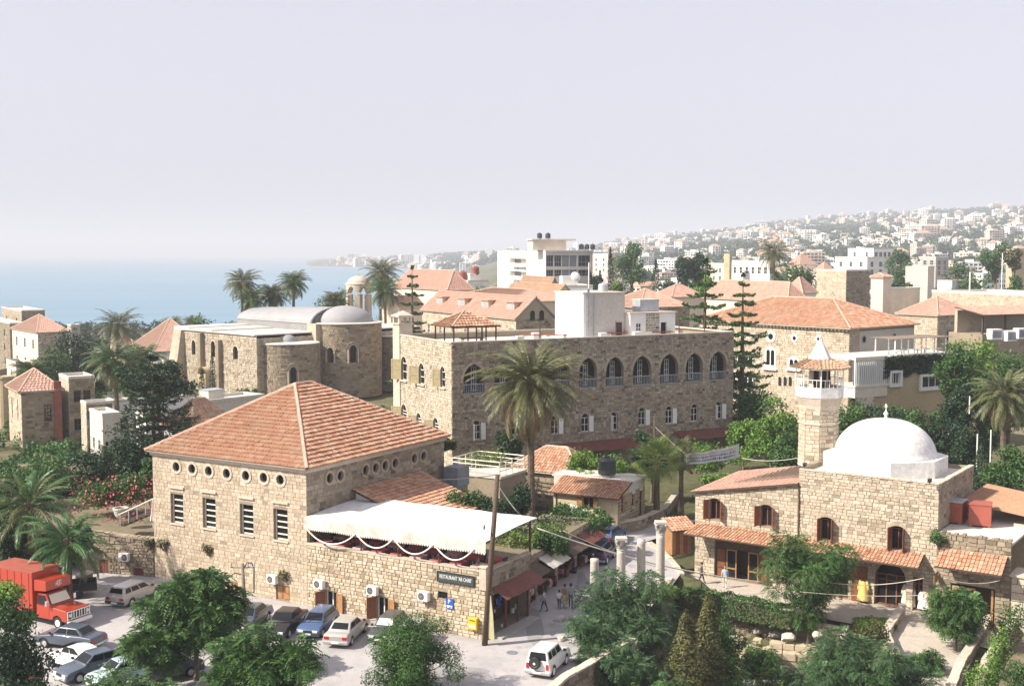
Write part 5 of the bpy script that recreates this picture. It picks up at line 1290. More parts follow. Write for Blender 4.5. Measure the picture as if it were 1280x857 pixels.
c2=shed_roof(ann,(-3.0,-0.6,zu - 1.0),(-3.0,yE+.2,zu - 1.0),(-1.3,yE+.2,zu),(-1.3,-.6,zu),rh=.4,tw=.28,name='shop_canopy',lift=.07)
mb=MB(); slab(mb,P2,yE - 3.2,yE - .02,0,4.0,-2.2,-.1); e_=mb.obj('end_wall',M['mortar'],ann); ms=MB(); stones(ms,P2,yE - 3.2,yE - .03,0,4.0,[],.9,.55,.06,rng=random.Random(66)); ms.obj('stone_facing',M['trim'],e_,kind='stuff')
mb=MB(); mb.box(-1.35,1.2,yE - 3.3,yE+.1,4.002,4.14); mb.obj('end_wall_coping',M['trim'],ann)
for i,(px,py) in enumerate(((1192,652),(1225,656))):
 p=fC.at(px,py,ZX - .15); tk=thing('red_tank',('red oxide box tank on the annex roof, against the mosque wall','red oxide box tank on the annex roof, the right one of the pair')[i],'water tank',fC.W(p[0],p[1],ZX - .15),fC.rot+.2*i,'red tanks on the annex roof')
 mb=MB(); mb.box(-.85,.85,-.8,.8,.12,1.65); mb.obj('body',M['oxide'],tk,bevel=.03); mb=MB(); mb.box(-.75,.75,-.7,-.55,0,.12); mb.box(-.75,.75,.55,.7,0,.12); mb.obj('base',M['concrete'],tk); mb=MB(); mb.box(-.88,.88,-.83,.83,1.66,1.72); mb.obj('lid',M['galv' if i == 0 else 'oxide'],tk)
# orange ribbed roof behind the annex
r0_=fC.W(DC*.35,-5.2,ZX+.2); tO=thing('ribbed_roof_shed','shed with an orange ribbed roof to the right of the mosque roof','shed',fC.W(5.5,-0.9,0),fC.rot)
mb=MB(); mb.box(.2,7.5,-8.5,0.4,0,ZX - .2); mb.obj('wall',M['ochre'],tO)
za=ZX+1.3; zb_=ZX+0.1; n=14
mb=MB(); mb.hexa([(-.3,-9,zb_ - .1),(8,-9,zb_ - .1),(8,.6,za - .1),(-.3,.6,za - .1)],[(-.3,-9,zb_),(8,-9,zb_),(8,.6,za),(-.3,.6,za)]); ro=mb.obj('roof',M['tile'],tO)
for i in range(n): mb=MB(); x=-.2+8.1*i/n; mb.hexa([(x,-9,zb_),(x+.1,-9,zb_),(x+.1,.6,za),(x,.6,za)],[(x,-9,zb_+.12),(x+.1,-9,zb_+.12),(x+.1,.6,za+.12),(x,.6,za+.12)]); mb.obj('rib',M['tile_pale'],ro)
# ================================================================== THE OLD CHURCH
D0=at_y(322,489,200.0); fD=Frame((D0.x,D0.y,D0.z),45)
LD=fD.yL(220,6); ZD=fD.zP(0,0,420)
tD=fD.thing('church','old stone church with three rounded apses and pale barrel vaulted roofs','church')
P=fD.L(); hw=[]
for x0,x1,y0,y1 in ((291.5,297.5,432.5,449),(264,269,426,446),(240,244.5,425,443)): hw.append(fD.hL(x0,y0,x1,y1,zm=6,arch='round',depth=.5,ringw=.25))
facade(tD,P,0,LD,-2,ZD,hw,M['mortar'],M['stone_c'],ring=M['trim'],ln=.7,ht=.42,out=.08,gap=.02,rng=random.Random(81),rough=2)
for h in hw: window(tD,P,h,'wood_dk',cols=(),rows=())
mb=MB()
for px in (276.5,254):
 y=fD.yL(px,5); mb=MB(); mb.box(-.85,0,y - .45,y+.45,-2,ZD - 1.2 if px > 260 else ZD - .2); mb.obj('buttress',M['stone_old'],tD)
y=LD - .2; mb=MB(); mb.add([(-2.6,LD - 3.2,-2),(0,LD - 3.2,-2),(0,LD+.0,-2),(-2.6,LD,-2),(-.6,LD - 3.0,ZD),(0,LD - 3.2,ZD),(0,LD,ZD),(-.6,LD - .4,ZD)],[(4,5,6,7),(0,1,5,4),(1,2,6,5),(2,3,7,6),(3,0,4,7)]); mb.obj('buttress',M['stone_c'],tD)
y=fD.yL(262,1); mb=MB(); mb.box(-1.6,0,y - 1.3,y+1.3,-2,1.9); mb.lathe([(1.3,-1.6),(1.3,0)],(0,y,1.9),12,axis='x',a0=0,a1=math.pi); mb.obj('porch',M['ochre'],tD)
WD_=36.0                                         # width of the church across its apses
XN0,XN1=12.4,24.6                               # nave
P=fD.R()
zs_=fD.zP(1,0,426)
facade(tD,P,0,WD_,-2,ZD - .4,[],M['mortar'],M['stone_c'],ln=.7,ht=.42,out=.06,rng=random.Random(82))
mb=MB(); wall_back(mb,lambda u,v,d=0: (WD_+d,u,v),0,LD,-2,ZD,[]); wall_back(mb,lambda u,v,d=0: (u,LD+d,v),0,WD_,-2,ZD,[]); mb.obj('wall',M['mortar'],tD)
mb=MB()
mb.box(-.3,XN0,.3,LD*.52,ZD+.01,ZD+.2); mb.box(-.3,XN0,LD*.52,LD*.8,ZD+.01,ZD+.42); mb.box(-.3,XN0,LD*.8,LD,ZD+.01,ZD+.6)
mb.box(XN1,WD_+.2,.3,LD,ZD+.01,ZD+.2); mb.obj('aisle_roof',M['roofslab'],tD)
zc=fD.zP(XN0,0,418) ; zc=ZD+1.5
mb=MB(); mb.box(XN0,XN1,1.5,LD - 1,ZD - .5,zc); mb.obj('nave_wall',M['grey_stone'],tD)
rz=fD.zP((XN0+XN1)/2,3,384) - zc; xm=(XN0+XN1)/2; rx=(XN1 - XN0)/2
for k in range(4):
 a,b=1.5+(LD - 2.5)*k/4,1.5+(LD - 2.5)*(k+1)/4; sc_=1.0 - .07*k; mb=MB(); n=14; vs=[]
 for yy in (a+.02,b - .02):
  for i in range(n+1): t=math.pi*i/n; vs.append((xm+rx*1.02*math.cos(t),yy,zc+rz*sc_*math.sin(t)))
 mb.add(vs,[(i,i+1,n+1+i+1,n+1+i) for i in range(n)]+[tuple(range(n+1)),tuple(range(2*n+1,n,-1))]); mb.obj('barrel_vault',M['lead'],tD)
mb=MB(); n=14
for i in range(n):
 t,t2=math.pi*i/n,math.pi*(i+1)/n
 mb.hexa([(xm+rx*.98*math.cos(t),1.1,zc+rz*.98*math.sin(t)),(xm+rx*.98*math.cos(t2),1.1,zc+rz*.98*math.sin(t2)),(xm+rx*.98*math.cos(t2),1.52,zc+rz*.98*math.sin(t2)),(xm+rx*.98*math.cos(t),1.52,zc+rz*.98*math.sin(t))],
  [(xm+rx*1.08*math.cos(t),1.1,zc+rz*1.1*math.sin(t)),(xm+rx*1.08*math.cos(t2),1.1,zc+rz*1.1*math.sin(t2)),(xm+rx*1.08*math.cos(t2),1.52,zc+rz*1.1*math.sin(t2)),(xm+rx*1.08*math.cos(t),1.52,zc+rz*1.1*math.sin(t))])
mb.obj('vault_rim',M['dark_slate'],tD)
mb=MB(); mb.poly([(xm+rx*math.cos(math.pi*i/14),1.4,zc+rz*math.sin(math.pi*i/14)) for i in range(15)]); mb.obj('gable',M['lead'],tD)
def apse(cx,r,ztop,wins,cap,i):
 """half round apse swelling out of the east wall"""
 mb=MB(); ms=MB(); rg=random.Random(90+i); n=16; H=ztop+2
 Lr=math.pi*r
 def Pa(u,v,d=0): t=math.pi+u/r; return (cx+(r+d)*math.cos(t),(r+d)*math.sin(t),v)
 hs=[hole(r*w[0] - w[1]/2,r*w[0]+w[1]/2,w[2],w[2]+w[3],'round',.5,ringw=.35) for w in wins]
 for k in range(n):
  a,b=Lr*k/n,Lr*(k+1)/n; mb.quad(Pa(a,-2,-.5),Pa(b,-2,-.5),Pa(b,ztop,-.5),Pa(a,ztop,-.5))
 wall_back_segs=MB()
 # fine wall strips so that the openings stay open
 us=sorted(set([Lr*k/28 for k in range(29)]+[h[k] for h in hs for k in ('u0','u1')]))
 for a,b in zip(us,us[1:]): wall_back(wall_back_segs,Pa,a,b,-2,ztop,[hole(max(a,h['u0']),min(b,h['u1']),h['z0'],h['z1'],None,.4) for h in hs if h['u0'] < (a+b)/2 < h['u1']])
 w=wall_back_segs.obj('apse',M['mortar'],tD,fix=False); stones(ms,Pa,0,Lr,-2,ztop,hs,.7,.42,.07,rng=rg,quoin=False,rough=2); ms.obj('stone_facing',M['stone_old'],w,kind='stuff')
 for h in hs:
  mv=MB(); voussoirs(mv,Pa,h,.4,.16); voussoirs(mv,Pa,dict(h,u0=h['u0'] - .45,u1=h['u1']+.45,z1=h['z1']+.45),.2,.22); mv.obj('arch_surround',M['trim_dark'],w)
  mv=MB(); mv.poly([Pa(x,z,-.35) for x,z in arch_pts(h)]); mv.obj('window',M['dark'],w,fix=False)
  for s in (h['u0'] - .3,h['u1']+.3): mv=MB(); q=Pa(s,0,.1); mv.tube([(q[0],q[1],h['z0'] - .1),(q[0],q[1],h['z1'] - .6)],.12,8); mv.obj('colonnette',M['trim'],w)
 mb=MB(); mb.lathe([(r+.2,ztop),(r+.22,ztop+.16),(r*.97,ztop+.24),(0.01,ztop+.26)],(cx,0,0),24,a0=math.pi,a1=2*math.pi); mb.obj('cornice',M['roofslab'],tD)
 if cap: mb=MB(); mb.lathe([(cap[0]*math.cos(math.pi/2*k/8)+.001,ztop+.2+cap[1]*math.sin(math.pi/2*k/8)) for k in range(9)],(cx,.6,0),22); mb.obj('half_dome',M['lead'],tD,smooth=True)
apse(6.4,5.0,ZD - 1.5,[(1.1,1.0,1.2,2.9)],(1.7,1.3),0)
apse(xm,6.3,ZD+1.5,[(.48,1.0,4.2,2.6),(1.12,1.1,4.2,3.0)],None,1)
mb=MB(); mb.lathe([(rx*.82*math.cos(math.pi/2*k/10)+.001,ZD+1.7+(rz+.2)*math.sin(math.pi/2*k/10)) for k in range(11)],(xm,.2,0),28); mb.obj('apse_dome',M['lead'],tD,smooth=True)
mb=MB(); mb.box(xm - 7.2,xm - 5.8,-1,1.6,-2,ZD+1.6); mb.box(xm+5.8,xm+7.2,-1,1.6,-2,ZD+1.6); mb.obj('pier',M['stone_c'],tD)
apse(31.2,5.0,ZD - 1.4,[(.9,1.0,2.8,2.8)],(1.7,1.3),2)
# domed open baptistery-like bell pavilion behind
bp=at_y(449,425,246.0); tb=thing('bell_pavilion','small domed stone pavilion with open arches rising behind the church vaults','tower',(bp.x,bp.y,8.0),R(20)); pxm=mpp(246,10); Rb=13.5*pxm
zz=lambda py: z_at(bp.x,bp.y,py) - 8.0
for k in range(6):
 a=R(60*k+10); mb=MB(); mb.box(-.42,.42,-.5,.5,-6,zz(368)); o=mb.obj('column',M['trim'],tb); o.location=(Rb*math.cos(a),Rb*math.sin(a),0); o.rotation_euler=(0,0,a)
mb=MB(); n=48
for i in range(n):
 a,b=2*math.pi*i/n,2*math.pi*(i+1)/n; f=lambda t: zz(368)+abs(math.sin(3*(t - R(10))))*1.7
 q=lambda r,t,z: (r*math.cos(t),r*math.sin(t),z)
 mb.hexa([q(Rb - .4,a,f(a)),q(Rb+.4,a,f(a)),q(Rb+.4,b,f(b)),q(Rb - .4,b,f(b))],[q(Rb - .4,a,zz(354)),q(Rb+.4,a,zz(354)),q(Rb+.4,b,zz(354)),q(Rb - .4,b,zz(354))])
mb.obj('arches',M['trim'],tb)
mb=MB(); mb.lathe([(Rb+.5,zz(355)),(Rb+.5,zz(353.5))]+[((Rb+.1)*math.cos(math.pi/2*k/8)+.001,zz(354)+(zz(346.5) - zz(354))*1.25*math.sin(math.pi/2*k/8)) for k in range(9)],n=24); mb.obj('dome',M['trim'],tb,smooth=True)
mb=MB(); mb.box(-.12,.12,-.12,.12,zz(347),zz(342.5)); mb.box(-.5,.5,-.1,.1,zz(345.5),zz(344.5)); mb.obj('cross',M['trim'],tb)
mb=MB(); mb.lathe([(Rb+.6,-8),(Rb+.6,zz(402)),(0.01,zz(402))],n=20); mb.obj('drum',M['stone_c'],tb)

# ================================================================== GENERIC BUILDING KIT
def grid_windows(P,u0,u1,z0,z1,nx,nz,w,h,arch=None,depth=.25,zo=0.5):
 out=[]
 for j in range(nz):
  for i in range(nx):
   c=u0+(u1 - u0)*(i+.5)/nx; zb=z0+(z1 - z0)*(j+.5)/nz - h*zo; out.append(hole(c - w/2,c+w/2,zb,zb+h,arch,depth))
 return out
def block_house(name,label,cat,px_corner,py_top,Y,bearing,px_right,px_left,base,wall,roof='flat',nR=(2,2),nL=(2,2),win=(.9,1.4),stoneR=None,stoneL=None,frame='paint_w',group=None,sill=False,arch=None,parapet=.35,roofmat='roofslab',hip=2.5,ridge_ax='x',tile='tile_far',eave=.35,back=None,zoneR=(0.08,.95),zoneL=(.08,.95),tl=(.5,.45)):
 """a house from its near vertical edge (pixel), the pixels where its two visible faces end, and its depth"""
 p=at_y(px_corner,py_top,Y); f=Frame((p.x,p.y,base),bearing); H=p.z - base
 W=abs(f.xR(px_right,H)); D=abs(f.yL(px_left,H)); t=f.thing(name,label,cat,group)
 hR_=grid_windows(f.R(),.4,W - .4,H*zoneR[0],H*zoneR[1],nR[0],nR[1],win[0],win[1],arch) if nR[0]*nR[1] else []
 hL_=grid_windows(f.L(),.4,D - .4,H*zoneL[0],H*zoneL[1],nL[0],nL[1],win[0],win[1],arch) if nL[0]*nL[1] else []
 hR_=[h for h in hR_ if h['u1'] < W - .1]; hL_=[h for h in hL_ if h['u1'] < D - .1]
 for Pf,w_,hh,st in ((f.R(),W,hR_,stoneR),(f.L(),D,hL_,stoneL)):
  facade(t,Pf,0,w_,0,H,hh,M[wall],M[st] if st else None,ln=tl[0]*1.2,ht=tl[1]*.8,out=.05,rng=random.Random(int(px_corner*3+w_)))
  for h in hh:
   wd=window(t,Pf,h,frame,cols=(.5,),rows=(.5,) if h['z1'] - h['z0'] > 1.2 else ())
   if sill: mb=MB(); slab(mb,Pf,h['u0'] - .1,h['u1']+.1,h['z0'] - .12,h['z0'] - .005,0,.12); mb.obj('sill',M[wall],wd)
 mb=MB(); wall_back(mb,lambda u,v,d=0: (W+d,u,v),0,D,0,H,[]); wall_back(mb,lambda u,v,d=0: (u,D+d,v),0,W,0,H,[]); mb.obj('wall',M[back or wall],t)
 if roof == 'flat':
  mb=MB(); mb.box(.02,W - .02,.02,D - .02,H - .12,H - .02)
  if parapet:
   for q in ((-.06,W+.06,-.06,.2),(-.06,W+.06,D - .2,D+.06),(-.06,.2,.2,D - .2),(W - .2,W+.06,.2,D - .2)): mb.box(*q,H+.001,H+parapet)
  mb.obj('roof',M[roofmat],t)
 elif roof == 'hip':
  if ridge_ax == 'x': k=min(D,W)/2; r0,r1=(k,D/2,H+hip),(W - k+.01,D/2,H+hip)
  else: k=min(D,W)/2; r0,r1=(W/2,k,H+hip),(W/2,D - k+.01,H+hip)
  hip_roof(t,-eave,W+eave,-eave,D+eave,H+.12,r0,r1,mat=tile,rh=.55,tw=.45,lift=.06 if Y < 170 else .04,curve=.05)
 elif roof in ('gable_x','gable_y'):
  ax=roof[-1]; gable_roof(t,-eave,W+eave,-eave,D+eave,H+.05,H+hip,ax,mat=tile)
  mb=MB()
  if ax == 'x': mb.poly([(0,0,H),(0,D,H),(0,D/2,H+hip - .1)]); mb.poly([(W,0,H),(W,D,H),(W,D/2,H+hip - .1)])
  else: mb.poly([(0,0,H),(W,0,H),(W/2,0,H+hip - .1)]); mb.poly([(0,D,H),(W,D,H),(W/2,D,H+hip - .1)])
  mb.obj('gable',M[stoneR and stoneR or wall],t,kind='stuff')
 return t,f,W,D,H
def roof_tank(f,x,y,z,lb,kind='drum',s=1.0,mat='plastic_blk'):
 t=thing('roof_water_tank',lb,'water tank',f.W(x,y,z),f.rot); mb=MB()
 if kind == 'drum': mb.lathe([(0,0),(.55*s,0),(.58*s,.1*s),(.55*s,.9*s),(.4*s,1.05*s),(.18*s,1.1*s),(.18*s,1.18*s),(0.001,1.18*s)],n=16)
 else: mb.box(-.7*s,.7*s,-.6*s,.6*s,0,1.1*s)
 mb.obj('body',M[mat],t,smooth=False)
 mb=MB(); mb.box(-.3*s,.3*s,-.3*s,.3*s,-.25,0.0); mb.obj('stand',M['steel'],t); return t

# ================================================================== BIG HOUSE WITH ROUND ROSE WINDOWS (right, behind the minaret)
tG_,fg,Wg,Dg,Hg=block_house('stone_mansion','large pale stone mansion with a broad orange hip roof and round windows','house',1062,411,160.0,50,1143,872,1.5,'mortar','none',nR=(0,0),nL=(0,0),stoneL='stone_g',stoneR=None,back='concrete_lt',tl=(.55,.45))
tG_['label']='large pale stone mansion with a broad orange hip roof and white arched twin windows'
def mansion_fill():
 P=fg.L()
 # its near right wall is grey render
 ra=fg.zP(Wg/2,Dg/2,372)
 hip_roof(tG_,-.6,Wg+.6,-.6,Dg+.6,Hg+.1,(Wg/2,Wg*.52,ra),(Wg/2,Dg - Wg*.5,ra),mat='tile',rh=.5,tw=.4,lift=.05,curve=.04)
 mb=MB()
 for i in range(int(Dg/.6)): mb.box(-.38,0,i*.6+.1,i*.6+.34,Hg - .3,Hg - .05)
 mb.obj('corbel',M['trim'],tG_,kind='stuff')
 for px,py,r in ((963.5,420.5,5.8),(993,422.5,4),(1023.5,423.5,3.8)):
  y=fg.yL(px,10); z=fg.zP(0,y,py); s=r*mpp(165,10)/.8
  h=hole(y - s*.55,y+s*.55,z - s*.55,z+s*.55,'circle',.2); mb=MB(); voussoirs(mb,P,h,s*.5,.1,n=10); w=mb.obj('rose_window',M['white'],tG_); mb=MB(); mb.poly([P(a,b,.06) for a,b in arch_pts(h)]); mb.obj('pane',M['glass'],w,fix=False)
 for px0,px1,y0,y1 in ((956,970.5,433,461),(985,1000,445,462)):
  a,b=sorted((fg.yL(px0,8),fg.yL(px1,8))); z0,z1=fg.zP(0,a,y1),fg.zP(0,a,y0); mb=MB(); h=hole(a,b,z0,z1,'round',.1); mb.poly([P(x,z,.08) for x,z in arch_pts(h)]); w=mb.obj('arched_window',M['white'],tG_,fix=False)
  for k in (0,1):
   m=a+(b - a)*(.16+.38*k); h2=hole(m,m+(b - a)*.3,z0+.5,z1 - (b - a)*.25,'round',.1); mb=MB(); mb.poly([P(x,z,.1) for x,z in arch_pts(h2)]); mb.obj('pane',M['glass'],w,fix=False)
  mb=MB(); slab(mb,P,a - .2,b+.2,z0 - .2,z0,.0,.35); mb.obj('sill',M['white'],w)
 for i,px in enumerate((917.5,925,932.5,938.5)):
  a=fg.yL(px,8); mb=MB(); z0,z1=fg.zP(0,a,457),fg.zP(0,a,444); slab(mb,P,a - .45,a+.45,z0,z1,.02,.06); w=mb.obj('window',M['paint_w'],tG_); mb=MB(); slab(mb,P,a - .36,a+.36,z0+.08,z1 - .08,.06,.07); mb.obj('pane',M['glass'],w)
  mb=MB(); z0,z1=fg.zP(0,a,481),fg.zP(0,a,470); slab(mb,P,a - .45,a+.45,z0,z1,.02,.06); w=mb.obj('window',M['paint_w'],tG_); mb=MB(); slab(mb,P,a - .36,a+.36,z0+.08,z1 - .08,.06,.07); mb.obj('pane',M['glass'],w)
 for i,px in enumerate((975,981.5,988,1029)):
  a=fg.yL(px,5); z0=fg.zP(0,a,482); h=hole(a - .26,a+.26,z0,z0+1.3,'round',.2); mb=MB(); voussoirs(mb,P,h,.1,.1); w=mb.obj('small_arch',M['trim'],tG_); mb=MB(); mb.poly([P(x,z,.06) for x,z in arch_pts(h)]); mb.obj('pane',M['dark'],w,fix=False)
 P=fg.R()
 mb=MB(); stones(mb,P,0,2.2,0,Hg,[],.55,.36,.05,rng=random.Random(5)); mb.obj('stone_facing',M['stone_g'],tG_,kind='stuff')
 mb=MB(); slab(mb,P,2.25,Wg - .1,0,Hg - .4,.01,.04); mb.obj('render_coat',M['concrete_lt'],tG_)
 for px,py in ((1079,424),(1117,421)):
  x=fg.xR(px,9); z=fg.zP(x,0,py); h=hole(x - .4,x+.4,z - .42,z+.42,'circle',.1); mb=MB(); voussoirs(mb,P,h,.15,.1); w=mb.obj('round_window',M['concrete'],tG_); mb=MB(); mb.poly([P(a,b,.06) for a,b in arch_pts(h)]); mb.obj('pane',M['dark'],w,fix=False)
mansion_fill()
# ---- neighbours with red roofs and flat roofs
block_house('stone_house','stone house with a wide pale red hip roof right of the mansion','house',1172,395,195,55,1219,1122,2.5,'mortar','hip',nR=(2,2),nL=(0,0),win=(1.0,1.6),stoneR='stone_c',stoneL='stone_g',hip=3.0,ridge_ax='y')
block_house('stone_house','long low house under a pinkish red hip roof behind the two layered conifers','house',985,378,215,62,1010,880,3,'cream','hip',nR=(0,0),nL=(0,0),hip=3.6,ridge_ax='y')
block_house('stone_house','small house with a steep little red hip roof behind the mansion ridge','house',1003,367,235,45,1020,980,3,'white','hip',nR=(0,0),nL=(0,0),hip=3.2)
block_house('stone_house','house with a pinkish red hip roof right of the white stair tower','house',800,385,200,62,862,752,3,'mortar','hip',nR=(4,1),nL=(0,0),win=(.8,1.5),stoneR='stone_old',hip=3.0,ridge_ax='x',zoneR=(.3,.95))
# long attic house with dormers, gable end to the right
tg,f1,W1,D1,H1=block_house('attic_house','long red roofed house with small dormers and a dark stone gable, behind the roof pavilion','house',645,399,185,62,693,528,2.0,'mortar','gable_y',nR=(0,0),nL=(7,1),win=(.9,1.4),stoneR='stone_b',stoneL='stone_g',hip=3.4,zoneL=(.55,.95))
P=f1.R()
for i,x in enumerate((W1*.42,W1*.66)):
 mb=MB(); h=hole(x - .4,x+.4,H1 - .2,H1+1.3,'round',.1); mb.poly([P(a,b,.1) for a,b in arch_pts(h)]); mb.obj('window',M['dark'],tg,fix=False)
for i in range(4):
 y=D1*(.06+.25*i)+1.6; x0=W1*.16; zr=H1+3.4*(x0/(W1/2)); d_=MB(); d_.box(x0 - .1,x0+2.6,y - 1.3,y+1.3,zr - .4,zr+1.35); o=d_.obj('dormer',M['stone_g'],tg); mb=MB(); mb.box(x0 - .3,x0+3.0,y - 1.6,y+1.6,zr+1.36,zr+1.5); mb.obj('dormer_roof',M['tile_far'],o)
 mb=MB(); mb.box(x0 - .14,x0 - .105,y - .9,y+.9,zr - .1,zr+1.2); mb.obj('window',M['galv'],o)
block_house('stone_house','house with a pinkish red hip roof beside the sea side conifer','house',560,363,255,60,590,492,2,'cream','hip',nR=(0,0),nL=(3,1),hip=4.2,win=(.9,1.5),ridge_ax='y')
block_house('stone_house','low red gabled house between the bell pavilion and the corner turret','house',500,386,235,40,530,478,2,'cream','gable_x',nR=(1,1),nL=(1,1),hip=2.4,win=(.8,1.3))
block_house('stone_house','broad pale red roof behind the dormer house, running towards the white stair tower','house',640,378,225,62,720,560,2.5,'cream','hip',nR=(0,0),nL=(0,0),hip=2.2,ridge_ax='y')
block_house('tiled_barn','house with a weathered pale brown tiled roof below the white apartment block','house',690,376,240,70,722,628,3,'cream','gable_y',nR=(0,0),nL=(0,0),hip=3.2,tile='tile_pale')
block_house('tiled_barn','small brown tiled roof with a grey side just below the white apartment block','house',686,364,262,75,700,648,3,'concrete','gable_y',nR=(0,0),nL=(0,0),hip=3.0,tile='tile_pale')
t,f,W,D,H=block_house('white_house','small white flat roofed house carrying two rusty red tanks','house',585,352,290,55,611,556,2,'white','flat',nR=(2,1),nL=(2,2),win=(.8,1.0),zoneR=(.4,.8))
for i,(x,y,z) in enumerate(((W*.55,2,1.6),(.5,D*.3,.4))): roof_tank(f,x,y,H+z,('rusty red tank raised high on the small white house','rusty red tank lower at the left on the small white house')[i],s=1.9,mat='rust')
mb=MB(); mb.box(W*.2,W*.75,1,D*.5,H+.05,H+1.9); mb.obj('roof_room',M['white'],t)
# the white apartment block
def apartments():
 Y=330.0; p=at_y(682,314,Y); f=Frame((p.x,p.y,3.0),78); H=p.z - 3.0; D=f.yL(622,H); W=f.xR(741,H); t=f.thing('apartment_block','four storey white apartment block with recessed balconies, tallest building in the middle distance','building')
 P=f.L(); hs_=[]
 for y0,y1 in ((323,332),(339,348),(355,364)): hs_.append(f.hL(637.5,y0,658,y1,zm=H*.7,depth=1.6))
 facade(t,P,0,D,0,H,hs_,M['white'],None)
 for h in hs_:
  mb=MB(); slab(mb,P,h['u0'],h['u1'],h['z0'],h['z1'],-1.62,-1.6); b_=mb.obj('balcony_back',M['cream'],t); mb=MB(); slab(mb,P,h['u0']+(h['u1'] - h['u0'])*.62,h['u1'] - .2,h['z0']+.1,h['z1'] - .2,-1.595,-1.56); mb.obj('pane',M['glass'],b_)
  mb=MB(); slab(mb,P,h['u0'] - .1,h['u1']+.1 - (h['u1'] - h['u0'])*.25,h['z0'] - .3,h['z0']+.75,.0,1.1); mb.obj('balcony',M['white'],t)
  mb=MB(); slab(mb,P,(h['u0']+h['u1'])/2 - .8,(h['u0']+h['u1'])/2+.6,h['z1']+.7,h['z1']+1.1,.0,.05); mb.obj('vent_slot',M['dark'],t)
 P=f.R(); hs_=[]; zt=[(319,333),(337,345)]
 for y0,y1 in zt:
  for x0,x1 in ((683,692),(693,702),(702.5,711.5),(712,721),(723,738)): h=f.hR(x0,y0,x1,y1,zm=H*.8,depth=.9); hs_.append(h)
 facade(t,P,0,W,0,H,hs_,M['concrete'],None)
 for i,h in enumerate(hs_): window(t,P,h,'grey_metal',cols=(.33,.66),rows=(.4,),inset=.7,t=.12,glass='glass' if i % 5 not in (2,3) else 'grey_metal')
 mb=MB(); wall_back(mb,lambda u,v,d=0: (W+d,u,v),0,D,0,H,[]); wall_back(mb,lambda u,v,d=0: (u,D+d,v),0,W,0,H,[]); mb.box(0.01,W - .01,.01,D - .01,H - .1,H - .02); mb.obj('wall',M['white'],t)
 mb=MB(); mb.box(-.1,W+.1,-.1,D+.1,H+.002,H+.35); mb.obj('parapet',M['concrete_lt'],t)
 mb=MB(); x0=1.5; mb.box(-3.0,6.5,2.5,9,H+.36,H+3.0); mb.box(-3.4,9.2,2.2,9.3,H+3.01,H+3.4); mb.obj('roof_room',M['cream'],t)
 for i in range(5): roof_tank(f,11.0+i*1.6 if i < 3 else -1+(i - 3)*2.4,3,H+(.6 if i < 3 else 3.65),('black tank in the row on the apartment roof, nearest the roof room','middle black tank of the row on the apartment roof','black tank at the right end of the row on the apartment roof','black tank on top of the apartment roof room, left one','black tank on top of the apartment roof room, right one')[i],s=1.25)
 for i in range(4): mb=MB(); y=6+i*2.7; mb.tube([(2,y,H+.3),(2,y,H+2.6+(i % 2)*2)],.07,4); mb.tube([(1.4,y,H+2.5),(2.6,y,H+2.5)],.04,4); mb.obj('aerial',M['grey_metal'],t)
apartments()
t,f,W,D,H=block_house('white_villa','long low white villa with a terrace and dish, in front of the apartment block','house',700,358,300,80,741,664,3,'white','flat',nR=(4,2),nL=(3,2),win=(1.4,1.3),zoneR=(.35,.95),zoneL=(.35,.95))
mb=MB(); mb.box(1,5,2,5,H,H+2.6); mb.obj('roof_room',M['white'],t)
ds=thing('satellite_dish','white satellite dish on a pole on the low white villa','satellite dish',f.W(W*.5,1,H)); mb=MB(); mb.lathe([(0.01,.35),(.7,.28),(1.3,0),(1.33,.02),(.7,.33),(.01,.4)],n=18); o=mb.obj('dish',M['paint_w'],ds); o.location=(0,0,2.4); o.rotation_euler=(R(-65),0,R(-160)); mb=MB(); mb.tube([(0,0,0),(0,.3,2.4)],.07,5); mb.obj('pole',M['steel'],ds)
mb=MB(); p=at_y(736,372,280); mb.tube([(0,0,-3),(0,0,z_at(p.x,p.y,328) - p.z)],.16,6); o=mb.obj('white_mast',M['paint_w']); o.location=p; tag(o,'plain white mast in front of the low white villa','mast')
ORDW=('first','second','third','fourth','fifth')
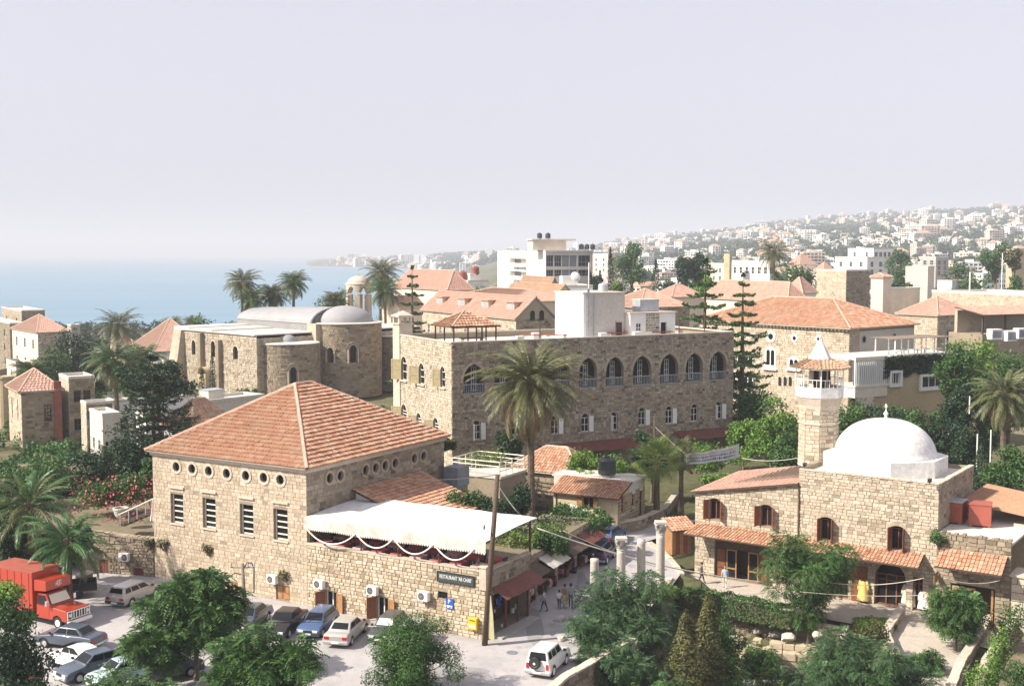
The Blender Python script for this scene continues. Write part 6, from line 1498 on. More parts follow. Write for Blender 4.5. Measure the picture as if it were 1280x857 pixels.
# ================================================================== RIGHT MIDDLE: ivy clad terrace house
def ivy_house():
 p=at_y(1068,447,135.0); f=Frame((p.x,p.y,2.0),60); t=f.thing('ivy_house','ivy clad terrace house with a white slatted balcony and two white bay windows','house'); P=f.R()
 # wall runs mostly across the view: right-hand face from pixel 1068 to 1215
 W=f.xR(1216,6); zt=f.zP(W*.4,0,447); print('ivy',W,zt)
 hs_=[f.hR(1112,465,1123,480,zm=6,depth=.4),f.hR(1150,469,1177,484,zm=6,depth=.4)]
 facade(t,P,3.2,W,-.5,zt,hs_,M['ochre'],None)
 for h in hs_:
  w=window(t,P,h,'paint_w',cols=(.4,.7),rows=(),inset=.1,t=.1); mb=MB(); rect_bars(mb,P,h['u0'] - .3,h['u1']+.3,h['z0'] - .3,h['z1']+.25,0,.32,.3,cols=(),rows=()); mb.obj('surround',M['paint_w'],w)
 mb=MB(); mb.box(3.2,W,.02,9,zt - .3,zt - .05); mb.obj('terrace_floor',M['roofslab'],t)
 x1=f.xR(1107,6); za,zb=f.zP(1.5,0,481),f.zP(1.5,0,447)
 mb=MB(); mb.box(0,x1,-.2,3,za - 1.4,za - .25); mb.box(-.1,x1+.1,-.3,3,za - .25,za); mb.box(0,x1,-.2,0,zb - .3,zb+.1); mb.obj('balcony',M['paint_cream'],t)
 n=17
 for i in range(n): x=.08+(x1 - .2)*i/(n - 1); mb=MB(); mb.box(x - .07,x+.05,-.16,-.02,za,zb - .3); mb.obj('slat',M['paint_w'],t)
 mb=MB(); mb.box(0,x1,.1,.2,za,zb - .3); mb.obj('balcony_shade',M['grey_metal'],t)
 mb=MB()
 for x in (.6,x1 - .5): mb.box(x - .15,x+.15,.5,.8,-1,za - 1.4)
 mb.obj('balcony_post',M['wood_dk'],t)
 # pergola on the terrace
 tp=thing('terrace_pergola','flat pergola on thin white posts over the terrace of the ivy clad house','pergola',f.W(7.6,1.0,zt),f.rot)
 xs_=[0,2.2,4.4,6.6,8.6]
 for x in xs_:
  for y in (0,3.0): mb=MB(); mb.box(x - .06,x+.06,y - .06,y+.06,0,2.1); mb.obj('post',M['paint_w'],tp)
 mb=MB()
 for i in range(18): mb.box(-.3+i*.53,.1+i*.53,-.5,3.6,2.11,2.17)
 mb.obj('canopy_boards',M['wood_pole'],tp,kind='stuff')
 for i in range(5):
  tb_=thing('white_table',ORDW[i]+' white table from the left under the terrace pergola','table',f.W(8.3+i*1.75,1.4+.5*(i % 2),zt),f.rot,'white tables under the terrace pergola'); mb=MB(); mb.box(-.45,.45,-.4,.4,.66,.74); mb.obj('tabletop',M['paint_w'],tb_); mb=MB(); mb.tube([(0,0,0),(0,0,.66)],.08,8); mb.obj('leg',M['paint_w'],tb_)
 # ivy over the wall: leaves standing on the face
 rs=np.random.RandomState(5); pts=[];
 while len(pts) < 7000:
  u,v=rs.uniform(4.6,W+2),rs.uniform(0,1); top=zt+.25; z=top - v*(2.0+4.2*max(0,min(1,(u - 9)/(W - 11)))+.5*math.sin(u*1.7))
  if any(h['u0'] - .3 < u < h['u1']+.3 and h['z0'] - .3 < z < h['z1']+.2 for h in hs_): continue
  if z < 0: continue
  pts.append((u,-.08 - .25*rs.uniform() ** 2,z))
 pts=np.array(pts); V,Q=leaf_quads(rs,pts,np.tile([0,-1.0,.2],(len(pts),1)),.3,.75,.1,.5)
 iv=f.thing('ivy','dark green ivy hanging over the terrace wall round the white bay windows','climbing plant'); link_mesh('foliage',arrays_mesh('foliage',V,Q,[M['lf_dark']]),iv)
 return f,W,zt
fI,WI,ZI=ivy_house()
block_house('stone_terrace_house','tall stone building behind the pergola at the right edge','house',1233,400,175,62,1330,1216,2,'mortar','flat',nR=(0,0),nL=(0,0),stoneL='stone_g',stoneR='stone_old')
# ================================================================== HOUSES ON THE LEFT
t,f,W,D,H=block_house('stone_house','narrow grey stone house with a small red hip roof at the left edge','house',26.3,490.5,150,57,76,10.5,0.6,'mortar','hip',nR=(0,0),nL=(2,1),win=(.55,2.6),stoneR='stone_old',stoneL='stone_g',hip=2.6,ridge_ax='x',zoneL=(.35,.95))
h=f.hR(55,505,64.5,526,zm=4,depth=.3); P=f.R(); mb=MB(); rect_bars(mb,P,h['u0'],h['u1'],h['z0'],h['z1'],.02,.1,.05,cols=(.5,),rows=(.5,.75)); w=mb.obj('window',M['wood_dk'],t); mb=MB(); slab(mb,P,h['u0'],h['u1'],h['z0'],h['z1'],.0,.03); mb.obj('pane',M['glass'],w)
mb=MB(); x=W - .9; mb.box(x,x+.9,-.35,.1,0,H+1.2); mb.obj('brick_stack',M['rust'],t)
t,f,W,D,H=block_house('stone_house','taller flat roofed grey stone house touching the narrow red roofed one','house',86,474,153,57,118,74,0.6,'mortar','flat',nR=(2,2),nL=(0,0),win=(.9,1.5),stoneR='stone_old',stoneL='trim',frame='wood_dk')
block_house('stone_outhouse','low stone outhouse with a pale flat roof and one dark door','house',108,506,148,56,141,101,0.4,'mortar','flat',nR=(1,1),nL=(0,0),win=(1.0,1.9),stoneR='stone_old',stoneL='trim',frame='wood_dk',zoneR=(0,.75))
t,f,W,D,H=block_house('white_house','long low white house with orange wooden shutters behind the dark layered conifer','house',142,503,152,58,235,128,0.4,'white','flat',nR=(5,1),nL=(0,0),win=(1.0,1.5),frame='wood_or',zoneR=(.2,.8))
block_house('stone_tower_house','grey stone house of three floors at the far left edge beside the sea','house',27,389,330,56,56,2,-6,'mortar','flat',nR=(3,3),nL=(2,3),win=(1.2,1.8),stoneR='stone_old',stoneL='stone_c',frame='wood_dk')
block_house('stone_tower_house','lower grey stone house with dark windows at the very left edge','house',12,405,310,56,30,-25,-6,'mortar','flat',nR=(2,3),nL=(3,3),win=(1.2,1.8),stoneR='stone_old',stoneL='stone_old',frame='wood_dk')
block_house('cream_house','cream house with an orange hip roof and arched openings near the sea','house',47,416,290,52,86,15,-5,'cream','hip',nR=(0,0),nL=(3,2),win=(1.6,2.4),stoneR='stone_b',arch='round',hip=4.0,ridge_ax='x')
block_house('stone_house','small grey flat roofed house to the right of the orange hip roof by the sea','house',89,407,320,57,100,84,-6,'concrete','flat',nR=(1,2),nL=(0,0),win=(1,1.2))
block_house('cream_house','cream house with a big plain pink hip roof behind the tall palms','house',193,440,255,60,262,166,-3,'white','hip',nR=(0,0),nL=(0,0),hip=6.6,ridge_ax='x',tile='tile_far')
block_house('white_house','small pinkish white house behind the narrow red roofed house','house',20,455,215,56,38,8,-2,'pinkish','flat',nR=(2,2),nL=(1,2),win=(.8,1.3))
t=thing('round_stone_turret','round pale stone turret at the left edge behind the narrow house','tower',at_y(8,545,165)); mb=MB(); mb.lathe([(1.1,-1),(1.1,8.0),(1.25,8.1),(1.25,8.4),(.01,8.5)],n=18); mb.obj('wall',M['ochre'],t); mb=MB(); mb.box(-4,-.9,-1,3,-1,9.2); mb.obj('side_wall',M['stone_old'],t)
# little hipped roofs between the big house and the church
t,f,W,D,H=block_house('hipped_cottage','small cottage with a weathered pale hip roof just behind the big orange roof','house',240,536,118,33,292,205,3,'white','hip',nR=(0,0),nL=(0,0),hip=2.6,tile='tile_pale',ridge_ax='x')
t,f,W,D,H=block_house('flat_roofed_annex','flat grey roofed building carrying a white box between the cottage and the church','building',262,503,150,40,330,236,3,'concrete_lt','flat',nR=(0,0),nL=(0,0))
tk=thing('roof_box','pale grey box housing on the flat roof below the church wall','box',f.W(2.5,3.0,H),f.rot); mb=MB(); mb.box(-1.2,1.2,-1.0,1.0,0,1.2); mb.obj('body',M['concrete_lt'],tk,bevel=.03); mb=MB(); mb.box(-1.26,1.26,-1.06,1.06,1.2,1.28); mb.obj('lid',M['galv'],tk)
# ================================================================== SMALL HOUSE BEHIND THE TALL PALM
def small_house():
 p=at_z(772,661,.6); f=Frame((p.x,p.y,.6),29); t=f.thing('small_house','small ochre house with a sloping tiled roof and orange shutters beside the road','house')
 D=f.yL(692,4); He=f.zP(0,0,621.5); W=f.xR(806,4); P=f.L(); print('small',D,He,W)
 h=f.hL(728,621,742,637,zm=3,depth=.3)
 facade(t,P,0,D,0,He,[h],M['ochre'],None); window(t,P,h,'wood_or',cols=(.5,),rows=())
 for s,u in ((-1,h['u0']),(1,h['u1'])): shutter(t,P,u,h['z0'] - .05,h['z1']+.05,.5,'wood_or',172,s)
 mb=MB(); mb.tube([(-.06,D - .3,.5),(-.06,D - .3,He)],.05,6); mb.obj('drain_pipe',M['wood_dk'],t)
 hr=[hole(.8,1.6,1.2,2.8,None,.3),hole(3.2,4.0,1.4,2.9,None,.3),hole(W - 1.2,W - .3,0.05,3.0,None,.3)]
 x1,z1=2.6,f.zP(2.6,D*.5,598)
 facade(t,f.R(),0,W,0,He,hr,M['ochre'],'x' and M['stone_old'],ln=.5,ht=.3,out=.03,rng=random.Random(7))
 for hh in hr: window(t,f.R(),hh,'wood_or',cols=(.5,),rows=(.5,))
 mb=MB(); mb.poly([(0,0,He),(x1,0,He),(x1,0,z1)]); mb.poly([(0,D,He),(x1,D,He),(x1,D,z1)]); mb.obj('gable',M['ochre'],t,kind='stuff')
 shed_roof(t,(-.45,D+.3,He - .05),(-.45,-.3,He - .05),(x1,-.3,z1+.05),(x1,D+.3,z1+.05),rh=.36,tw=.27,lift=.06)
 mb=MB(); mb.box(x1+.01,W+.2,-.2,D+1.5,z1 - .15,z1+.05); mb.box(x1+.02,W,.01,D+1.3,He - .3,z1 - .15); mb.obj('flat_roof',M['roofslab'],t)
 roof_tank(f,x1+1.0,D*.42,z1+.3,'black plastic water tank on the flat roof of the small ochre house',s=1.45)
 q=at_y(724,593,113); g=Frame((q.x,q.y,.6),29); H2=q.z - .6; D2=g.yL(640,5); W2=g.xR(752,5)
 t2=g.thing('hip_roofed_house','small stone house with a pinkish red hip roof right behind the tall palm trunk','house'); facade(t2,g.L(),0,D2,0,H2,[],M['mortar'],M['stone_old'],ln=.5,ht=.3,rng=random.Random(8)); facade(t2,g.R(),0,W2,0,H2,[],M['mortar'],M['stone_old'],ln=.5,ht=.3,rng=random.Random(9))
 hip_roof(t2,-.4,W2+.4,-.4,D2+.4,H2,(W2/2,W2/2,g.zP(W2/2,D2/2,558)),(W2/2,D2 - W2/2,g.zP(W2/2,D2/2,558)),rh=.4,tw=.3,lift=.06)
 return g,D2
small_house()
# lean-to annex behind the restaurant terrace, with its tiled roof
def annex():
 f=Frame(fA.W(5.2,-6.3,0),30.6); t=f.thing('tiled_annex','lean-to annex with a sloping orange tiled roof between the awning and the big house','annex')
 w,d=8.3,6.2; z0,z1=f.zP(0,0,632) ,f.zP(0,d,611)
 a=at_z(452,612,7.0); zl=6.0
 zl=f.zP(w,0,630); zh=f.zP(.5,d,609); print('annex',zl,zh)
 mb=MB(); mb.box(.2,w - .2,.15,d - .05,0,zl - .3); mb.add([(.2,.15,zl - .3),(.2,d - .05,zl - .3),(.2,d - .05,zh - .1),(w - .2,.15,zl - .3),(w - .2,d - .05,zl - .3),(w - .2,d - .05,zh - .1)],[(0,1,2),(5,4,3),(1,4,5,2),(0,2,5,3)]); mb.obj('wall',M['white'],t)
 shed_roof(t,(-.3,-.2,zl - .1),(w+.2,-.2,zl - .1),(w+.2,d - .05,zh),(-.3,d - .05,zh),rh=.42,tw=.3,lift=.09)
annex()
# terrace with a white tube railing behind the big house
def railing():
 p=at_z(625,596,4.6); f=Frame((p.x,p.y,0),30.6); z=4.6; w=f.xR(657,z); d=f.yL(564,z)
 t=f.thing('roof_deck','flat stone roof deck with a white tube railing beside the tall palm trunk','deck'); mb=MB(); mb.box(0,w,0,d,-.2,z - .2); mb.obj('wall',M['stone_old'],t); mb=MB(); mb.box(-.1,w+.1,-.1,d+.1,z - .2,z); mb.obj('floor',M['concrete_lt'],t)
 tr=f.thing('tube_railing','white tube railing round the flat roof deck, left of the tall palm trunk','railing')
 pts=[(.1,d - .1),(.1,.1),(w*.5,.1),(w - .1,.1),(w - .1,d - .1),(w*.5,d - .1),(.1,d - .1)]
 for (a,b),(c,e) in zip(pts,pts[1:]):
  mb=MB(); mb.tube([(a,b,z),(a,b,z+1.35)],.06,6); mb.obj('post',M['paint_cream'],tr)
  mb=MB(); m_=((a+c)/2,(b+e)/2); mb.tube([(*m_,z),(*m_,z+1.3)],.05,6); mb.obj('post',M['paint_cream'],tr)
  for h in (.5,.92,1.32): mb=MB(); mb.tube([(a,b,z+h),(c,e,z+h)],.05,6); mb.obj('rail',M['paint_cream'],tr)
 tk=thing('roof_tank','blue grey square water tank at the corner behind the big house','water tank',fA.W(DA+.2,-1.1,0),fA.rot); mb=MB(); mb.box(-.9,.9,-.7,.7,5.9,7.5); mb.obj('body',M['grey_metal'],tk,bevel=.03); mb=MB(); mb.box(-.8,.8,-.6,.6,0,5.9); mb.obj('stand',M['stone_old'],tk)
railing()
# ================================================================== MIDDLE DISTANCE TOWN
def mid(name,lb,pc,pyt,Y,b,pr,pl,base,wall,vis=23,**k):
 z=(at_y(pc,pyt+vis,Y).z - base)/(at_y(pc,pyt,Y).z - base); k.setdefault('zoneL',(z,.95)); k.setdefault('zoneR',(z,.95))
 return block_house(name,lb,'house',pc,pyt,Y,b,pr,pl,base,wall,**k)
mid('white_house','big white house with a stepped slanting top left of the round green tree',1084,322,430,60,1118,1044,4,'white',nR=(3,2),nL=(3,2),win=(1.5,1.8))
mid('white_house','white terraced upper floors with balconies behind the stepped white house',1092,311,470,66,1121,1060,4,'white',nR=(5,3),nL=(2,3),win=(1.5,1.8))
mid('pinkish_house','pinkish plain house with a blank tall wall right of the round green tree',1160,334,400,40,1168,1132,4,'pinkish',nR=(0,0),nL=(0,0))
mid('grey_house','grey brown unfinished house behind the pinkish plain house',1170,322,480,60,1186,1151,4,'concrete',nR=(2,3),nL=(2,3),win=(1.6,1.8))
mid('white_house','white house with a row of small windows left of the palm on the roofs',962,327,330,60,968,914,3,'white',nR=(1,1),nL=(6,1),win=(1.3,1.9),vis=18)
mid('brown_tower','slim brown stone tower at the left end of the white house with small windows',912,317,335,60,915,905,3,'ochre',nR=(0,0),nL=(0,0),parapet=0)
mid('beige_house','beige house with flat roof behind the dark evergreen',905,330,420,60,912,880,3,'cream',nR=(1,2),nL=(3,2),win=(1.2,1.5))
mid('white_house','pale pink white house with two small dark windows behind the thin cypress',760,318,480,62,772,740,3,'pinkish',nR=(1,3),nL=(2,3),win=(1.2,1.2))
mid('stone_house','low beige stone house with a flat roof above the mansion ridge',1058,339,250,62,1088,1021,4,'mortar',nR=(0,0),nL=(0,0),stoneL='stone_g',stoneR='stone_old')
t,f,W,D,H=mid('chimney_tower','square pale tower with a tiny red cap roof among the roofs',1104,347,205,45,1114,1089,4,'cream',nR=(0,0),nL=(0,0),roof='hip',hip=.8,eave=.25)
mid('ochre_house','tall ochre house at the right edge beyond the feathery tree',1268,312,420,60,1300,1258,4,'ochre',nR=(3,3),nL=(1,3),win=(1.5,2))
t,f,W,D,H=mid('long_stone_house','long low stone house with small twin windows at the right edge',1325,372,230,70,1400,1165,4,'mortar',nR=(2,1),nL=(9,1),win=(1.1,1.2),stoneL='stone_g',stoneR='stone_old',zoneL=(.45,.75),parapet=.5)
mid('red_roofed_house','small house with a bright red roof between white houses left of the stepped house',1030,340,420,60,1044,1016,4,'cream',nR=(0,0),nL=(2,1),roof='hip',hip=3.5)
mid('red_roofed_house','pair of orange red roofs among white houses right of the palm',1000,331,560,60,1020,985,6,'cream',nR=(0,0),nL=(3,2),roof='hip',hip=5)
# ---- random flat roofed houses between the near roofs and the hill: every one of its own size
rm=random.Random(77)
ORD='first second third fourth fifth sixth seventh eighth ninth tenth eleventh twelfth'.split()
FARV={}
def far_mesh(k):
 """a block of flats or house seen from afar: walls, floor slabs, dark window openings, roof room"""
 if k in FARV: return FARV[k]
 r=random.Random(k*13+1); w,d=r.uniform(11,24),r.uniform(9,15); fl=r.choice([2,2,3,3,4,5,6]); h=3.1*fl+.6; mb=MB()
 mb.box(-w/2,w/2,-d/2,d/2,-12,h,0)
 for q in ((-w/2 - .15,w/2+.15,-d/2 - .15,-d/2+.2),(-w/2 - .15,w/2+.15,d/2 - .2,d/2+.15)): mb.box(*q,h,h+.8,0)
 if k % 3: mb.box(-w*.2,w*.15,-d*.2,d*.25,h,h+2.8,0)
 if k % 8 == 1: mb.add([(-w/2 - .5,-d/2 - .5,h+.82),(w/2+.5,-d/2 - .5,h+.82),(w/2+.5,d/2+.5,h+.82),(-w/2 - .5,d/2+.5,h+.82),(-w*.2,0,h+4),(w*.2,0,h+4)],[(0,1,5,4),(1,2,5),(2,3,4,5),(3,0,4)],2)
 for fz in range(fl):
  z=.6+3.1*fz; n=max(2,int(w/3.6))
  for i in range(n):
   c=-w/2+w*(i+.5)/n
   if r.random() < .9: ww=r.choice([.8,1.2,1.5]); mb.quad((c - ww,-d/2 - .05,z+.5),(c+ww,-d/2 - .05,z+.5),(c+ww,-d/2 - .05,z+2.3),(c - ww,-d/2 - .05,z+2.3),1)
  if k % 2: mb.box(-w*.3,w*.35,-d/2 - 1.5,-d/2 - .1,z - .15,z+.7,0)
  n=max(2,int(d/4))
  for s in (-1,1):
   for i in range(n): c=-d/2+d*(i+.5)/n; mb.quad((s*(w/2+.05),c - .8,z+.7),(s*(w/2+.05),c+.8,z+.7),(s*(w/2+.05),c+.8,z+2.3),(s*(w/2+.05),c - .8,z+2.3),1)
 FARV[k]=mb.mesh('far_house',[M[('white','white','cream','white','pinkish')[k % 5]],M['glass'],M['tile_pale']]); return FARV[k]
def far_house(name,label,x,y,k,s,group,rz=None,cat='house'):
 me=far_mesh(k); o=link_mesh(name,me,loc=(x,y,land_z(x,y) - .3),rot=(0,0,rz if rz is not None else rm.uniform(-.9,.9)),scale=(s*rm.uniform(.8,1.2),s,s*rm.uniform(.85,1.15)))
 return tag(o,label,cat,group)
placed=[]
def free(px,y,gap):
 for a,b in placed:
  if abs(a - px) < gap and abs(b - y) < gap*.6: return False
 placed.append((px,y)); return True
n=0
for _ in range(900):
 px=rm.uniform(700,1330); r=rm.uniform(430,800); a=math.atan((px - CX)/F); x,y=r*math.sin(a),r*math.cos(a)
 pp=proj((x,y,land_z(x,y)))
 if not free(px,pp[1],17): continue
 zone='left of the palm on the roofs' if px < 960 else ('between the palm on the roofs and the round tree' if px < 1110 else 'right of the round tree')
 far_house('town_house','pale flat roofed house below the hill, '+zone.replace('the palm on the roofs','the skyline palm'),x,y,rm.randrange(24),rm.uniform(.5,.75),'town houses below the hill, '+zone); n += 1
 if n >= 62: break
n=0; stuff=[]
for _ in range(6000):
 px=rm.uniform(655,1400); f_=rm.random(); r=900+2780*f_ ** .85; a=math.atan((px - CX)/F); x,y=r*math.sin(a),r*math.cos(a); z=land_z(x,y); pp=proj((x,y,z))
 if not free(px,pp[1]+1000,5.6 if r > 1500 else 9): continue
 # groves break up the town
 g=math.sin(px*.021+1.3)*math.sin(pp[1]*.19+px*.006);
 if g > .55: continue
 s=rm.uniform(.65,1.15)*(1.0 if r > 1600 else .75)
 if n < 232:
  where='the crest' if pp[1] - lerp_tab(CREST,px) < 10 else ('the middle slopes' if r > 1800 else 'the lower slopes')
  side='left part' if px < 900 else ('middle part' if px < 1100 else 'right part')
  far_house('hillside_house',f'hazy pale house or flats on {where} of the far hill, {side}',x,y,rm.randrange(24),s,f'houses on {where} of the far hill, {side}'); n += 1
 else: stuff.append((x,y,z,s))
 if len(stuff) > 560: break
def merged_far(spots):
 """the houses past the limit: one mesh made of copies of the same kinds of house"""
 vs,fs,ms,off=[],[],[],0; mats=[M['white'],M['glass'],M['tile_pale'],M['cream'],M['pinkish']]
 for x,y,z,s in spots:
  k=rm.randrange(24); me=far_mesh(k); a=rm.uniform(-.9,.9); wall=(0,0,3,0,4)[k % 5]; mt=Matrix.Translation((x,y,z - .3)) @ Matrix.Rotation(a,4,'Z') @ Matrix.Diagonal((s,s,s,1))
  vs += [mt @ v.co for v in me.vertices]; fs += [[off+i for i in p.vertices] for p in me.polygons]; ms += [wall if p.material_index == 0 else p.material_index for p in me.polygons]; off=len(vs)
 me=bpy.data.meshes.new('distant_town'); me.from_pydata(vs,[],fs)
 for m in mats: me.materials.append(m)
 me.polygons.foreach_set('material_index',ms); return me
o=link_mesh('distant_town',merged_far(stuff),kind='stuff'); o['label']='further pale houses scattered over the far hill'; o['category']='houses'
# headland across the bay
hl_=0
for px,r,k,s,lb in [(456,3990,5,3.0,'large white block near the point of the headland'),(442,4000,8,1.6,'grey block left of the large white block on the headland'),(495,3600,3,1.6,'white block on the headland left of the twin towers'),(512,3500,11,1.5,'second white block on the headland left of the twin towers')]:
 a=math.atan((px - CX)/F); far_house('headland_block',lb,r*math.sin(a),r*math.cos(a),k,s,'blocks on the headland',0.1,'building')
for i,px in enumerate((521,529,611)):
 a=math.atan((px - CX)/F); r=3300 if px < 600 else 2700; x,y=r*math.sin(a),r*math.cos(a); mb=MB(); hh=34 if px < 600 else 30; mb.box(-8,8,-7,7,-8,hh)
 o=mb.obj('headland_tower',[M['white'],M['glass']]); o.location=(x,y,land_z(x,y));
 tag(o,('left one of the twin white towers on the headland','right one of the twin white towers on the headland','single pale tower on the shore just left of the white apartment block')[i],'tower','white towers across the bay')
for _ in range(1500):
 px=rm.uniform(402,660); far_shore=lerp_tab([(380,4300),(400,3950),(520,3200),(560,2500),(640,2300)],px); r=far_shore+rm.uniform(60,1300)*rm.random(); a=math.atan((px - CX)/F); x,y=r*math.sin(a),r*math.cos(a); z=land_z(x,y)
 if z < SEA_Z+2 or r > 4350 or not free(px,proj((x,y,z))[1]*2+2000,3.6): continue
 far_house('headland_house','tiny hazy house among others along the headland across the bay',x,y,rm.randrange(24),rm.uniform(.6,1.25),'small houses along the headland'); hl_ += 1
 if hl_ > 95: break
# trees of the hill and the headland: a far wood that reads as one mass
def far_wood(name,label,spots,mat='lf_far',leaves=30,lsz=.8):
 rs=np.random.RandomState(3); P_,N_=[],[]
 for x,y,z,r in spots:
  k=leaves; d=unit_rows(rs.normal(size=(k,3))); P_.append(np.array([x,y,z+r*.6])+d*r*rs.uniform(.6,1.05,size=(k,1))*[1,1,.8]); N_.append(d)
 V,Q=leaf_quads(rs,np.concatenate(P_),np.concatenate(N_),np.mean([s[3] for s in spots])*lsz,.8,.3); o=link_mesh(name,arrays_mesh(name,V,Q,[M[mat]]),kind='stuff'); o['label']=label; o['category']='trees'
sp=[]
for _ in range(5200):
 px=rm.uniform(640,1420); r=700+3000*rm.random() ** .9; a=math.atan((px - CX)/F); x,y=r*math.sin(a),r*math.cos(a); z=land_z(x,y); pp=proj((x,y,z)); g=math.sin(px*.021+1.3)*math.sin(pp[1]*.19+px*.006)
 if g < .1 and rm.random() < .35: continue
 sp.append((x,y,z,rm.uniform(3.5,8.0)*(.75 if r < 1400 else 1)))
far_wood('hillside_woods','hazy blue green trees between the houses of the far hill',sp)
sp=[]
for _ in range(1300):
 px=rm.uniform(470,680); r=rm.uniform(2450,4300); a=math.atan((px - CX)/F); x,y=r*math.sin(a),r*math.cos(a); z=land_z(x,y)
 if z < SEA_Z+4 or (px < 545 and rm.random() < .6): continue
 sp.append((x,y,z,rm.uniform(5,11)))
far_wood('headland_woods','hazy trees covering the headland across the bay',sp)
sp=[]
for _ in range(520):
 px=rm.uniform(640,1350); r=rm.uniform(330,760); a=math.atan((px - CX)/F); x,y=r*math.sin(a),r*math.cos(a); sp.append((x,y,land_z(x,y),rm.uniform(1.8,3.8)))
far_wood('town_greenery','scattered small trees and bushes between the town houses',sp,'lf_mid',90,.5)
# low houses packed between the near buildings and the sea, and behind the arcaded building
for i,(px,py,Y,b,pr,pl,wall,roof,lb) in enumerate((
 (60,470,200,56,82,44,'cream','flat','low cream house among the trees behind the narrow red roofed house'),(112,452,240,56,135,100,'white','flat','low white house between the palms on the left'),(150,432,280,54,170,138,'pinkish','hip','small pinkish house with a red roof beside the seaside palm'),
 (8,520,170,56,22,-12,'ochre','flat','low ochre house at the left edge beside the round turret'),(205,452,215,50,226,192,'white','flat','low white wall house below the pink hip roof'),(128,520,135,56,150,112,'concrete_lt','flat','low grey shed roof beside the layered conifer'),
 (182,520,140,52,214,170,'white','flat','flat white roof just left of the pale pyramid roof'),(470,420,240,45,492,455,'cream','flat','low cream house in the gap between the church and the corner turret'),
 (840,372,250,60,880,815,'cream','hip','house with a pinkish roof behind the left layered conifer'),(1110,362,260,55,1150,1092,'cream','flat','pale flat roofed house right of the little capped tower'),(1190,352,300,60,1216,1172,'white','flat','small white house above the long low stone house'),
 (735,372,260,62,760,712,'pinkish','flat','low pinkish house right of the white mast'),(520,362,280,58,545,505,'cream','flat','pale house in front of the seaside trees'))):
 block_house('low_house',lb,'house',px,py,Y,b,pr,pl,land_z(at_y(px,py,Y).x,Y) - .5,wall,roof,nR=(2,1),nL=(2,1),win=(.9,1.2),hip=2.6)
# row of open fronted shops along the shaded alley behind the restaurant
def alley_shops():
 f=Frame(fK.W(XS+.3,1.6,0),24); t=f.thing('alley_shops','low row of dark open fronted shops along the shaded alley behind the restaurant','shops'); W=16.5; P=f.R(); hs_=[hole(.5+i*4.0,3.9+i*4.0,.1,2.5,None,1.8) for i in range(4)]
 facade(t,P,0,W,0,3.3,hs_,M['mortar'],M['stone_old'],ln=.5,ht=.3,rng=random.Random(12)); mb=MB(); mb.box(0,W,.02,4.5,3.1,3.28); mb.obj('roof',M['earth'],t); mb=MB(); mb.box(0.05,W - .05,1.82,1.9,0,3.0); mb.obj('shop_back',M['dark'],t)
 for i,h in enumerate(hs_):
  mb=MB(); a,b=h['u0'],h['u1']; n=6
  for k in range(n): x,x2=a+(b - a)*k/n,a+(b - a)*(k+1)/n; mb.hexa([(x,-1.3,2.15 - .05*(k % 2)),(x2,-1.3,2.15 - .05*((k+1) % 2)),(x2,-.07,2.75),(x,-.07,2.75)],[(x,-1.3,2.2 - .05*(k % 2)),(x2,-1.3,2.2 - .05*((k+1) % 2)),(x2,-.07,2.8),(x,-.07,2.8)])
  mb.obj('shop_awning',M[('wood_dk','canvas_dirty','wood_dk','maroon')[i]],t); r=random.Random(i)
  for k in range(7): mb=MB(); x=a+.2+k*.42; z=r.uniform(.1,1.6); mb.box(x,x+.3,r.uniform(-.5,-.3),.1,z*.4,z*.4+r.uniform(.3,.7)); mb.obj('wares',M[r.choice(['cloth_red','wood_rd','wood_dk','cloth_dk','maroon','canvas_dirty','wood_dk'])],t)
alley_shops()
def corner_loggia():
 p=at_y(1228,418,158); f=Frame((p.x,p.y,2),66); h=p.z - 2; t=f.thing('terrace_loggia','open terrace loggia with a red lean-to roof on posts at the right edge','loggia'); mb=MB(); mb.box(0,13,0,6,0,h); mb.obj('wall',M['stone_old'],t); mb=MB(); mb.box(0,13,4.5,5,h,h+3); mb.obj('back_wall',M['stone_c'],t)
 for x in (.2,4.2,8.4,12.6): mb=MB(); mb.box(x,x+.2,.2,.4,h,h+2.6); mb.obj('post',M['wood_dk'],t)
 shed_roof(t,(-.5,-.6,h+2.6),(13.5,-.6,h+2.6),(13.5,4.6,h+3.5),(-.5,4.6,h+3.5),mat='tile_far',rh=.5,tw=.45)
corner_loggia()
# ================================================================== TREES AND PLANTS
def T(px,py,Y): p=at_y(px,py,Y); return p
def gz(x,y): return land_z(x,y)
def tr(name,lb,px,py_top,Y,rx_px,z0=None,ratio=.55,**k):
 """a tree placed by the pixel of its top, its depth and the half width of its crown in pixels"""
 p=at_y(px,py_top,Y); z=gz(p.x,p.y) if z0 is None else z0; m=mpp(Y,p.z); rx=rx_px*m; h=p.z - z; rz=k.pop('rz',None) or min(h*.48,rx*ratio*1.6)
 return tree(name,lb,k.pop('cat','tree'),p.x,p.y,z,h,rx,rx*k.pop('deep',.9),rz,**k)
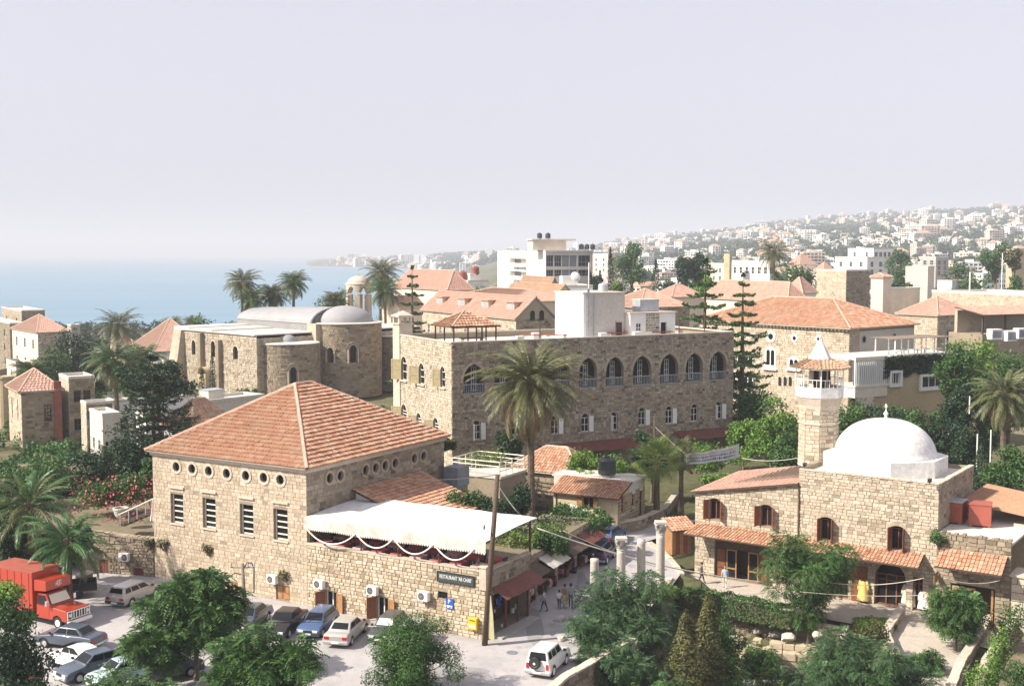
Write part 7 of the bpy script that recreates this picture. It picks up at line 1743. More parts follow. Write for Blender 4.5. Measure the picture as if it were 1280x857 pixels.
# ---- foreground
tr('spreading_tree','feathery dark green tree standing in the car park in front of the big stone house',243,716,69,64,z0=0,leaf='lf_front',kind='spray',flat=.55,shell=.62,n=4200,blobs=39,bsize=0.28,spL=.6,spleaf=.24,seed=11,rz=2.3,trunk_r=.16)
tr('spreading_tree','feathery dark green tree at the bottom edge, partly hiding the parked cars',318,784,63,70,z0=-.5,leaf='lf_front',kind='spray',flat=.55,shell=.62,n=4200,blobs=36,bsize=0.28,spL=.6,spleaf=.24,seed=12,rz=2.6,trunk_r=.15)
tr('spreading_tree','lower feathery crown left of the spreading tree in the car park',190,782,66.5,40,z0=0,leaf='lf_front',kind='spray',flat=.55,shell=.62,n=1300,blobs=18,bsize=0.31,spL=.55,spleaf=.22,seed=10,rz=1.4)
tr('spreading_tree','low outlying feathery tree right of the bottom edge tree',375,806,62,26,z0=-.5,leaf='lf_front',kind='spray',flat=.55,shell=.62,n=420,blobs=11,bsize=0.31,spL=.5,spleaf=.18,seed=13,rz=1.0)
tr('bushy_tree','round fine leaved bushy tree at the bottom edge right of the parked cars',520,768,66.5,74,z0=0,leaf='lf_mid',n=42000,size=.17,aspect=.3,blobs=44,bsize=.30,seed=14,rz=2.7,cz=1.9,up=.9,deep=.9)
tr('feathery_tree','pale feathery tree in the bottom left corner beside the red truck',8,728,62,38,z0=0,leaf='lf_bright',n=5000,size=.2,blobs=16,bsize=.36,seed=15,rz=1.6)
tr('dark_tree','dense dark tree in the bottom left corner below the feathery one',18,752,60.5,44,z0=0,leaf='lf_dark',n=7000,size=.22,blobs=20,bsize=.4,seed=16,rz=3.2,cz=3.3)
p=at_y(48,800,60); shrub('flowering_shrub','dark shrub with a few red flowers in front of the white rounded car','shrub',p.x,p.y,0,1.6,1.2,4.4,'lf_dark',3200,.2,10,17,flowers='flower_red',nf=60)
for px,py,rx,sd,lb in ((135,828,1.9,18,'leafy branches in front of the pale blue car at the bottom edge'),(185,838,1.6,19,'leafy shrub below the spreading tree at the bottom edge')):
 p=at_y(px,py,59.5); shrub('leafy_shrub',lb,'shrub',p.x,p.y,0,rx,1.2,p.z,'lf_front',900,.2,7,sd,kind='spray')
# ---- sunken garden on the right
ZGd=-4.25
tr('feathery_tree','large blue green feathery tree in front of the ancient columns',790,712,79,74,z0=ZGd,leaf='lf_blue',kind='spray',flat=.55,shell=.62,n=4800,blobs=39,bsize=0.26,spL=.5,spleaf=.16,seed=21,rz=3.6,trunk_r=.16,bark='bark_grey')
tr('feathery_tree','thin feathery tree between the white car and the columns',738,768,75,36,z0=ZGd,leaf='lf_blue',kind='spray',flat=.55,shell=.62,n=1500,blobs=20,bsize=0.28,spL=.5,spleaf=.17,seed=22,rz=2.0,bark='bark_grey')
tr('feathery_tree','blue green feathery tree low in the ruins garden below the columns',775,800,72,52,z0=ZGd,leaf='lf_blue',kind='spray',flat=.55,shell=.62,n=2400,blobs=26,bsize=0.28,spL=.5,spleaf=.17,seed=23,rz=2.0,bark='bark_grey')
for px,py,Y,r,lb,sd in ((858,762,73,1.5,'tall olive gold conifer in the ruins garden',24),(886,740,75,1.3,'second olive gold conifer, a little taller and further back',25)):
 p=at_y(px,py,Y); cypress('golden_conifer',lb,p.x,p.y,ZGd,p.z - ZGd,r,'lf_olive',5200,.24,sd)
tr('dark_tree','dark green bush behind the golden conifers',905,770,77,28,z0=ZGd,leaf='lf_front',n=4200,size=.22,blobs=14,bsize=.4,seed=26,rz=2.2,cz=2.8)
tr('spreading_tree','feathery green tree standing in front of the mosque shops',1012,670,85,60,z0=-3.4,leaf='lf_front',kind='spray',flat=.55,shell=.62,n=4000,blobs=33,bsize=0.27,spL=.5,spleaf=.17,seed=27,rz=3.6,cz=4.6,trunk_r=.14)
tr('spreading_tree','small feathery tree with a thin trunk beside the pale path',1197,735,79,31,z0=-1.6,leaf='lf_front',kind='spray',flat=.55,shell=.62,n=2200,blobs=23,bsize=0.30,spL=.45,spleaf=.18,seed=28,rz=2.0,trunk_r=.08)
tr('feathery_tree','wide blue green bush in the right foreground of the ruins',1060,792,73,66,z0=ZGd,leaf='lf_blue',kind='spray',flat=.55,shell=.62,n=3200,blobs=33,bsize=0.27,spL=.5,spleaf=.16,seed=29,rz=2.4)
tr('feathery_tree','rounded blue green bush at the bottom edge beside the pale path',1128,806,70.5,42,z0=-3,leaf='lf_blue',kind='spray',flat=.55,shell=.62,n=1300,blobs=20,bsize=0.30,spL=.45,spleaf=.16,seed=30,rz=2.0)
tr('leafy_tree','dull green bush with bare twigs between the wide bush and the mosque tree',1085,770,78,34,z0=-3.4,leaf='lf_olive',n=1800,size=.2,blobs=12,bsize=.36,seed=31,rz=1.4)
for px,py,Y,rx,lb,lf,sd in ((1262,742,79,1.5,'bright leafy shrub against the pale stone wall at the right edge','lf_mid',32),(1246,772,74,1.2,'low shrub beside the right hand garden wall','lf_bright',33),(1222,812,70,1.2,'pale green shrub between the two low walls on the right','lf_bright',34),(1270,822,72,1.3,'low spreading weeds on the bare ground at the right edge','lf_mid',35),(796,842,68.5,1.5,'tuft of bright grassy leaves at the bottom edge below the columns','lf_grass',36),(935,838,77,1.6,'patch of bright grass below the ruined wall','lf_grass',37),(985,835,77,2.0,'low grassy growth at the foot of the ruined wall','lf_grass',38),(1040,815,79,1.6,'yellowish herbs in the ruins','lf_olive',39),(905,800,80,1.2,'low bush at the left end of the ruined wall','lf_blue',40),(1000,806,84,1.6,'scrubby weeds on top of the ruined wall','lf_olive',41)):
 p=at_y(px,py,Y); z=(ZGd if px < 1100 else -1.6) if px != 1000 else -3.4; shrub('leafy_shrub',lb,'shrub',p.x,p.y,z,rx,rx*.8,max(.5,p.z - z),lf,1300,.17,7,sd)
h0,h1,h2=at_z(838,741,-1.0),at_z(905,750,-1.0),at_z(992,768,-1.0)
hedge('clipped_hedge','long clipped green hedge along the edge of the mosque court','hedge',[(h0.x,h0.y),(h1.x,h1.y),(h2.x,h2.y)],1.3,1.5,-2.0,'lf_mid',9000,.15)
h0,h1=at_z(1068,777,-1.2),at_z(1118,778,-1.2)
hedge('clipped_hedge','short bright clipped hedge beside the pale path','hedge',[(h0.x,h0.y),(h1.x,h1.y)],1.6,.9,-2.0,'lf_bright',3500,.14,5)
h0,h1=at_z(745,760,0),at_z(842,742,0)
hedge('low_hedge','low green hedge at the foot of the ancient columns','hedge',[(h0.x+.3,h0.y - .6),(h1.x,h1.y - .4)],1.0,.8,-.1,'lf_bright',3000,.15,6)
# ---- left garden
tr('bougainvillea','wide mass of bougainvillea with red flowers left of the big house',142,592,101,62,z0=3.4,leaf='lf_mid',n=7000,size=.25,blobs=26,bsize=.36,seed=42,rz=1.7,cz=1.4,cat='shrub',deep=.6)
def blossom(px0,px1,py0,py1,Y,n,seed):
 rs=np.random.RandomState(seed); P_=[]
 for _ in range(n):
  px,py=rs.uniform(px0,px1),rs.uniform(py0,py1); p=at_y(px,py,Y+rs.uniform(-1.2,.3) - 1.2); P_.append(p)
 return np.array(P_)
P_=blossom(86,192,594,652,99.8,620,3); P_=P_[::2]; V,Q=leaf_quads(np.random.RandomState(4),P_,np.tile([0,-1,.6],(len(P_),1)),.2,.9,.3); o=link_mesh('red_blossom',arrays_mesh('red_blossom',V,Q,[M['flower_red']]),kind='stuff'); o['label']='red bougainvillea flowers over the green mass left of the big house'; o['category']='flowers'
for px,py,Y,r,lf,lb,sd in ((112,562,108,34,'lf_dark','dark bushy tree below the low stone outhouse',43),(165,548,112,30,'lf_dark','dark bush under the layered conifer',44),(60,572,104,42,'lf_mid','mid green bush behind the feathery palms at the left edge',45),(190,572,104,18,'lf_mid','green bush at the left corner of the big house',46),(15,650,86,30,'lf_dark','dark green bush under the palms at the left edge',47),(100,655,90,20,'lf_dark','dark bush at the shaded left end of the garden wall',48),(5,600,92,26,'lf_mid','green bush at the far left edge behind the palm',49),(52,676,94,34,'lf_dark','dark bush behind the red truck',50)):
 tr('dense_bush',lb,px,py,Y,r,z0=(3.0 if Y > 95 else 0),leaf=lf,n=4200,size=.28,blobs=16,bsize=.42,seed=sd,rz=None,ratio=.8,shell=.4)
palm('date_palm','bushy date palm with long arching fronds in the left garden',*(at_y(36,625,87).xy),2.0,at_y(36,628,87).z - 2.0,L=4.3,n=54,seed=5,mats=('palm_green','palm'),dry=.12,r=.34,leaf=.5,sag=1.3,skirt=-35)
palm('date_palm','dark date palm rising behind the red truck',*(at_y(84,668,83).xy),0,at_y(84,672,83).z,L=3.4,n=44,seed=6,mats=('palm_green','palm_green'),dry=.1,r=.28,leaf=.45,sag=1.3,skirt=-45)
p=at_y(190,446,116); araucaria('layered_conifer','dark layered conifer with flat drooping boughs left of the big house',p.x,p.y,3,p.z - 3,5.4,tiers=13,leaf='lf_dark',seed=7,branches=10,n_leaf=150,size=.34,top=.12,wide=.26)
tr('dense_tree','broad dark green pine crown beside the church wall',196,452,121,52,z0=3,leaf='lf_dark',n=7500,size=.3,blobs=26,bsize=.34,seed=51,rz=2.4,flat=.55)
for px,py,Y,r,lf,lb,sd in ((92,412,200,34,'lf_dark','dark green tree behind the narrow red roofed house',52),(58,436,190,26,'lf_mid','mid green tree at the left behind the narrow red roofed house',53),(118,425,205,26,'lf_dark','dark tree between the two big palms on the left',54),(165,432,210,26,'lf_dark','dark green tree in front of the pink hip roof',55),(170,460,160,30,'lf_mid','green tree below the pink hip roof',56),(255,395,230,18,'lf_mid','green bushy tree at the far end of the church',57),(400,372,260,22,'lf_mid','bright green tree left of the bell pavilion',58),(424,362,280,16,'lf_mid','green tree just behind the bell pavilion',59),(505,352,300,24,'lf_mid','green tree beneath the tall palms near the sea',60),(477,394,252,18,'lf_bright','bright green bush right of the bell pavilion',61),(612,358,270,20,'lf_mid','green tree at the left foot of the white apartment block',62),(592,346,330,14,'lf_mid','small green tree behind the white house with rusty tanks',63)):
 tr('leafy_tree',lb,px,py,Y,r,leaf=lf,n=4200,size=.45,blobs=22,bsize=.36,seed=sd,rz=(at_y(px,py,Y).z - gz(at_y(px,py,Y).x,Y))*.49,cz=(at_y(px,py,Y).z - gz(at_y(px,py,Y).x,Y))*.5,shell=.4)
for i,(px,py,Y,L,lb,h) in enumerate(((145,404,225,4.6,'palm against the sea, left of the pink hip roof',0),(146,448,150,3.6,'large pale palm with drooping fronds in front of the dark tree',0),(300,350,235,3.9,'tall palm with loose fronds left of the others beyond the church vault',0),(317,371,232,3.4,'lower palm tucked right of the leftmost tall palm beyond the vault',0),(344,366,236,3.4,'middle palm of those beyond the church vault',0),(366,350,236,3.4,'rightmost and fullest tall palm beyond the church vault',0),(474,338,240,4.2,'tall palm right of the bell pavilion',0),(482,360,236,3.8,'lower palm below the tall one beside the bell pavilion',0),(421,374,240,3.4,'short palm just left of the bell pavilion',0),(215,404,330,3.6,'small distant palm right of the pink hip roof',0),(240,402,340,3.2,'tiny distant palm at the end of the church',0),(38,462,185,3.0,'feathery palm behind the narrow red roofed house',0),(968,313,285,5.2,'palm standing on the skyline above the red roofs',0),(180,446,160,3.0,'small palm half hidden behind the layered conifer',0))):
 p=at_y(px,py,Y); z=gz(p.x,p.y); palm('date_palm',lb,p.x,p.y,z,p.z - z,L=L*1.05,n=58,seed=20+i,mats=('palm','palm_green') if i % 2 else ('palm','palm'),dry=.15 if i in (1,12) else .06,r=.3,leaf=.8,pairs=22,skirt=-50,sag=1.3,lean=(random.Random(i).uniform(-.6,.6),0))
for px,py,Y,lb in ((265,455,196,'slim dark cypress against the left part of the church wall'),(252,470,190,'second slim cypress beside the church wall')):
 p=at_y(px,440 if px > 260 else 462,Y); cypress('cypress',lb,p.x,p.y,1.5,p.z - 1.5,.8,'lf_dark',700,.35,int(px))
for k,(px,py,Y,rx,lb) in enumerate(((300,488,188,2.2,'low bushes at the foot of the church wall'),(285,492,180,1.6,'small bush beside the church porch'),(312,484,190,1.4,'small bright shrub at the church corner'))): p=at_y(px,py,Y); shrub('wall_shrub',lb,'shrub',p.x,p.y,p.z - 1.6,rx,1.2,1.7,'lf_mid',700,.3,6,70+k)
# ---- middle
p=at_y(664,474,104); palm('date_palm','tall date palm with a huge drooping crown in front of the long arcaded building',p.x,p.y,1.2,p.z - 1.2,L=5.7,n=125,seed=9,mats=('palm','palm'),dry=.40,r=.33,leaf=.72,sag=1.25,skirt=-78,top=82,pairs=34)
p=at_y(822,574,111); fan_palm('fan_palm','low fan palm with stiff leaves beside the thin pole and banner',p.x,p.y,.5,p.z - .5,n=44,L=1.5,fan=1.3,mat='lf_grass')
p=at_y(852,560,113); fan_palm('fan_palm','smaller fan palm behind the stiff leaved one',p.x,p.y,.5,p.z - 1,n=30,L=1.0,fan=1.0,mat='palm')
p=at_y(1256,488,114); palm('date_palm','date palm with grey green fronds at the right edge behind the mosque',p.x,p.y,0,p.z,L=3.9,n=60,seed=33,mats=('palm','palm'),dry=.15,r=.3,leaf=.55,sag=1.3,skirt=-55,pairs=26)
for px,py,Y,r,lf,lb,sd in ((948,466,140,36,'lf_mid','green tree behind the minaret, against the mansion wall',81),(966,496,128,36,'lf_bright','bright green tree left of the minaret',82),(930,525,131,22,'lf_bright','bright leafy tree at the end of the green bank',83),(985,540,121,26,'lf_mid','dense green tree at the foot of the minaret',84),(1060,506,122,34,'lf_mid','dark green tree right behind the white dome, left one',85),(1100,512,124,32,'lf_dark','dark green tree behind the top of the white dome',86),(1140,516,124,32,'lf_mid','leafy green tree behind the right side of the white dome',87),(1180,520,124,30,'lf_dark','dark tree right of the white dome',88),(1212,530,121,26,'lf_dark','dense tree left of the date palm at the right edge',89),(1262,560,108,28,'lf_mid','grey green bush under the date palm at the right edge',90),(1196,430,131,26,'lf_mid','large leafy tree spilling over the ivy wall, left part',91),(1226,424,133,40,'lf_bright','large bright leafy tree at the right of the ivy house',92),(1265,440,131,34,'lf_mid','large leafy tree at the right edge above the palm',93),(1240,470,128,42,'lf_mid','leafy tree behind the date palm crown at the right edge',94),(1200,480,127,24,'lf_dark','dark leafy tree at the lower right corner of the ivy house',95),(636,540,119,20,'lf_dark','dark bush at the foot of the long building behind the palm trunk',96),(815,540,118,22,'lf_dark','dark bush at the foot of the long building behind the fan palm',97)):
 tr('leafy_tree',lb,px,py,Y,r,leaf=lf,n=5200,size=.34,blobs=22,bsize=.36,seed=sd,ratio=.95,shell=.4)
p=at_y(1228,552,112); cypress('cypress','dark cone shaped conifer right of the white dome',p.x,p.y,0,p.z,1.5,'lf_dark',3200,.3,98)
for px,py,Y,rx,ry,h,lf,lb,sd in ((605,556,115,3.0,1.6,3.5,'lf_grass','yellowish green vine in front of the long building, left of the palm trunk',101),(735,560,114,2.2,1.5,3.0,'lf_bright','broad leaved bright bush behind the black water tank',102),(775,565,113,2.4,1.6,3.2,'lf_bright','broad leaved bright bush right of the black water tank',103),(750,580,112,2.5,1.2,2.4,'lf_bright','low bright leaves above the flat roof of the small house',104),(898,546,122,5.2,2.2,3.0,'lf_bright','long bright green bank below the right end of the long building',105),(870,566,117,2.6,1.4,2.0,'lf_bright','bright low leaves left of the banner',106),(905,592,108,2.2,1.2,1.4,'lf_bright','bright weeds in front of the car below the banner',107),(650,598,100,1.2,.8,4,'lf_dark','dark climbing plant on the deck wall by the palm trunk',108),(668,640,90,2.2,2.0,4.6,'lf_grass','yellow green climbing shrub at the far end of the restaurant terrace',109),(690,648,89,1.5,1.2,3.6,'lf_mid','green climbing shrub overhanging the dark alley',110),(715,628,101,3.4,1.6,1.8,'lf_mid','ivy covered bank below the small ochre house',111),(735,640,98,2.6,1.4,1.4,'lf_mid','lower end of the ivy covered bank beside the blue vehicles',112),(580,606,92,2.2,1.4,2.8,'lf_mid','green bush behind the white awning',113),(620,616,91,1.8,1.2,2.2,'lf_dark','dark bush behind the right part of the white awning',114),(556,548,100.5,.9,.7,1.0,'lf_olive','dry tuft of leaves at the far eave of the big orange roof',115)):
 p=at_y(px,py,Y); shrub('leafy_shrub',lb,'shrub',p.x,p.y,max(p.z - h,0 if sd not in (115,111,112) else p.z - h),rx,ry,min(h,p.z+.2) if sd not in (115,) else h,lf,2600,.26 if lf != 'lf_grass' else .2,11,sd)
# layered conifers at the mansion
p=at_y(882,326,152); araucaria('layered_conifer','layered conifer with level branches, left of the taller thin one by the mansion',p.x,p.y,2,p.z - 2,6.4,tiers=14,leaf='lf_mid',seed=17,branches=10,n_leaf=150,size=.42,top=.05,wide=.17,sag=.02)
p=at_y(929,343,150); araucaria('layered_conifer','thin layered conifer standing in front of the mansion roof',p.x,p.y,2,p.z - 2,4.7,tiers=15,leaf='lf_mid',seed=18,branches=9,n_leaf=130,size=.40,top=.06,wide=.17,sag=.02)
p=at_y(515,334,190); araucaria('layered_conifer','layered conifer left of the roof pavilion near the sea',p.x,p.y,2,p.z - 2,4.6,tiers=13,leaf='lf_mid',seed=19,branches=8,n_leaf=90,size=.5,top=.05,wide=.15,sag=.02)
# middle distance town trees
for px,py,Y,r,lf,lb,sd in ((790,303,330,22,'lf_mid','big round green tree among white houses left of the evergreen',121),(870,316,310,20,'lf_dark','dark spreading evergreen behind the red roofs',122),(858,322,305,14,'lf_dark','dark side branch tree beside the spreading evergreen',123),(882,346,270,18,'lf_bright','bright green tree in front of the dark evergreen',124),(840,352,280,16,'lf_dark','low dark tree behind the red roof',125),(745,345,310,12,'lf_dark','dark bushy tree beside the thin cypress',126),(775,352,290,14,'lf_bright','bright low bush below the round green tree',127),(1000,330,295,24,'lf_mid','leafy trees under the skyline palm',128),(975,340,290,16,'lf_mid','green bush left under the skyline palm',129),(1125,312,420,15,'lf_mid','round green tree among the white houses on the right',130),(1190,328,330,26,'lf_mid','wide green tree above the long low stone house',131),(1245,303,340,20,'lf_mid','tall feathery green tree near the right edge',132),(1268,312,330,12,'lf_olive','olive green tree at the right edge',133),(1220,345,300,26,'lf_mid','lower green tree right of the long stone house chimney',134),(1270,345,290,16,'lf_mid','green bush at the right edge above the long stone house',135),(1125,340,330,14,'lf_mid','scrubby tree below the round green tree on the right',136)):
 tr('town_tree',lb,px,py,Y,r,leaf=lf,n=2600,size=.75,blobs=18,bsize=.38,seed=sd,ratio=.9,shell=.4)
for px,py,Y,r,lb,sd in ((763,309,320,1.6,'thin tall cypress left of the round green tree',141),(820,325,300,2.6,'ragged conifer right of the round green tree',142),(738,340,305,1.4,'short cypress beside the white mast',143),(750,338,308,1.4,'second short cypress right of the white mast',144)):
 p=at_y(px,py,Y); z=gz(p.x,p.y); cypress('cypress',lb,p.x,p.y,z,p.z - z,r,'lf_dark',1300,.7,sd)
# tufts rooted in the walls
for k,(fr,Pf,px,py,lb) in enumerate(((fG,fG.R(),187,678,'dry tuft of plants on the garden wall top'),(fA,fA.L(),207,679,'olive tuft hanging on the corner of the big house'),(fA,fA.L(),262,685,'olive tuft hanging on the wall below the house windows'),(fA,fA.L(),358,717,'dry tuft on the wall beside an air conditioner'))):
 u=(fr.xR if fr is fG else fr.yL)(px,3); z=fr.zP(*((u,0) if fr is fG else (0,u)),py); w=fr.W(*Pf(u,z,.12)[:2],z - .5); shrub('wall_tuft',lb,'plant',w.x,w.y,w.z,.55,.3,1.0,'lf_olive',420,.14,5,150+k)
p=fC.W(-1.3,-.5,ZX - .9); shrub('wall_shrub','round dark green shrub growing out of the annex wall beside the tiled canopy','shrub',p.x,p.y,p.z,.9,.6,1.3,'lf_front',900,.15,6,160)
# scrub and gardens filling the ground between the houses
rz_=random.Random(31); sp=[]
for _ in range(700):
 px,Y=rz_.uniform(-60,480),rz_.uniform(125,420); x=(px - CX)/F*Y
 if 175 < Y < 245 and 205 < px < 520: continue
 sp.append((x,Y,land_z(x,Y),rz_.uniform(.8,2.3)))
for _ in range(260):
 px,Y=rz_.uniform(480,1300),rz_.uniform(235,330); x=(px - CX)/F*Y; sp.append((x,Y,land_z(x,Y),rz_.uniform(1.0,2.6)))
far_wood('garden_scrub','bushes and garden greenery filling the ground between the old houses',sp,'lf_mid',200,.28)
sp=[]
for _ in range(160):
 px,Y=rz_.uniform(-40,300),rz_.uniform(420,560); x=(px - CX)/F*Y; sp.append((x,Y,land_z(x,Y),rz_.uniform(1.6,3.4)))
far_wood('shore_scrub','dark trees and scrub along the shore at the left',sp,'lf_dark',120,.4)
for k,(px,py,Y,rx,ry,h) in enumerate(((650,655,88.5,2.0,1.6,3.2),(668,650,91,2.4,1.8,2.6),(700,640,96,3.0,1.6,2.4),(722,642,99,2.4,1.6,2.2),(684,662,88,1.4,1.0,2.0))):
 p=at_y(px,py,Y); shrub('leafy_shrub',('yellow green','thick green','dark green','sprawling green','drooping green')[k]+' growth over the roofs of the alley shops','shrub',p.x,p.y,p.z - h,rx,ry,h,('lf_grass','lf_mid','lf_dark','lf_mid','lf_mid')[k],2200,.22,11,200+k)
for k,(px,py,Y,r) in enumerate(((70,590,110,40),(130,585,112,40),(30,575,118,50),(175,560,118,30))):
 tr('dense_bush',('dark green bush at the left below the narrow house','dark green bush in the left garden above the red flowers','wide green bush at the far left behind the date palm','green bush in front of the low white house')[k],px,py,Y,r,z0=2.5,leaf=('lf_mid','lf_dark','lf_mid','lf_mid')[k],n=4200,size=.3,blobs=18,bsize=.4,seed=210+k,ratio=.8,shell=.4)
for k,(px,py,Y,rx,h,lf) in enumerate(((1150,806,75,1.3,1.5,'lf_front'),(1098,828,70,2.2,2.2,'lf_front'),(950,800,81,1.4,1.6,'lf_front'),(1000,822,77,1.6,1.5,'lf_blue'),(905,826,74,1.8,2.4,'lf_front'),(1040,800,80,1.2,1.4,'lf_mid'),(830,832,70.5,1.8,2.0,'lf_front'))):
 p=at_y(px,py,Y); z=-1.6 if k == 0 else -4.25; shrub('leafy_shrub',('low shrub growing over the left edge of the pale path','sprawling green shrub at the bottom edge left of the pale path','small shrub hiding the left of the ruined steps','loose shrub at the foot of the golden block wall','loose green shrub right of the golden conifers','small shrub among the pale boulders','loose green shrub left of the golden conifers')[k],'shrub',p.x,p.y,z,rx,rx*.8,max(h,p.z - z),lf,700,.17,9,230+k,kind='spray')
for k,(px,py) in enumerate(((1062,500),(1088,505),(1116,508),(1146,511),(1176,514))):
 tr('leafy_tree',('first','second','third','fourth','fifth')[k]+' dark tree from the minaret in the row below the ivy house',px,py,129,24,leaf=('lf_mid','lf_dark')[k % 2],n=4200,size=.32,blobs=20,bsize=.38,seed=240+k,ratio=1.1,shell=.4)
# ================================================================== COURT, PATHS, RUINS, COLUMNS
q=[fC.W(-5.6,WC+2),fC.W(-5.6,2.5),fC.W(-5.8,1.2)]
pth=[at_z(px,py,-1.6) for px,py in ((1108,800),(1140,857),(1150,900),(1215,900),(1205,857),(1190,812),(1225,770))]
sheet('court_paving',[(v.x,v.y) for v in (fC.W(-5.8,WC+2),fC.W(-5.8,-9.5),fC.W(-1.25,-9.5),fC.W(-1.25,-.3),fC.W(-.02,-.3),fC.W(-.02,WC),fC.W(-1,WC+2))],-1.575,'paving')
sheet('garden_path',[(v.x,v.y) for v in [at_z(px,py,-1.6) for px,py in ((1120,778),(1106,800),(1132,850),(1142,900),(1196,900),(1203,850),(1228,800),(1246,765))]],-1.57,'paving')
def stone_run(name,lb,cat,pts,w,h,z,mat='stone_old',cap='trim',ln=.6,group=None):
 """a low wall along a path: core, facing stones on both sides, separate coping stones"""
 o=Vector((pts[0][0],pts[0][1],z)); t=thing(name,lb,cat,o,0,group); mc=MB(); ms=MB(); mp=MB(); rg=random.Random(int(o.x*10))
 for a,b in zip(pts,pts[1:]):
  a,b=Vector((*a,0)) - Vector((o.x,o.y,0)),Vector((*b,0)) - Vector((o.x,o.y,0)); d=(b - a); L=d.length; d /= L; s=Vector((-d.y,d.x,0))
  mc.hexa([a - s*w/2,b - s*w/2,b+s*w/2,a+s*w/2],[v+Vector((0,0,h)) for v in (a - s*w/2,b - s*w/2,b+s*w/2,a+s*w/2)])
  for sg in (-1,1): stones(ms,lambda u,v,dd=0: (a+d*u+s*sg*(w/2+dd))+Vector((0,0,v)),0,L,0,h - .05,[],ln,.3,.06,rng=rg,rough=2.5)
  n=max(1,int(L/.8))
  for i in range(n):
   u0,u1=L*i/n+.015,L*(i+1)/n - .015; e=w/2+.06+rg.uniform(0,.04); zz=h+rg.uniform(.1,.17); c=[a+d*u0 - s*e,a+d*u1 - s*e,a+d*u1+s*e,a+d*u0+s*e]; mp.hexa([v+Vector((0,0,h+.003)) for v in c],[v+Vector((0,0,zz)) for v in c])
 c=mc.obj('core',M['mortar'],t); ms.obj('stone_facing',M[mat],c,kind='stuff'); mp.obj('coping_stones',M[cap],t,kind='stuff'); return t
pp=[at_z(px,py,0) for px,py in ((672,880),(700,857),(742,832),(784,809))]
stone_run('road_parapet','low pale topped parapet at the road edge behind the white car','wall',[(v.x+.3,v.y) for v in pp],.4,4.7,-4.2)
v0=at_z(784,809,0); v1=at_z(740,757,0)
stone_run('road_parapet','retaining wall of the ruins garden under the columns','wall',[(pp[-1].x+.3,pp[-1].y),(9.2,82),(10.4,86),(12.2,91.0)],.4,4.3,-4.25)
stone_run('court_wall','dark retaining wall below the clipped hedge of the mosque court','wall',[(12.4,90.9),(18.4,87.9),(24.0,83.9)],.4,2.5,-4.25)
pa=[at_z(px,py,-1.6) for px,py in ((1124,772),(1106,800),(1130,850),(1140,890))]
stone_run('court_wall','low dark retaining edge where the road stands above the mosque court','wall',[(13.3,92.3),(13.1,96.0),(12.7,99.5),(11.9,102.6)],.3,1.58,-1.6)
stone_run('path_wall','low stone wall on the left side of the pale path','wall',[(v.x,v.y) for v in pa],.4,.55,-1.6,'stone_r')
pa=[at_z(px,py,-1.6) for px,py in ((1245,762),(1225,800),(1200,840),(1188,870))]
stone_run('path_wall','low stone wall on the right side of the pale path','wall',[(v.x,v.y) for v in pa],.4,.6,-1.6)
pa=[at_z(px,py,-1.6) for px,py in ((1277,770),(1255,805),(1232,840),(1222,875))]
stone_run('path_wall','outer low stone wall near the bottom right corner','wall',[(v.x,v.y) for v in pa],.4,.7,-1.6)
p=at_z(1127,771,-1.6); t=thing('stone_bollard','short round stone post at the end of the low wall by the pale path','bollard',p); mb=MB(); mb.lathe([(.3,0),(.3,.1),(.26,.15),(.25,.85),(.28,.9),(.28,1.0),(.01,1.02)],n=14); mb.obj('shaft',M['marble'],t)
sheet('bare_ground',[(v.x,v.y) for v in [at_z(px,py,-1.6) for px,py in ((1240,870),(1262,810),(1285,770),(1400,770),(1400,880))]],-1.56,'earth')
# ruined wall: every big block its own object
def block_mesh(seed):
 r=random.Random(seed); bm=bmesh.new(); bmesh.ops.create_cube(bm,size=1.0)
 bmesh.ops.bevel(bm,geom=bm.edges[:],offset=.06,segments=1,affect='EDGES')
 for v in bm.verts: v.co += Vector((r.uniform(-.03,.03),r.uniform(-.03,.03),r.uniform(-.03,.03)))
 me=bpy.data.meshes.new('block'); bm.to_mesh(me); bm.free(); me.materials.append(M['stone_r']); return me
BLK=[block_mesh(i) for i in range(6)]
def block_wall(name,lb,a,b,z0,courses,thick=.7,hgt=.5):
 a,b=Vector((*a,0)),Vector((*b,0)); d=(b - a); L=d.length; ang=math.atan2(d.y,d.x); t=thing(name,lb,'wall',(a.x,a.y,z0),ang); r=random.Random(int(L*100)); z=0
 for c in range(courses):
  x=-.2*(c % 2); h=hgt*r.uniform(.85,1.15)
  while x < L - .3:
   w=r.uniform(.55,1.15)
   if not (c == courses - 1 and r.random() < .3): link_mesh('block',BLK[r.randrange(6)],t,loc=(x+w/2,r.uniform(-.05,.05)+.03*c,z+h/2),scale=(w*.97,thick,h*.96))
   x += w
  z += h
 return t
a,b=at_z(918,838,-4.25),at_z(1012,846,-4.25)
block_wall('ruined_wall','ruined wall of big golden stone blocks in the sunken garden',(a.x,a.y),(b.x+.5,b.y),-4.25,3)
mb=MB();
a2,b2=at_z(915,808,-3.0),at_z(1060,826,-3.0)
block_wall('ruined_wall','upper ruined step of pale blocks behind the golden wall',(a2.x,a2.y+1),(b2.x,b2.y+1),-4.0,3)
def rock_mesh(seed):
 r=random.Random(seed); bm=bmesh.new(); bmesh.ops.create_icosphere(bm,subdivisions=2,radius=.5); off=Vector((r.uniform(0,50),r.uniform(0,50),0))
 from mathutils import noise as nz
 for v in bm.verts: v.co *= 1+.5*nz.noise(v.co*2.2+off); v.co.z *= .75
 me=bpy.data.meshes.new('rock'); bm.to_mesh(me); bm.free(); me.materials.append(M['marble']); return me
RK=[rock_mesh(i) for i in range(4)]
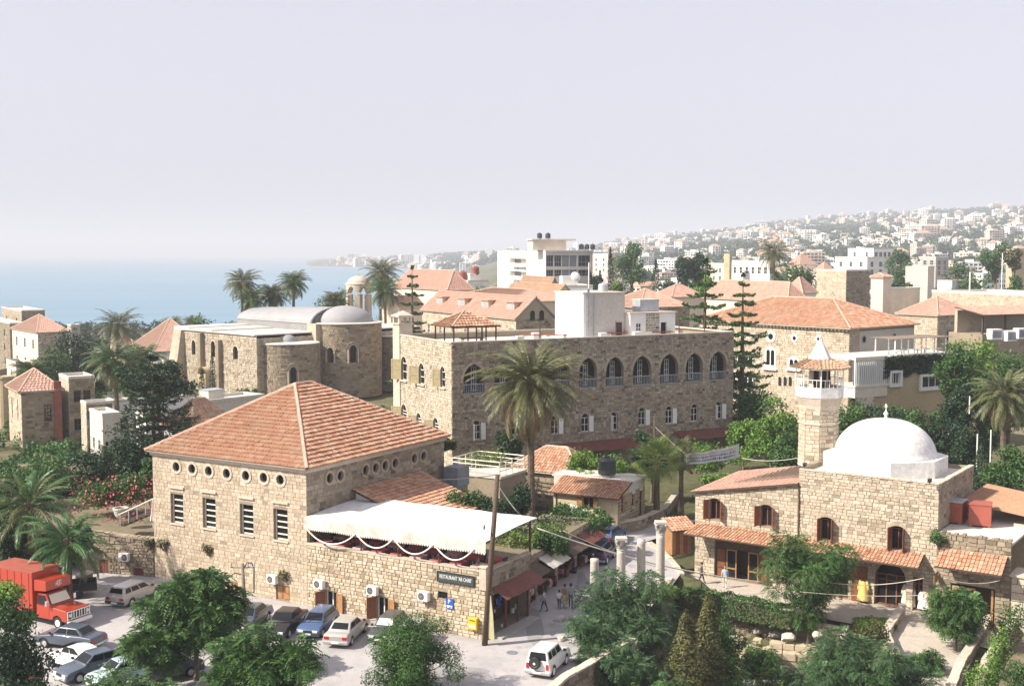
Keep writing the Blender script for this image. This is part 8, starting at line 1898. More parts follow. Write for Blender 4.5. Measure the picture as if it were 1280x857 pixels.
for i,(px,py,s,lb) in enumerate(((1030,788,1.1,'largest pale boulder between the mosque tree and the low bushes'),(1045,790,.8,'pale boulder just right of the largest one'),(1022,795,.7,'small pale boulder left of the largest one'),(1056,797,.7,'pale boulder at the right end of the row'),(1015,784,.8,'pale boulder at the back left of the row'),(955,786,.9,'carved stone fragment on the ruined step, right of the hedge end'),(946,790,.7,'broken stone on the left of the ruined step'),(968,794,.7,'broken stone at the middle of the ruined step'),(890,766,.8,'stone fragment under the left end of the hedge'),(812,737,1.0,'pale rock between the two tallest columns'),(700,775,.7,'round pale stone at the road side left of the feathery tree'),(833,846,.7,'pale stone on the ground by the golden conifer'),(985,798,.8,'weathered stone on the right of the ruined step'),(702,800,.6,'white marker stone at the road side behind the white car'))):
 z=-2.2 if px in (1030,1045,1022,1056,1015,985) else (-3.1 if 940 < px < 970 or px == 890 else (0 if px in (812,700,702) else -4.2)); p=at_z(px,py,z); o=link_mesh('boulder',RK[i % 4],loc=(p.x,p.y,z+.12),rot=(0,0,i*1.3),scale=(s*1.3,s,s)); tag(o,lb,'rock','loose stones in the ruins')
mb=MB(); r=random.Random(5)
for i in range(9):
 p=at_z(905+i*13,856+(i % 3),-4.2);
t=thing('low_roof_frame','low grey slatted frame at the bottom edge of the ruins','frame',at_z(930,852,-4.1));
for i in range(9): mb=MB(); mb.box(-1.6,4.2,-.6 - i*.24,-.45 - i*.24,.25,.33); mb.obj('slat',M['galv'],t)
for x in (-1.4,1.2,4.0): mb=MB(); mb.box(x,x+.1,-2.6,-.4,0,.245); mb.obj('bearer',M['galv'],t)
# ancient columns
def column(px,pyb,pyt,lb,capital):
 b=at_z(px,pyb,0); z1=z_at(b.x,b.y,pyt); r=5.9*mpp(b.y,3) ; t=thing('ancient_column',lb,'column',(b.x,b.y,0),0,'ancient columns by the road')
 zt=z1 - (.95 if capital else 0); mb=MB(); mb.lathe([(r*1.25,0),(r*1.25,.2),(r*1.05,.3),(r*1.08,.4),(r,.5)],n=18); mb.obj('base',M['marble'],t)
 mb=MB(); k=12; mb.lathe([(r*(1 - .10*i/k)*(1+random.Random(px+i).uniform(-.012,.012)),.5+(zt - .5)*i/k) for i in range(k+1)]+[(.01,zt)],n=20); mb.obj('shaft',M['marble'],t,smooth=True)
 if capital:
  mb=MB(); r1=r*.92; mb.lathe([(r1,zt),(r1*1.1,zt+.05),(r1*.95,zt+.1),(r1*1.1,zt+.45),(r1*1.3,zt+.75),(.01,zt+.76)],n=18)
  for row,(zz,n,rr,hh) in enumerate(((zt+.12,8,r1*1.02,.32),(zt+.38,8,r1*1.12,.32))):
   for i in range(n): a=2*math.pi*(i+.5*row)/n; c,s=math.cos(a),math.sin(a); w=.13; mb.add([(c*rr - s*w,s*rr+c*w,zz),(c*rr+s*w,s*rr - c*w,zz),(c*(rr+.06)+s*w,s*(rr+.06) - c*w,zz+hh*.7),(c*(rr+.06) - s*w,s*(rr+.06)+c*w,zz+hh*.7),(c*(rr+.17),s*(rr+.17),zz+hh)],[(0,1,2,3),(3,2,4)])
  for a in (45,135,225,315): c,s=math.cos(R(a)),math.sin(R(a)); mb.lathe([(.07,-.1),(.13,0),(.07,.1)],(c*r1*1.5,s*r1*1.5,zt+.7),8)
  mb.box(-r1*1.3,r1*1.3,-r1*1.3,r1*1.3,zt+.78,z1); mb.obj('capital',M['marble'],t)
column(743,752,698,'leftmost ancient column, plain topped and shortest',False)
column(776,742,671,'ancient column with a worn leafy capital, second from the left',True)
column(801,738,674,'plain topped ancient column, third from the left',False)
column(825,742,651,'tallest ancient column with a round leafy capital',True)
# kerb and low wall along the road near the small house
pa=[at_z(px,py,0) for px,py in ((768,668),(800,662),(830,648),(846,628))]
stone_run('roadside_wall','low curved stone wall beside the road below the small ochre house','wall',[(v.x,v.y) for v in pa],.4,1.0,0)
for i,(px,py) in enumerate(((845,643),(852,637),(833,652),(866,630))):
 p=at_z(px,py,0); t=thing('iron_bollard',('second','third','nearest','farthest')[i]+' thin black iron post along the road beside the mosque','bollard',p,0,'black iron posts by the road'); mb=MB(); mb.lathe([(.09,0),(.09,.1),(.05,.15),(.05,.9),(.08,.95),(.01,1.0)],n=10); mb.obj('shaft',M['black'],t)

# worn patches of newer asphalt, manhole covers and kerb
M['patch']=stone('patch',[(0.29,0.275,0.275),(0.32,0.305,0.30)],dark=(0.18,0.17,0.165),stain=0.5,bump=0.2,grain=9)
rp_=random.Random(8)
for cx,cy,w,d in ((-3.5,70.5,2.6,.9),(1.5,79.5,.7,4.0),(-12.0,70.0,1.2,2.2),(-22,84,2.0,1.2),(5.5,88,.6,5),(-20,74,1.5,.9),(9.5,104,.7,4)):
 n=11; sheet('road_patch',[(cx+w*math.cos(6.283*i/n)*rp_.uniform(.75,1.15),cy+d*math.sin(6.283*i/n)*rp_.uniform(.75,1.15)) for i in range(n)],.026,'patch')
for i,(px,py) in enumerate(((640,815),(560,838),(715,775))):
 p=at_z(px,py,.03); mb=MB(); mb.lathe([(.36,0),(.36,.012),(.3,.016),(.3,.01),(.001,.01)],n=16); o=mb.obj('manhole_cover',M['grey_metal']); o.location=p; tag(o,('round metal manhole cover in the road in front of the restaurant corner','round metal manhole cover near the round bushy tree','round metal manhole cover in the road below the walking group')[i],'manhole cover')
# ================================================================== VEHICLES
def paint(name,col):
 if name not in M: M[name]=plain(name,col,.35,.1,.03,1,coat=.6)
 return name
for n_,c_ in dict(car_black=(.012,.012,.014),car_blue=(.055,.10,.22),car_silver=(.42,.40,.37),car_grey=(.055,.058,.062),car_white=(.74,.73,.70),car_slate=(.07,.09,.12),car_pale=(.40,.47,.52),car_red=(.40,.038,.010),car_dkblue=(.02,.045,.13),car_beige=(.50,.46,.38)).items(): paint(n_,c_)
CAR=dict(  # lower outline (x, z) rear to front over the top, cabin (rear base, rear roof, front roof, front base), wheels, length, width, belt, roof
 sedan=dict(L=4.45,W=1.70,H=1.40,top=[(-2.2,.45),(-2.22,.80),(-2.1,.92),(-1.35,.95),(.75,.93),(1.95,.76),(2.18,.62),(2.22,.40)],cab=(-1.62,-.95,.32,1.0),wh=(-1.32,1.36)),
 hatch=dict(L=3.9,W=1.62,H=1.40,top=[(-1.9,.45),(-1.95,.78),(-1.85,.92),(-1.2,.95),(.7,.93),(1.7,.78),(1.9,.62),(1.94,.4)],cab=(-1.85,-1.45,.3,1.0),wh=(-1.2,1.2)),
 estate=dict(L=4.4,W=1.70,H=1.44,top=[(-2.15,.45),(-2.2,.8),(-2.1,.94),(-1.3,.96),(.75,.94),(1.9,.78),(2.14,.62),(2.18,.4)],cab=(-2.1,-1.85,.3,1.0),wh=(-1.3,1.32)),
 suv=dict(L=3.75,W=1.64,H=1.66,top=[(-1.8,.5),(-1.84,.9),(-1.8,1.02),(-1.1,1.05),(.6,1.05),(1.65,.98),(1.84,.8),(1.88,.5)],cab=(-1.8,-1.68,.25,.75),wh=(-1.1,1.12)),
 beetle=dict(L=4.05,W=1.55,H=1.48,top=[(-1.95,.42),(-1.98,.62),(-1.75,.86),(-1.3,1.02),(.55,1.0),(1.2,.92),(1.75,.72),(1.98,.45)],cab=(-1.55,-.55,.2,.62),wh=(-1.2,1.2)))
def car(kind,lb,px,py,bearing,col,z=.02,name='parked_car',cat='car',spare=False,shade=False,roofcol=None,group='parked cars',rear_dark=False):
 c=CAR[kind]; p=at_z(px,py,z); t=thing(name,lb,cat,(p.x,p.y,z),math.pi/2 - R(bearing),group); W=c['W']; H=c['H']; rw=.31 if kind != 'suv' else .35; top=c['top']; belt=max(q[1] for q in top)
 # body: outline with wheel arches, drawn in above the waist
 out=[(top[0][0],.24)];
 for xw in c['wh']:
  n=8; ra=rw+.06
  for i in range(n+1): a=math.pi - math.pi*i/n; out.append((xw+ra*math.cos(a),max(.24,rw+ra*math.sin(a)*.95)))
 out.append((top[-1][0],.24)); out += top[::-1]
 yw=lambda zz: W/2 - .10*max(0,(zz - .62)/.4) - .05*max(0,(.45 - zz)/.3)
 n=len(out); mb=MB(); vs=[(x,yw(zz),zz) for x,zz in out]+[(x,-yw(zz),zz) for x,zz in out]
 mb.add(vs,[tuple(range(n)),tuple(range(2*n - 1,n - 1,-1))]+[(i,n+i,n+(i+1) % n,(i+1) % n) for i in range(n)])
 x0,x1,x2,x3=c['cab']; zb=belt - .05; wb=W/2 - .10; wt=W/2 - .26; zr=H
 bt=[(x0,-wb,zb),(x3,-wb,zb),(x3,wb,zb),(x0,wb,zb)]; tp=[(x1,-wt,zr),(x2,-wt,zr),(x2,wt,zr),(x1,wt,zr)]
 if kind == 'beetle':
  xs_=[x0+(x3 - x0)*i/8 for i in range(9)]; zz=lambda x: zb+(zr - zb)*math.sin(math.pi*min(1,max(0,.12+.80*(x - x0)/(x3 - x0))) ** .8) ** .6
  for a,b in zip(xs_,xs_[1:]): mb.hexa([(a,-wb,zb),(b,-wb,zb),(b,wb,zb),(a,wb,zb)],[(a,-wt,zz(a)),(b,-wt,zz(b)),(b,wt,zz(b)),(a,wt,zz(a))])
 else: mb.hexa(bt,tp)
 b=mb.obj('body',M[col],t,bevel=.05,seg=3);
 for f_ in b.data.polygons: f_.use_smooth=True
 b.modifiers['bevel'].harden_normals=False
 if roofcol:
  mb=MB(); mb.box(x1+.05,x2 - .05,-wt+.04,wt - .04,zr+.004,zr+.03); mb.obj('roof_panel',M[roofcol],t,bevel=.01)
 # glass
 def pane(name,pts,mat='glass',off=.012):
  pts=[Vector(q) for q in pts]; nn=(pts[1] - pts[0]).cross(pts[3] - pts[0]).normalized(); ctr=sum(pts,Vector())/4
  if nn.dot(ctr - Vector(((x1+x2)/2,0,zb))) < 0: nn=-nn
  mg=MB(); mg.hexa([q+nn*.002 for q in pts],[q+nn*off for q in pts]); return mg.obj(name,M[mat],t)
 def inset(q,a=.08,bb=.12,tt=.12):
  q=[Vector(v) for v in q]; f=lambda s,r: q[0].lerp(q[1],s).lerp(q[3].lerp(q[2],s),r); return [f(a,bb),f(1 - a,bb),f(1 - a,1 - tt),f(a,1 - tt)]
 ws=[(x3,-wb,zb),(x3,wb,zb),(x2,wt,zr),(x2,-wt,zr)]
 if kind == 'beetle': x3b=x3; ws=[(x3+.02,-wb,zb+.12),(x3+.02,wb,zb+.12),(x2+.12,wt,zr - .03),(x2+.12,-wt,zr - .03)]
 pane('windscreen',inset(ws,.07,.18,.10),'glass');
 if shade: q=inset(ws,.1,.22,.14); pane('sun_shade',[v+Vector((.012,0,.012)) for v in q],'paint_w')
 pane('rear_window',inset([(x0,wb,zb),(x0,-wb,zb),(x1,-wt,zr),(x1,wt,zr)],.1,.28 if kind != 'suv' else .2,.12))
 for s in (-1,1):
  full=[(x0,s*wb,zb),(x3,s*wb,zb),(x2,s*wt,zr),(x1,s*wt,zr)]; cuts=(.06,.52,.94) if kind in ('sedan','beetle') else (.05,.30,.62,.95) if kind in ('suv','estate') else (.06,.5,.94)
  q=[Vector(v) for v in full]; f=lambda u,r: q[0].lerp(q[1],u).lerp(q[3].lerp(q[2],u),r)
  for a,b_ in zip(cuts,cuts[1:]): pane('side_window',[f(a+.02,.24),f(b_ - .02,.24),f(b_ - .02,.86),f(a+.02,.86)])
  mb=MB(); mb.box(x3 - .18,x3 - .02,s*(W/2 - .08),s*(W/2+.10),belt+.0,belt+.14) if s > 0 else mb.box(x3 - .18,x3 - .02,s*(W/2+.10),s*(W/2 - .08),belt+.0,belt+.14); mb.obj('wing_mirror',M['plastic_blk'],t,bevel=.02)
  for xw in c['wh']:
   mb=MB(); y0,y1=(W/2 - .21,W/2 - .02); mb.lathe([(.0,y0),(rw - .04,y0),(rw,y0+.03),(rw,y1 - .03),(rw - .04,y1),(rw*.62,y1)],n=18,axis='y'); w=mb.obj('wheel',M['tyre'],t,smooth=False); w.location=(xw,0,rw); w.rotation_euler=(0,0,0 if s > 0 else math.pi)
   mb=MB(); mb.lathe([(rw*.63,y1 - .005),(rw*.6,y1 - .03),(rw*.25,y1 - .02),(rw*.2,y1+.0),(0.001,y1+.005)],n=18,axis='y'); mb.obj('rim',M['steel' if kind != 'suv' else 'paint_w'],w)
  mb=MB(); xf=top[-2][0]; zf=top[-2][1]; mb.box(xf - .06,xf+.045,s*W*.30 - .18,s*W*.30+.18,zf - .13,zf+.01); mb.obj('headlight',M['lens'],t,bevel=.01)
  mb=MB(); xr=top[1][0]; mb.box(xr - .02,xr+.08,s*W*.36 - .17,s*W*.36+.15,top[1][1] - .18,top[1][1] - .02) if kind != 'suv' else mb.box(xr - .02,xr+.08,s*(W/2 - .2) - .08,s*(W/2 - .2)+.08,.62,.95); mb.obj('tail_light',M['red_lamp'],t)
 for nm,xx,sg in (('rear_bumper',top[0][0],-1),('front_bumper',top[-1][0],1)):
  mb=MB(); a,b_=sorted((xx - .02*sg,xx+.10*sg)); mb.box(a,b_,-W/2+.02,W/2 - .02,.34,.50); mb.obj(nm,M['plastic_blk' if kind in ('hatch','estate') or col == 'car_black' else 'chrome' if kind == 'beetle' else 'steel'],t,bevel=.03)
  mb=MB(); a,b_=sorted((xx+.1*sg,xx+.115*sg)); mb.box(a,b_,-.25,.25,.37,.47); mb.obj('number_plate',M['paint_w'],t)
 mb=MB(); xf=top[-1][0]; mb.box(xf - .02,xf+.03,-W*.18,W*.18,.50,.62); mb.obj('grille',M['black'],t)
 if spare:
  mb=MB(); x_=top[1][0] - .03; mb.lathe([(0.001,-.2),(.33,-.2),(.36,-.16),(.36,-.04),(.33,0)],(0,0,0),20,axis='x'); w=mb.obj('spare_wheel',M['tyre'],t); w.location=(x_+.02,.12,.98)
  mb=MB(); mb.lathe([(.21,-.205),(.2,-.19),(.08,-.2),(.001,-.205)],n=18,axis='x'); mb.obj('rim',M['paint_w'],w)
 return t
car('sedan','black saloon parked nose out beside the closed orange door',357,788,191,'car_black')
car('hatch','blue hatchback parked nose out between the black car and the silver saloon',398,788,192,'car_blue')
car('sedan','silver grey saloon parked nose in, its tail towards us',434,797,12,'car_silver')
car('hatch','dark grey car with a white sun shade behind its windscreen',486,795,194,'car_grey',shade=True)
car('hatch','white car half hidden behind the round bushy tree',512,806,196,'car_white')
car('sedan','dark car in the shade left of the black saloon',312,782,190,'car_slate')
car('estate','pale silver estate off-roader near the garden wall',169,750,22,'car_silver',spare=False,roofcol='car_white')
car('sedan','blue grey saloon parked in front of the red truck',88,807,288,'car_slate')
car('beetle','white rounded old car behind the flowering shrub',93,833,300,'car_white')
car('sedan','grey saloon facing us at the bottom left',118,842,222,'car_slate')
car('hatch','pale blue car behind the leafy branches at the bottom edge',152,852,225,'car_pale')
car('sedan','dark car with a blue tinted windscreen under the spreading tree',205,848,228,'car_slate')
car('suv','white off-roader with a spare wheel on its tail driving up the road',685,836,22,'car_white',name='off_roader',spare=True,group=None)
car('suv','dark blue off-roader parked at the mouth of the shaded alley',752,700,20,'car_dkblue',name='off_roader',spare=True)
car('hatch','blue car just beyond the dark blue off-roader',764,676,25,'car_blue')
car('hatch','pale blue car under the banner beside the green bank',905,592,60,'car_pale',z=.1)
# red box truck
def truck():
 p=at_z(72,786,0); b=118; hd=Vector((math.sin(R(b)),math.cos(R(b)),0)); rt=Vector((hd.y,-hd.x,0)); o=p - hd*1.35 - rt*.95
 t=thing('box_truck','bright red box truck with white grille parked at the left','truck',(o.x,o.y,.02),math.pi/2 - R(b)); W=2.1
 mb=MB(); mb.box(-5.2,-.75,-1.15,1.15,.85,3.55); mb.obj('box_body',M['car_red'],t,bevel=.04)
 mb=MB(); mb.box(-5.22,-.73,-1.17,1.17,3.552,3.60); mb.obj('box_roof',M['oxide'],t); M
 for x in (-4.6,-3.9,-3.2,-2.5,-1.8,-1.1): mb=MB(); mb.box(x - .03,x+.03,-1.175,-1.151,.9,3.5); mb.obj('panel_seam',M['car_red'],t)
 mb=MB(); mb.hexa([(-.74,-1.05,2.35),(.45,-1.05,2.45),(.45,1.05,2.45),(-.74,1.05,2.35)],[(-.74,-1.05,3.12),(.45,-1.05,3.12),(.45,1.05,3.12),(-.74,1.05,3.12)]); mb.obj('over_cab_box',M['car_red'],t,bevel=.03)
 m_=Matrix(((0,0,1,.452),(1,0,0,0),(0,1,0,2.8),(0,0,0,1))); mb=MB()
 for i,(a,b_) in enumerate((((-.28,-.1),(.3,.12)),((-.2,.1),(.22,.2)),((-.25,.0),(.2,-.02)),((-.1,-.16),(.26,-.1)),((.05,-.2),(.1,.22)),((-.12,-.15),(-.06,.2)))):
  d=Vector((b_[0] - a[0],b_[1] - a[1],0)); s=Vector((-d.y,d.x,0)).normalized()*.018; q=[Vector((*a,0)) - s,Vector((*b_,0)) - s,Vector((*b_,0))+s,Vector((*a,0))+s]; mb.hexa([m_ @ v for v in q],[m_ @ (v+Vector((0,0,.006))) for v in q])
 mb.obj('emblem',M['paint_w'],t)
 out=[(-.72,.55)]
 xw,rw=1.35,.40
 for i in range(9): a=math.pi - math.pi*i/8; out.append((xw+.48*math.cos(a),max(.55,rw+.5*math.sin(a))))
 out += [(2.28,.55),(2.3,1.18),(2.2,1.3),(.72,1.42),(.22,2.2),(-.72,2.22)]
 n=len(out); mb=MB(); yw=lambda z: .98 - .12*max(0,(z - 1.3)/.9); mb.add([(x,yw(z),z) for x,z in out]+[(x,-yw(z),z) for x,z in out],[tuple(range(n)),tuple(range(2*n - 1,n - 1,-1))]+[(i,n+i,n+(i+1) % n,(i+1) % n) for i in range(n)]); mb.obj('cab',M['car_red'],t,bevel=.05,seg=3)
 mb=MB(); f=lambda s,r: (.72+(.22 - .72)*r+.018,s*(.97+(.86 - .97)*r),1.42+.78*r+.01); mb.hexa([f(-.88,.1),f(.88,.1),f(.88,.9),f(-.88,.9)],[(x+.015,y,z+.01) for x,y,z in (f(-.88,.1),f(.88,.1),f(.88,.9),f(-.88,.9))]); w=mb.obj('windscreen',M['glass'],t)
 mb=MB(); mb.hexa([(x+.018,y,z+.012) for x,y,z in (f(-.82,.14),f(.82,.14),f(.82,.86),f(-.82,.86))],[(x+.022,y,z+.016) for x,y,z in (f(-.82,.14),f(.82,.14),f(.82,.86),f(-.82,.86))]); o_=mb.obj('sun_shade',M['paint_cream'],w)
 for s in (-1,1):
  mb=MB(); mb.hexa([(-.45,s*.965,1.5),(.5,s*.965,1.5),(.5,s*.985,1.5),(-.45,s*.985,1.5)],[(-.45,s*.885,2.08),(.15,s*.885,2.08),(.15,s*.905,2.08),(-.45,s*.905,2.08)]); mb.obj('side_window',M['glass'],t)
  mb=MB(); mb.box(-.55,.62,s*.985 - .004,s*.985+.004,.75,1.42); mb.obj('door',M['car_red'],t)
  mb=MB(); mb.box(.55,.7,s*1.15 - .1,s*1.15+.1,1.5,1.85); mb.obj('wing_mirror',M['chrome'],t)
  for xx in (1.35,-3.7):
   mb=MB(); mb.lathe([(0,.72),(.36,.72),(.40,.76),(.40,.92),(.36,.96),(.24,.96)],n=20,axis='y'); w=mb.obj('wheel',M['tyre'],t); w.location=(xx,0,.40); w.rotation_euler=(0,0,0 if s > 0 else math.pi)
   mb=MB(); mb.lathe([(.245,.955),(.23,.93),(.1,.95),(.08,.98),(.001,.98)],n=18,axis='y'); mb.obj('rim',M['paint_w'],w)
  mb=MB(); mb.lathe([(.12,0),(.12,.05),(.001,.06)],(2.3,s*.74,1.0),12,axis='x'); mb.obj('headlight',M['lens'],t)
 mb=MB(); mb.box(2.30,2.315,-.95,.95,.74,1.24); mb.obj('grille_panel',M['black'],t)
 for y in (-.94,-.6,-.42,-.2,.05,.25,.5,.68,.9): mb=MB(); mb.box(2.316,2.345,y - .035,y+.035,.72,1.26); mb.obj('grille_bar',M['paint_w'],t)
 for z in (.72,1.22): mb=MB(); mb.box(2.346,2.36,-.98,.98,z,z+.05); mb.obj('grille_bar',M['paint_w'],t)
 mb=MB(); mb.box(2.3,2.52,-1.0,1.0,.42,.64); mb.obj('front_bumper',M['paint_w'],t,bevel=.03)
 mb=MB(); mb.box(-5.0,2.2,-.5,.5,.5,.84); mb.obj('chassis',M['black'],t)
truck()
def pickup():
 p=at_z(98,745,0); t=thing('farm_trailer','dark trailer with a low side standing behind the red truck','trailer',(p.x,p.y,0),R(20)); mb=MB(); mb.box(-1.3,1.3,-.8,.8,.55,.65); mb.obj('bed',M['wood_dk'],t)
 for q in ((-1.3,1.3,-.8,-.74),(-1.3,1.3,.74,.8),(-1.3,-1.24,-.74,.74),(1.24,1.3,-.74,.74)): mb=MB(); mb.box(*q,.65,1.15); mb.obj('side_board',M['black'],t)
 for s in (-1,1): mb=MB(); mb.lathe([(0,.7),(.3,.7),(.34,.74),(.34,.86),(.3,.9),(0.001,.9)],n=16,axis='y'); w=mb.obj('wheel',M['tyre'],t); w.location=(0,0,.34); w.rotation_euler=(0,0,0 if s > 0 else math.pi)
pickup()
a=at_z(86,748,0); b=at_z(113,733,0); stone_run('stump_wall','short pale stone wall end between the red truck and the garden wall','wall',[(a.x,a.y+2.0),(b.x,b.y)],.5,1.1,0,cap='concrete_lt')

# ================================================================== PEOPLE
def person(lb,px,py,z,h,bearing,shirt,legs,pose='walk',skirt=False,Y=None,hair='hair',bag=False):
 p=at_z(px,py,z); t=thing('person',lb,'person',(p.x,p.y,z),math.pi/2 - R(bearing)); s=h/1.75; st={'walk': .22,'stand': .04}[pose]
 V=[(0,0,.95),(0,0,1.15),(0,0,1.35),(0,0,1.50),(.02,0,1.60)]; E=[(0,1),(1,2),(2,3),(3,4)]; Rr=[(.135,.16),(.12,.15),(.125,.19),(.06,.065),(.058,.06)]
 def chain(start,pts,rs_):
  k=start
  for q,r_ in zip(pts,rs_): V.append(q); Rr.append((r_,r_)); E.append((k,len(V) - 1)); k=len(V) - 1
  return k
 for sg in (-1,1):
  f=st*sg
  chain(0,[(.0,.095*sg,.88),(f*.6,.10*sg,.50),(f - .05*(sg < 0),.10*sg,.10),(f+.15,.11*sg,.04)],[.095,.065,.045,.042])
  k=chain(2,[(0,.20*sg,1.40),(-f*.5 - .02,.25*sg,1.12),(-f*.9+.10,.25*sg,.88),(-f*1.0+.13,.25*sg,.80)],[.06,.048,.036,.034])
  hx,hy,hz=V[k]
  for i,(dx,dy,l) in enumerate(((.025,0,.085),(.010,0,.095),(-.006,0,.09),(-.02,0,.072))): chain(k,[(hx+dx,hy+dy,hz - .045),(hx+dx*1.3+.01,hy - .006*sg,hz - .045 - l*.5),(hx+dx*1.3+.02,hy - .012*sg,hz - .04 - l)],[.013,.0095,.008])
  chain(k,[(hx+.04,hy - .015*sg,hz - .02),(hx+.06,hy - .025*sg,hz - .055)],[.013,.01])
 me=bpy.data.meshes.new('body'); me.from_pydata([(x*s,y*s,zz*s) for x,y,zz in V],E,[]); o=bpy.data.objects.new('body_cage',me); COL.objects.link(o)
 sk=o.modifiers.new('skin','SKIN'); sk.use_smooth_shade=True
 for d,r_ in zip(me.skin_vertices[0].data,Rr): d.radius=(r_[0]*s,r_[1]*s)
 me.skin_vertices[0].data[0].use_root=True
 ss=o.modifiers.new('sub','SUBSURF'); ss.levels=1; ss.render_levels=1
 dg=bpy.context.evaluated_depsgraph_get(); m2=bpy.data.meshes.new_from_object(o.evaluated_get(dg)); bpy.data.objects.remove(o,do_unlink=True)
 # the head joins the neck: skull, brow, nose, chin, ears
 bm=bmesh.new(); bm.from_mesh(m2); hv=bmesh.ops.create_uvsphere(bm,u_segments=14,v_segments=10,radius=1.0)['verts']
 for v in hv:
  x,y,zz=v.co; x2=x*.098;
  if x > .55 and abs(y) < .28 and -.25 < zz < .2: x2 += .022
  if x > .5 and .15 < zz < .45 and .2 < abs(y) < .6: x2 -= .008
  v.co=Vector((x2+.03,y*(.078 if zz > -.2 else .066)+(.012*math.copysign(1,y) if abs(y) > .93 and abs(zz) < .35 else 0),zz*.118+1.665))*s
 bm.to_mesh(m2); bm.free()
 m2.materials.clear()
 for k_ in (M['skin'],shirt,legs,M['black']): m2.materials.append(k_)
 for f_ in m2.polygons:
  c=f_.center/s; f_.use_smooth=True
  f_.material_index=3 if c.z < .085 else (2 if c.z < .96 and abs(c.y) < .205 else (0 if c.z > 1.48 or (abs(c.y) > .19 and c.z < 1.18) else 1))
 link_mesh('body',m2,t)
 mb=MB(); mb.lathe([(.02,.112),(.07,.095),(.098,.04),(.102,-.02),(.096,-.07)],(0.012,0,1.685),12,a0=0,a1=2*math.pi); o=mb.obj('hair',M[hair],t,smooth=True)
 for v in o.data.vertices:
  q=v.co.copy()
  if q.x > .07 and q.z < 1.73: q.x -= .06; q.z += .02
  v.co=q*s
 if skirt: mb=MB(); mb.lathe([(.15,.98),(.2,.8),(.27,.35),(.26,.33)],n=14); o=mb.obj('skirt',legs,t); o.scale=(s,s*1.0,s)
 return t
def cloth(name,c): M[name]=plain(name,c,.9,0,.08); return M[name]
cg,cw_,cb,cr_,cj,ck=cloth('c_grey',(.30,.31,.33)),cloth('c_white',(.72,.70,.66)),cloth('c_blue',(.35,.48,.60)),cloth('c_brown',(.30,.20,.12)),cloth('c_jeans',(.05,.06,.09)),cloth('c_tan',(.50,.40,.26))
person('man in a grey shirt and dark trousers walking up the road, seen from behind',713.5,760,.02,1.78,5,cg,ck if False else cj,'walk')
person('woman in brown top and long tan skirt beside the man in grey',706,759,.02,1.68,8,cr_,ck,'walk',skirt=True)
person('child in a white top and dark trousers beside the woman in brown',699,760,.02,1.32,5,cw_,cj,'walk')
person('person in pale blue crossing the shaded road by the restaurant corner',680,764,.02,1.6,290,cb,cj,'walk')
person('man in dark clothes walking past the mosque corner',877,729,-1.57,1.75,100,cj,cj,'walk')
person('man in a pale blue shirt and white trousers outside the glass shop door',906,734,-1.57,1.75,190,cb,cw_,'walk')
person('person in grey standing in the doorway of the shop annex',1217,771,-1.57,1.72,190,cg,cb,'stand')
person('person sitting out of the sun in the dark alley behind the restaurant, in white',672,737,.02,1.6,200,cw_,cj,'stand')
# garments hung out in front of the shops
def garment(lb,px,py,h,w,mats,z=-1.57):
 p=at_z(px,py,z); t=thing('hanging_robe',lb,'clothing',p,R(-35)); mb=MB(); mb.tube([(0,0,0),(0,0,h+.1)],.03,6); mb.obj('stand',M['wood_dk'],t); mb=MB(); mb.tube([(-w/2,0,h),(0,0,h+.08),(w/2,0,h)],.03,5); mb.obj('hanger',M['wood_dk'],t)
 mb=MB(); n=14; rows=6; pr=[]
 for j in range(rows+1):
  f=j/rows; zz=h*(1 - f)+.22*f; ww=w*(.42+.38*f)
  for i in range(n): a=2*math.pi*i/n; pr.append(((ww*math.cos(a))*(1+.06*math.sin(5*a+f*3)),.16*(1+f)*math.sin(a)*(1+.2*math.sin(4*a)),zz - .12*abs(math.cos(a))*(j == 0)))
 mb.add(pr,[(j*n+i,j*n+(i+1) % n,(j+1)*n+(i+1) % n,(j+1)*n+i) for j in range(rows) for i in range(n)]); o=mb.obj('robe',mats,t,smooth=True)
 for s in (-1,1): mb=MB(); mb.tube([(s*w*.38,0,h - .05),(s*w*.6,.0,h - .5),(s*w*.62,.02,h - .8)],[.1,.11,.13],8); mb.obj('sleeve',mats,t,smooth=True)
cy,cc,cp=cloth('g_gold',(.62,.47,.16)),cloth('g_cream',(.66,.58,.46)),cloth('g_rose',(.70,.30,.26))
garment('golden yellow robe hung outside the arched shop of the mosque',1079,753,1.75,.6,cy); garment('cream and brown robe hung beside the glazed arch',1135,760,1.85,.7,cc); garment('pale robe hung at the corner post of the shop',1156,764,1.6,.7,cw_); garment('rose red dress hung right of the pale robe',1162,765,1.5,.5,cp)
# rack of small wares on the wall
tk_=fC.thing('wares_rack','small wares hung in a row on the shop wall beside the glass door','goods'); P=fC.L()
for i,px in enumerate((970,974,978,982)): u=fC.yL(px,1.8); mb=MB(); slab(mb,P,u - .11,u+.11,1.75,2.15,.06,.14); mb.obj('plate',(cw_,M['cloth_pink'],cg,cw_)[i],tk_,bevel=.02)
tm=fC.thing('shop_sign','small wooden hanging sign at the corner between the two tiled canopies','sign'); mb=MB(); mb.box(-2.2,-1.3,-.42,-.36,2.9,3.5); mb.obj('board',M['wood_or'],tm); mb=MB(); mb.box(-2.3,-.05,-.41,-.37,3.52,3.58); mb.obj('arm',M['black'],tm)

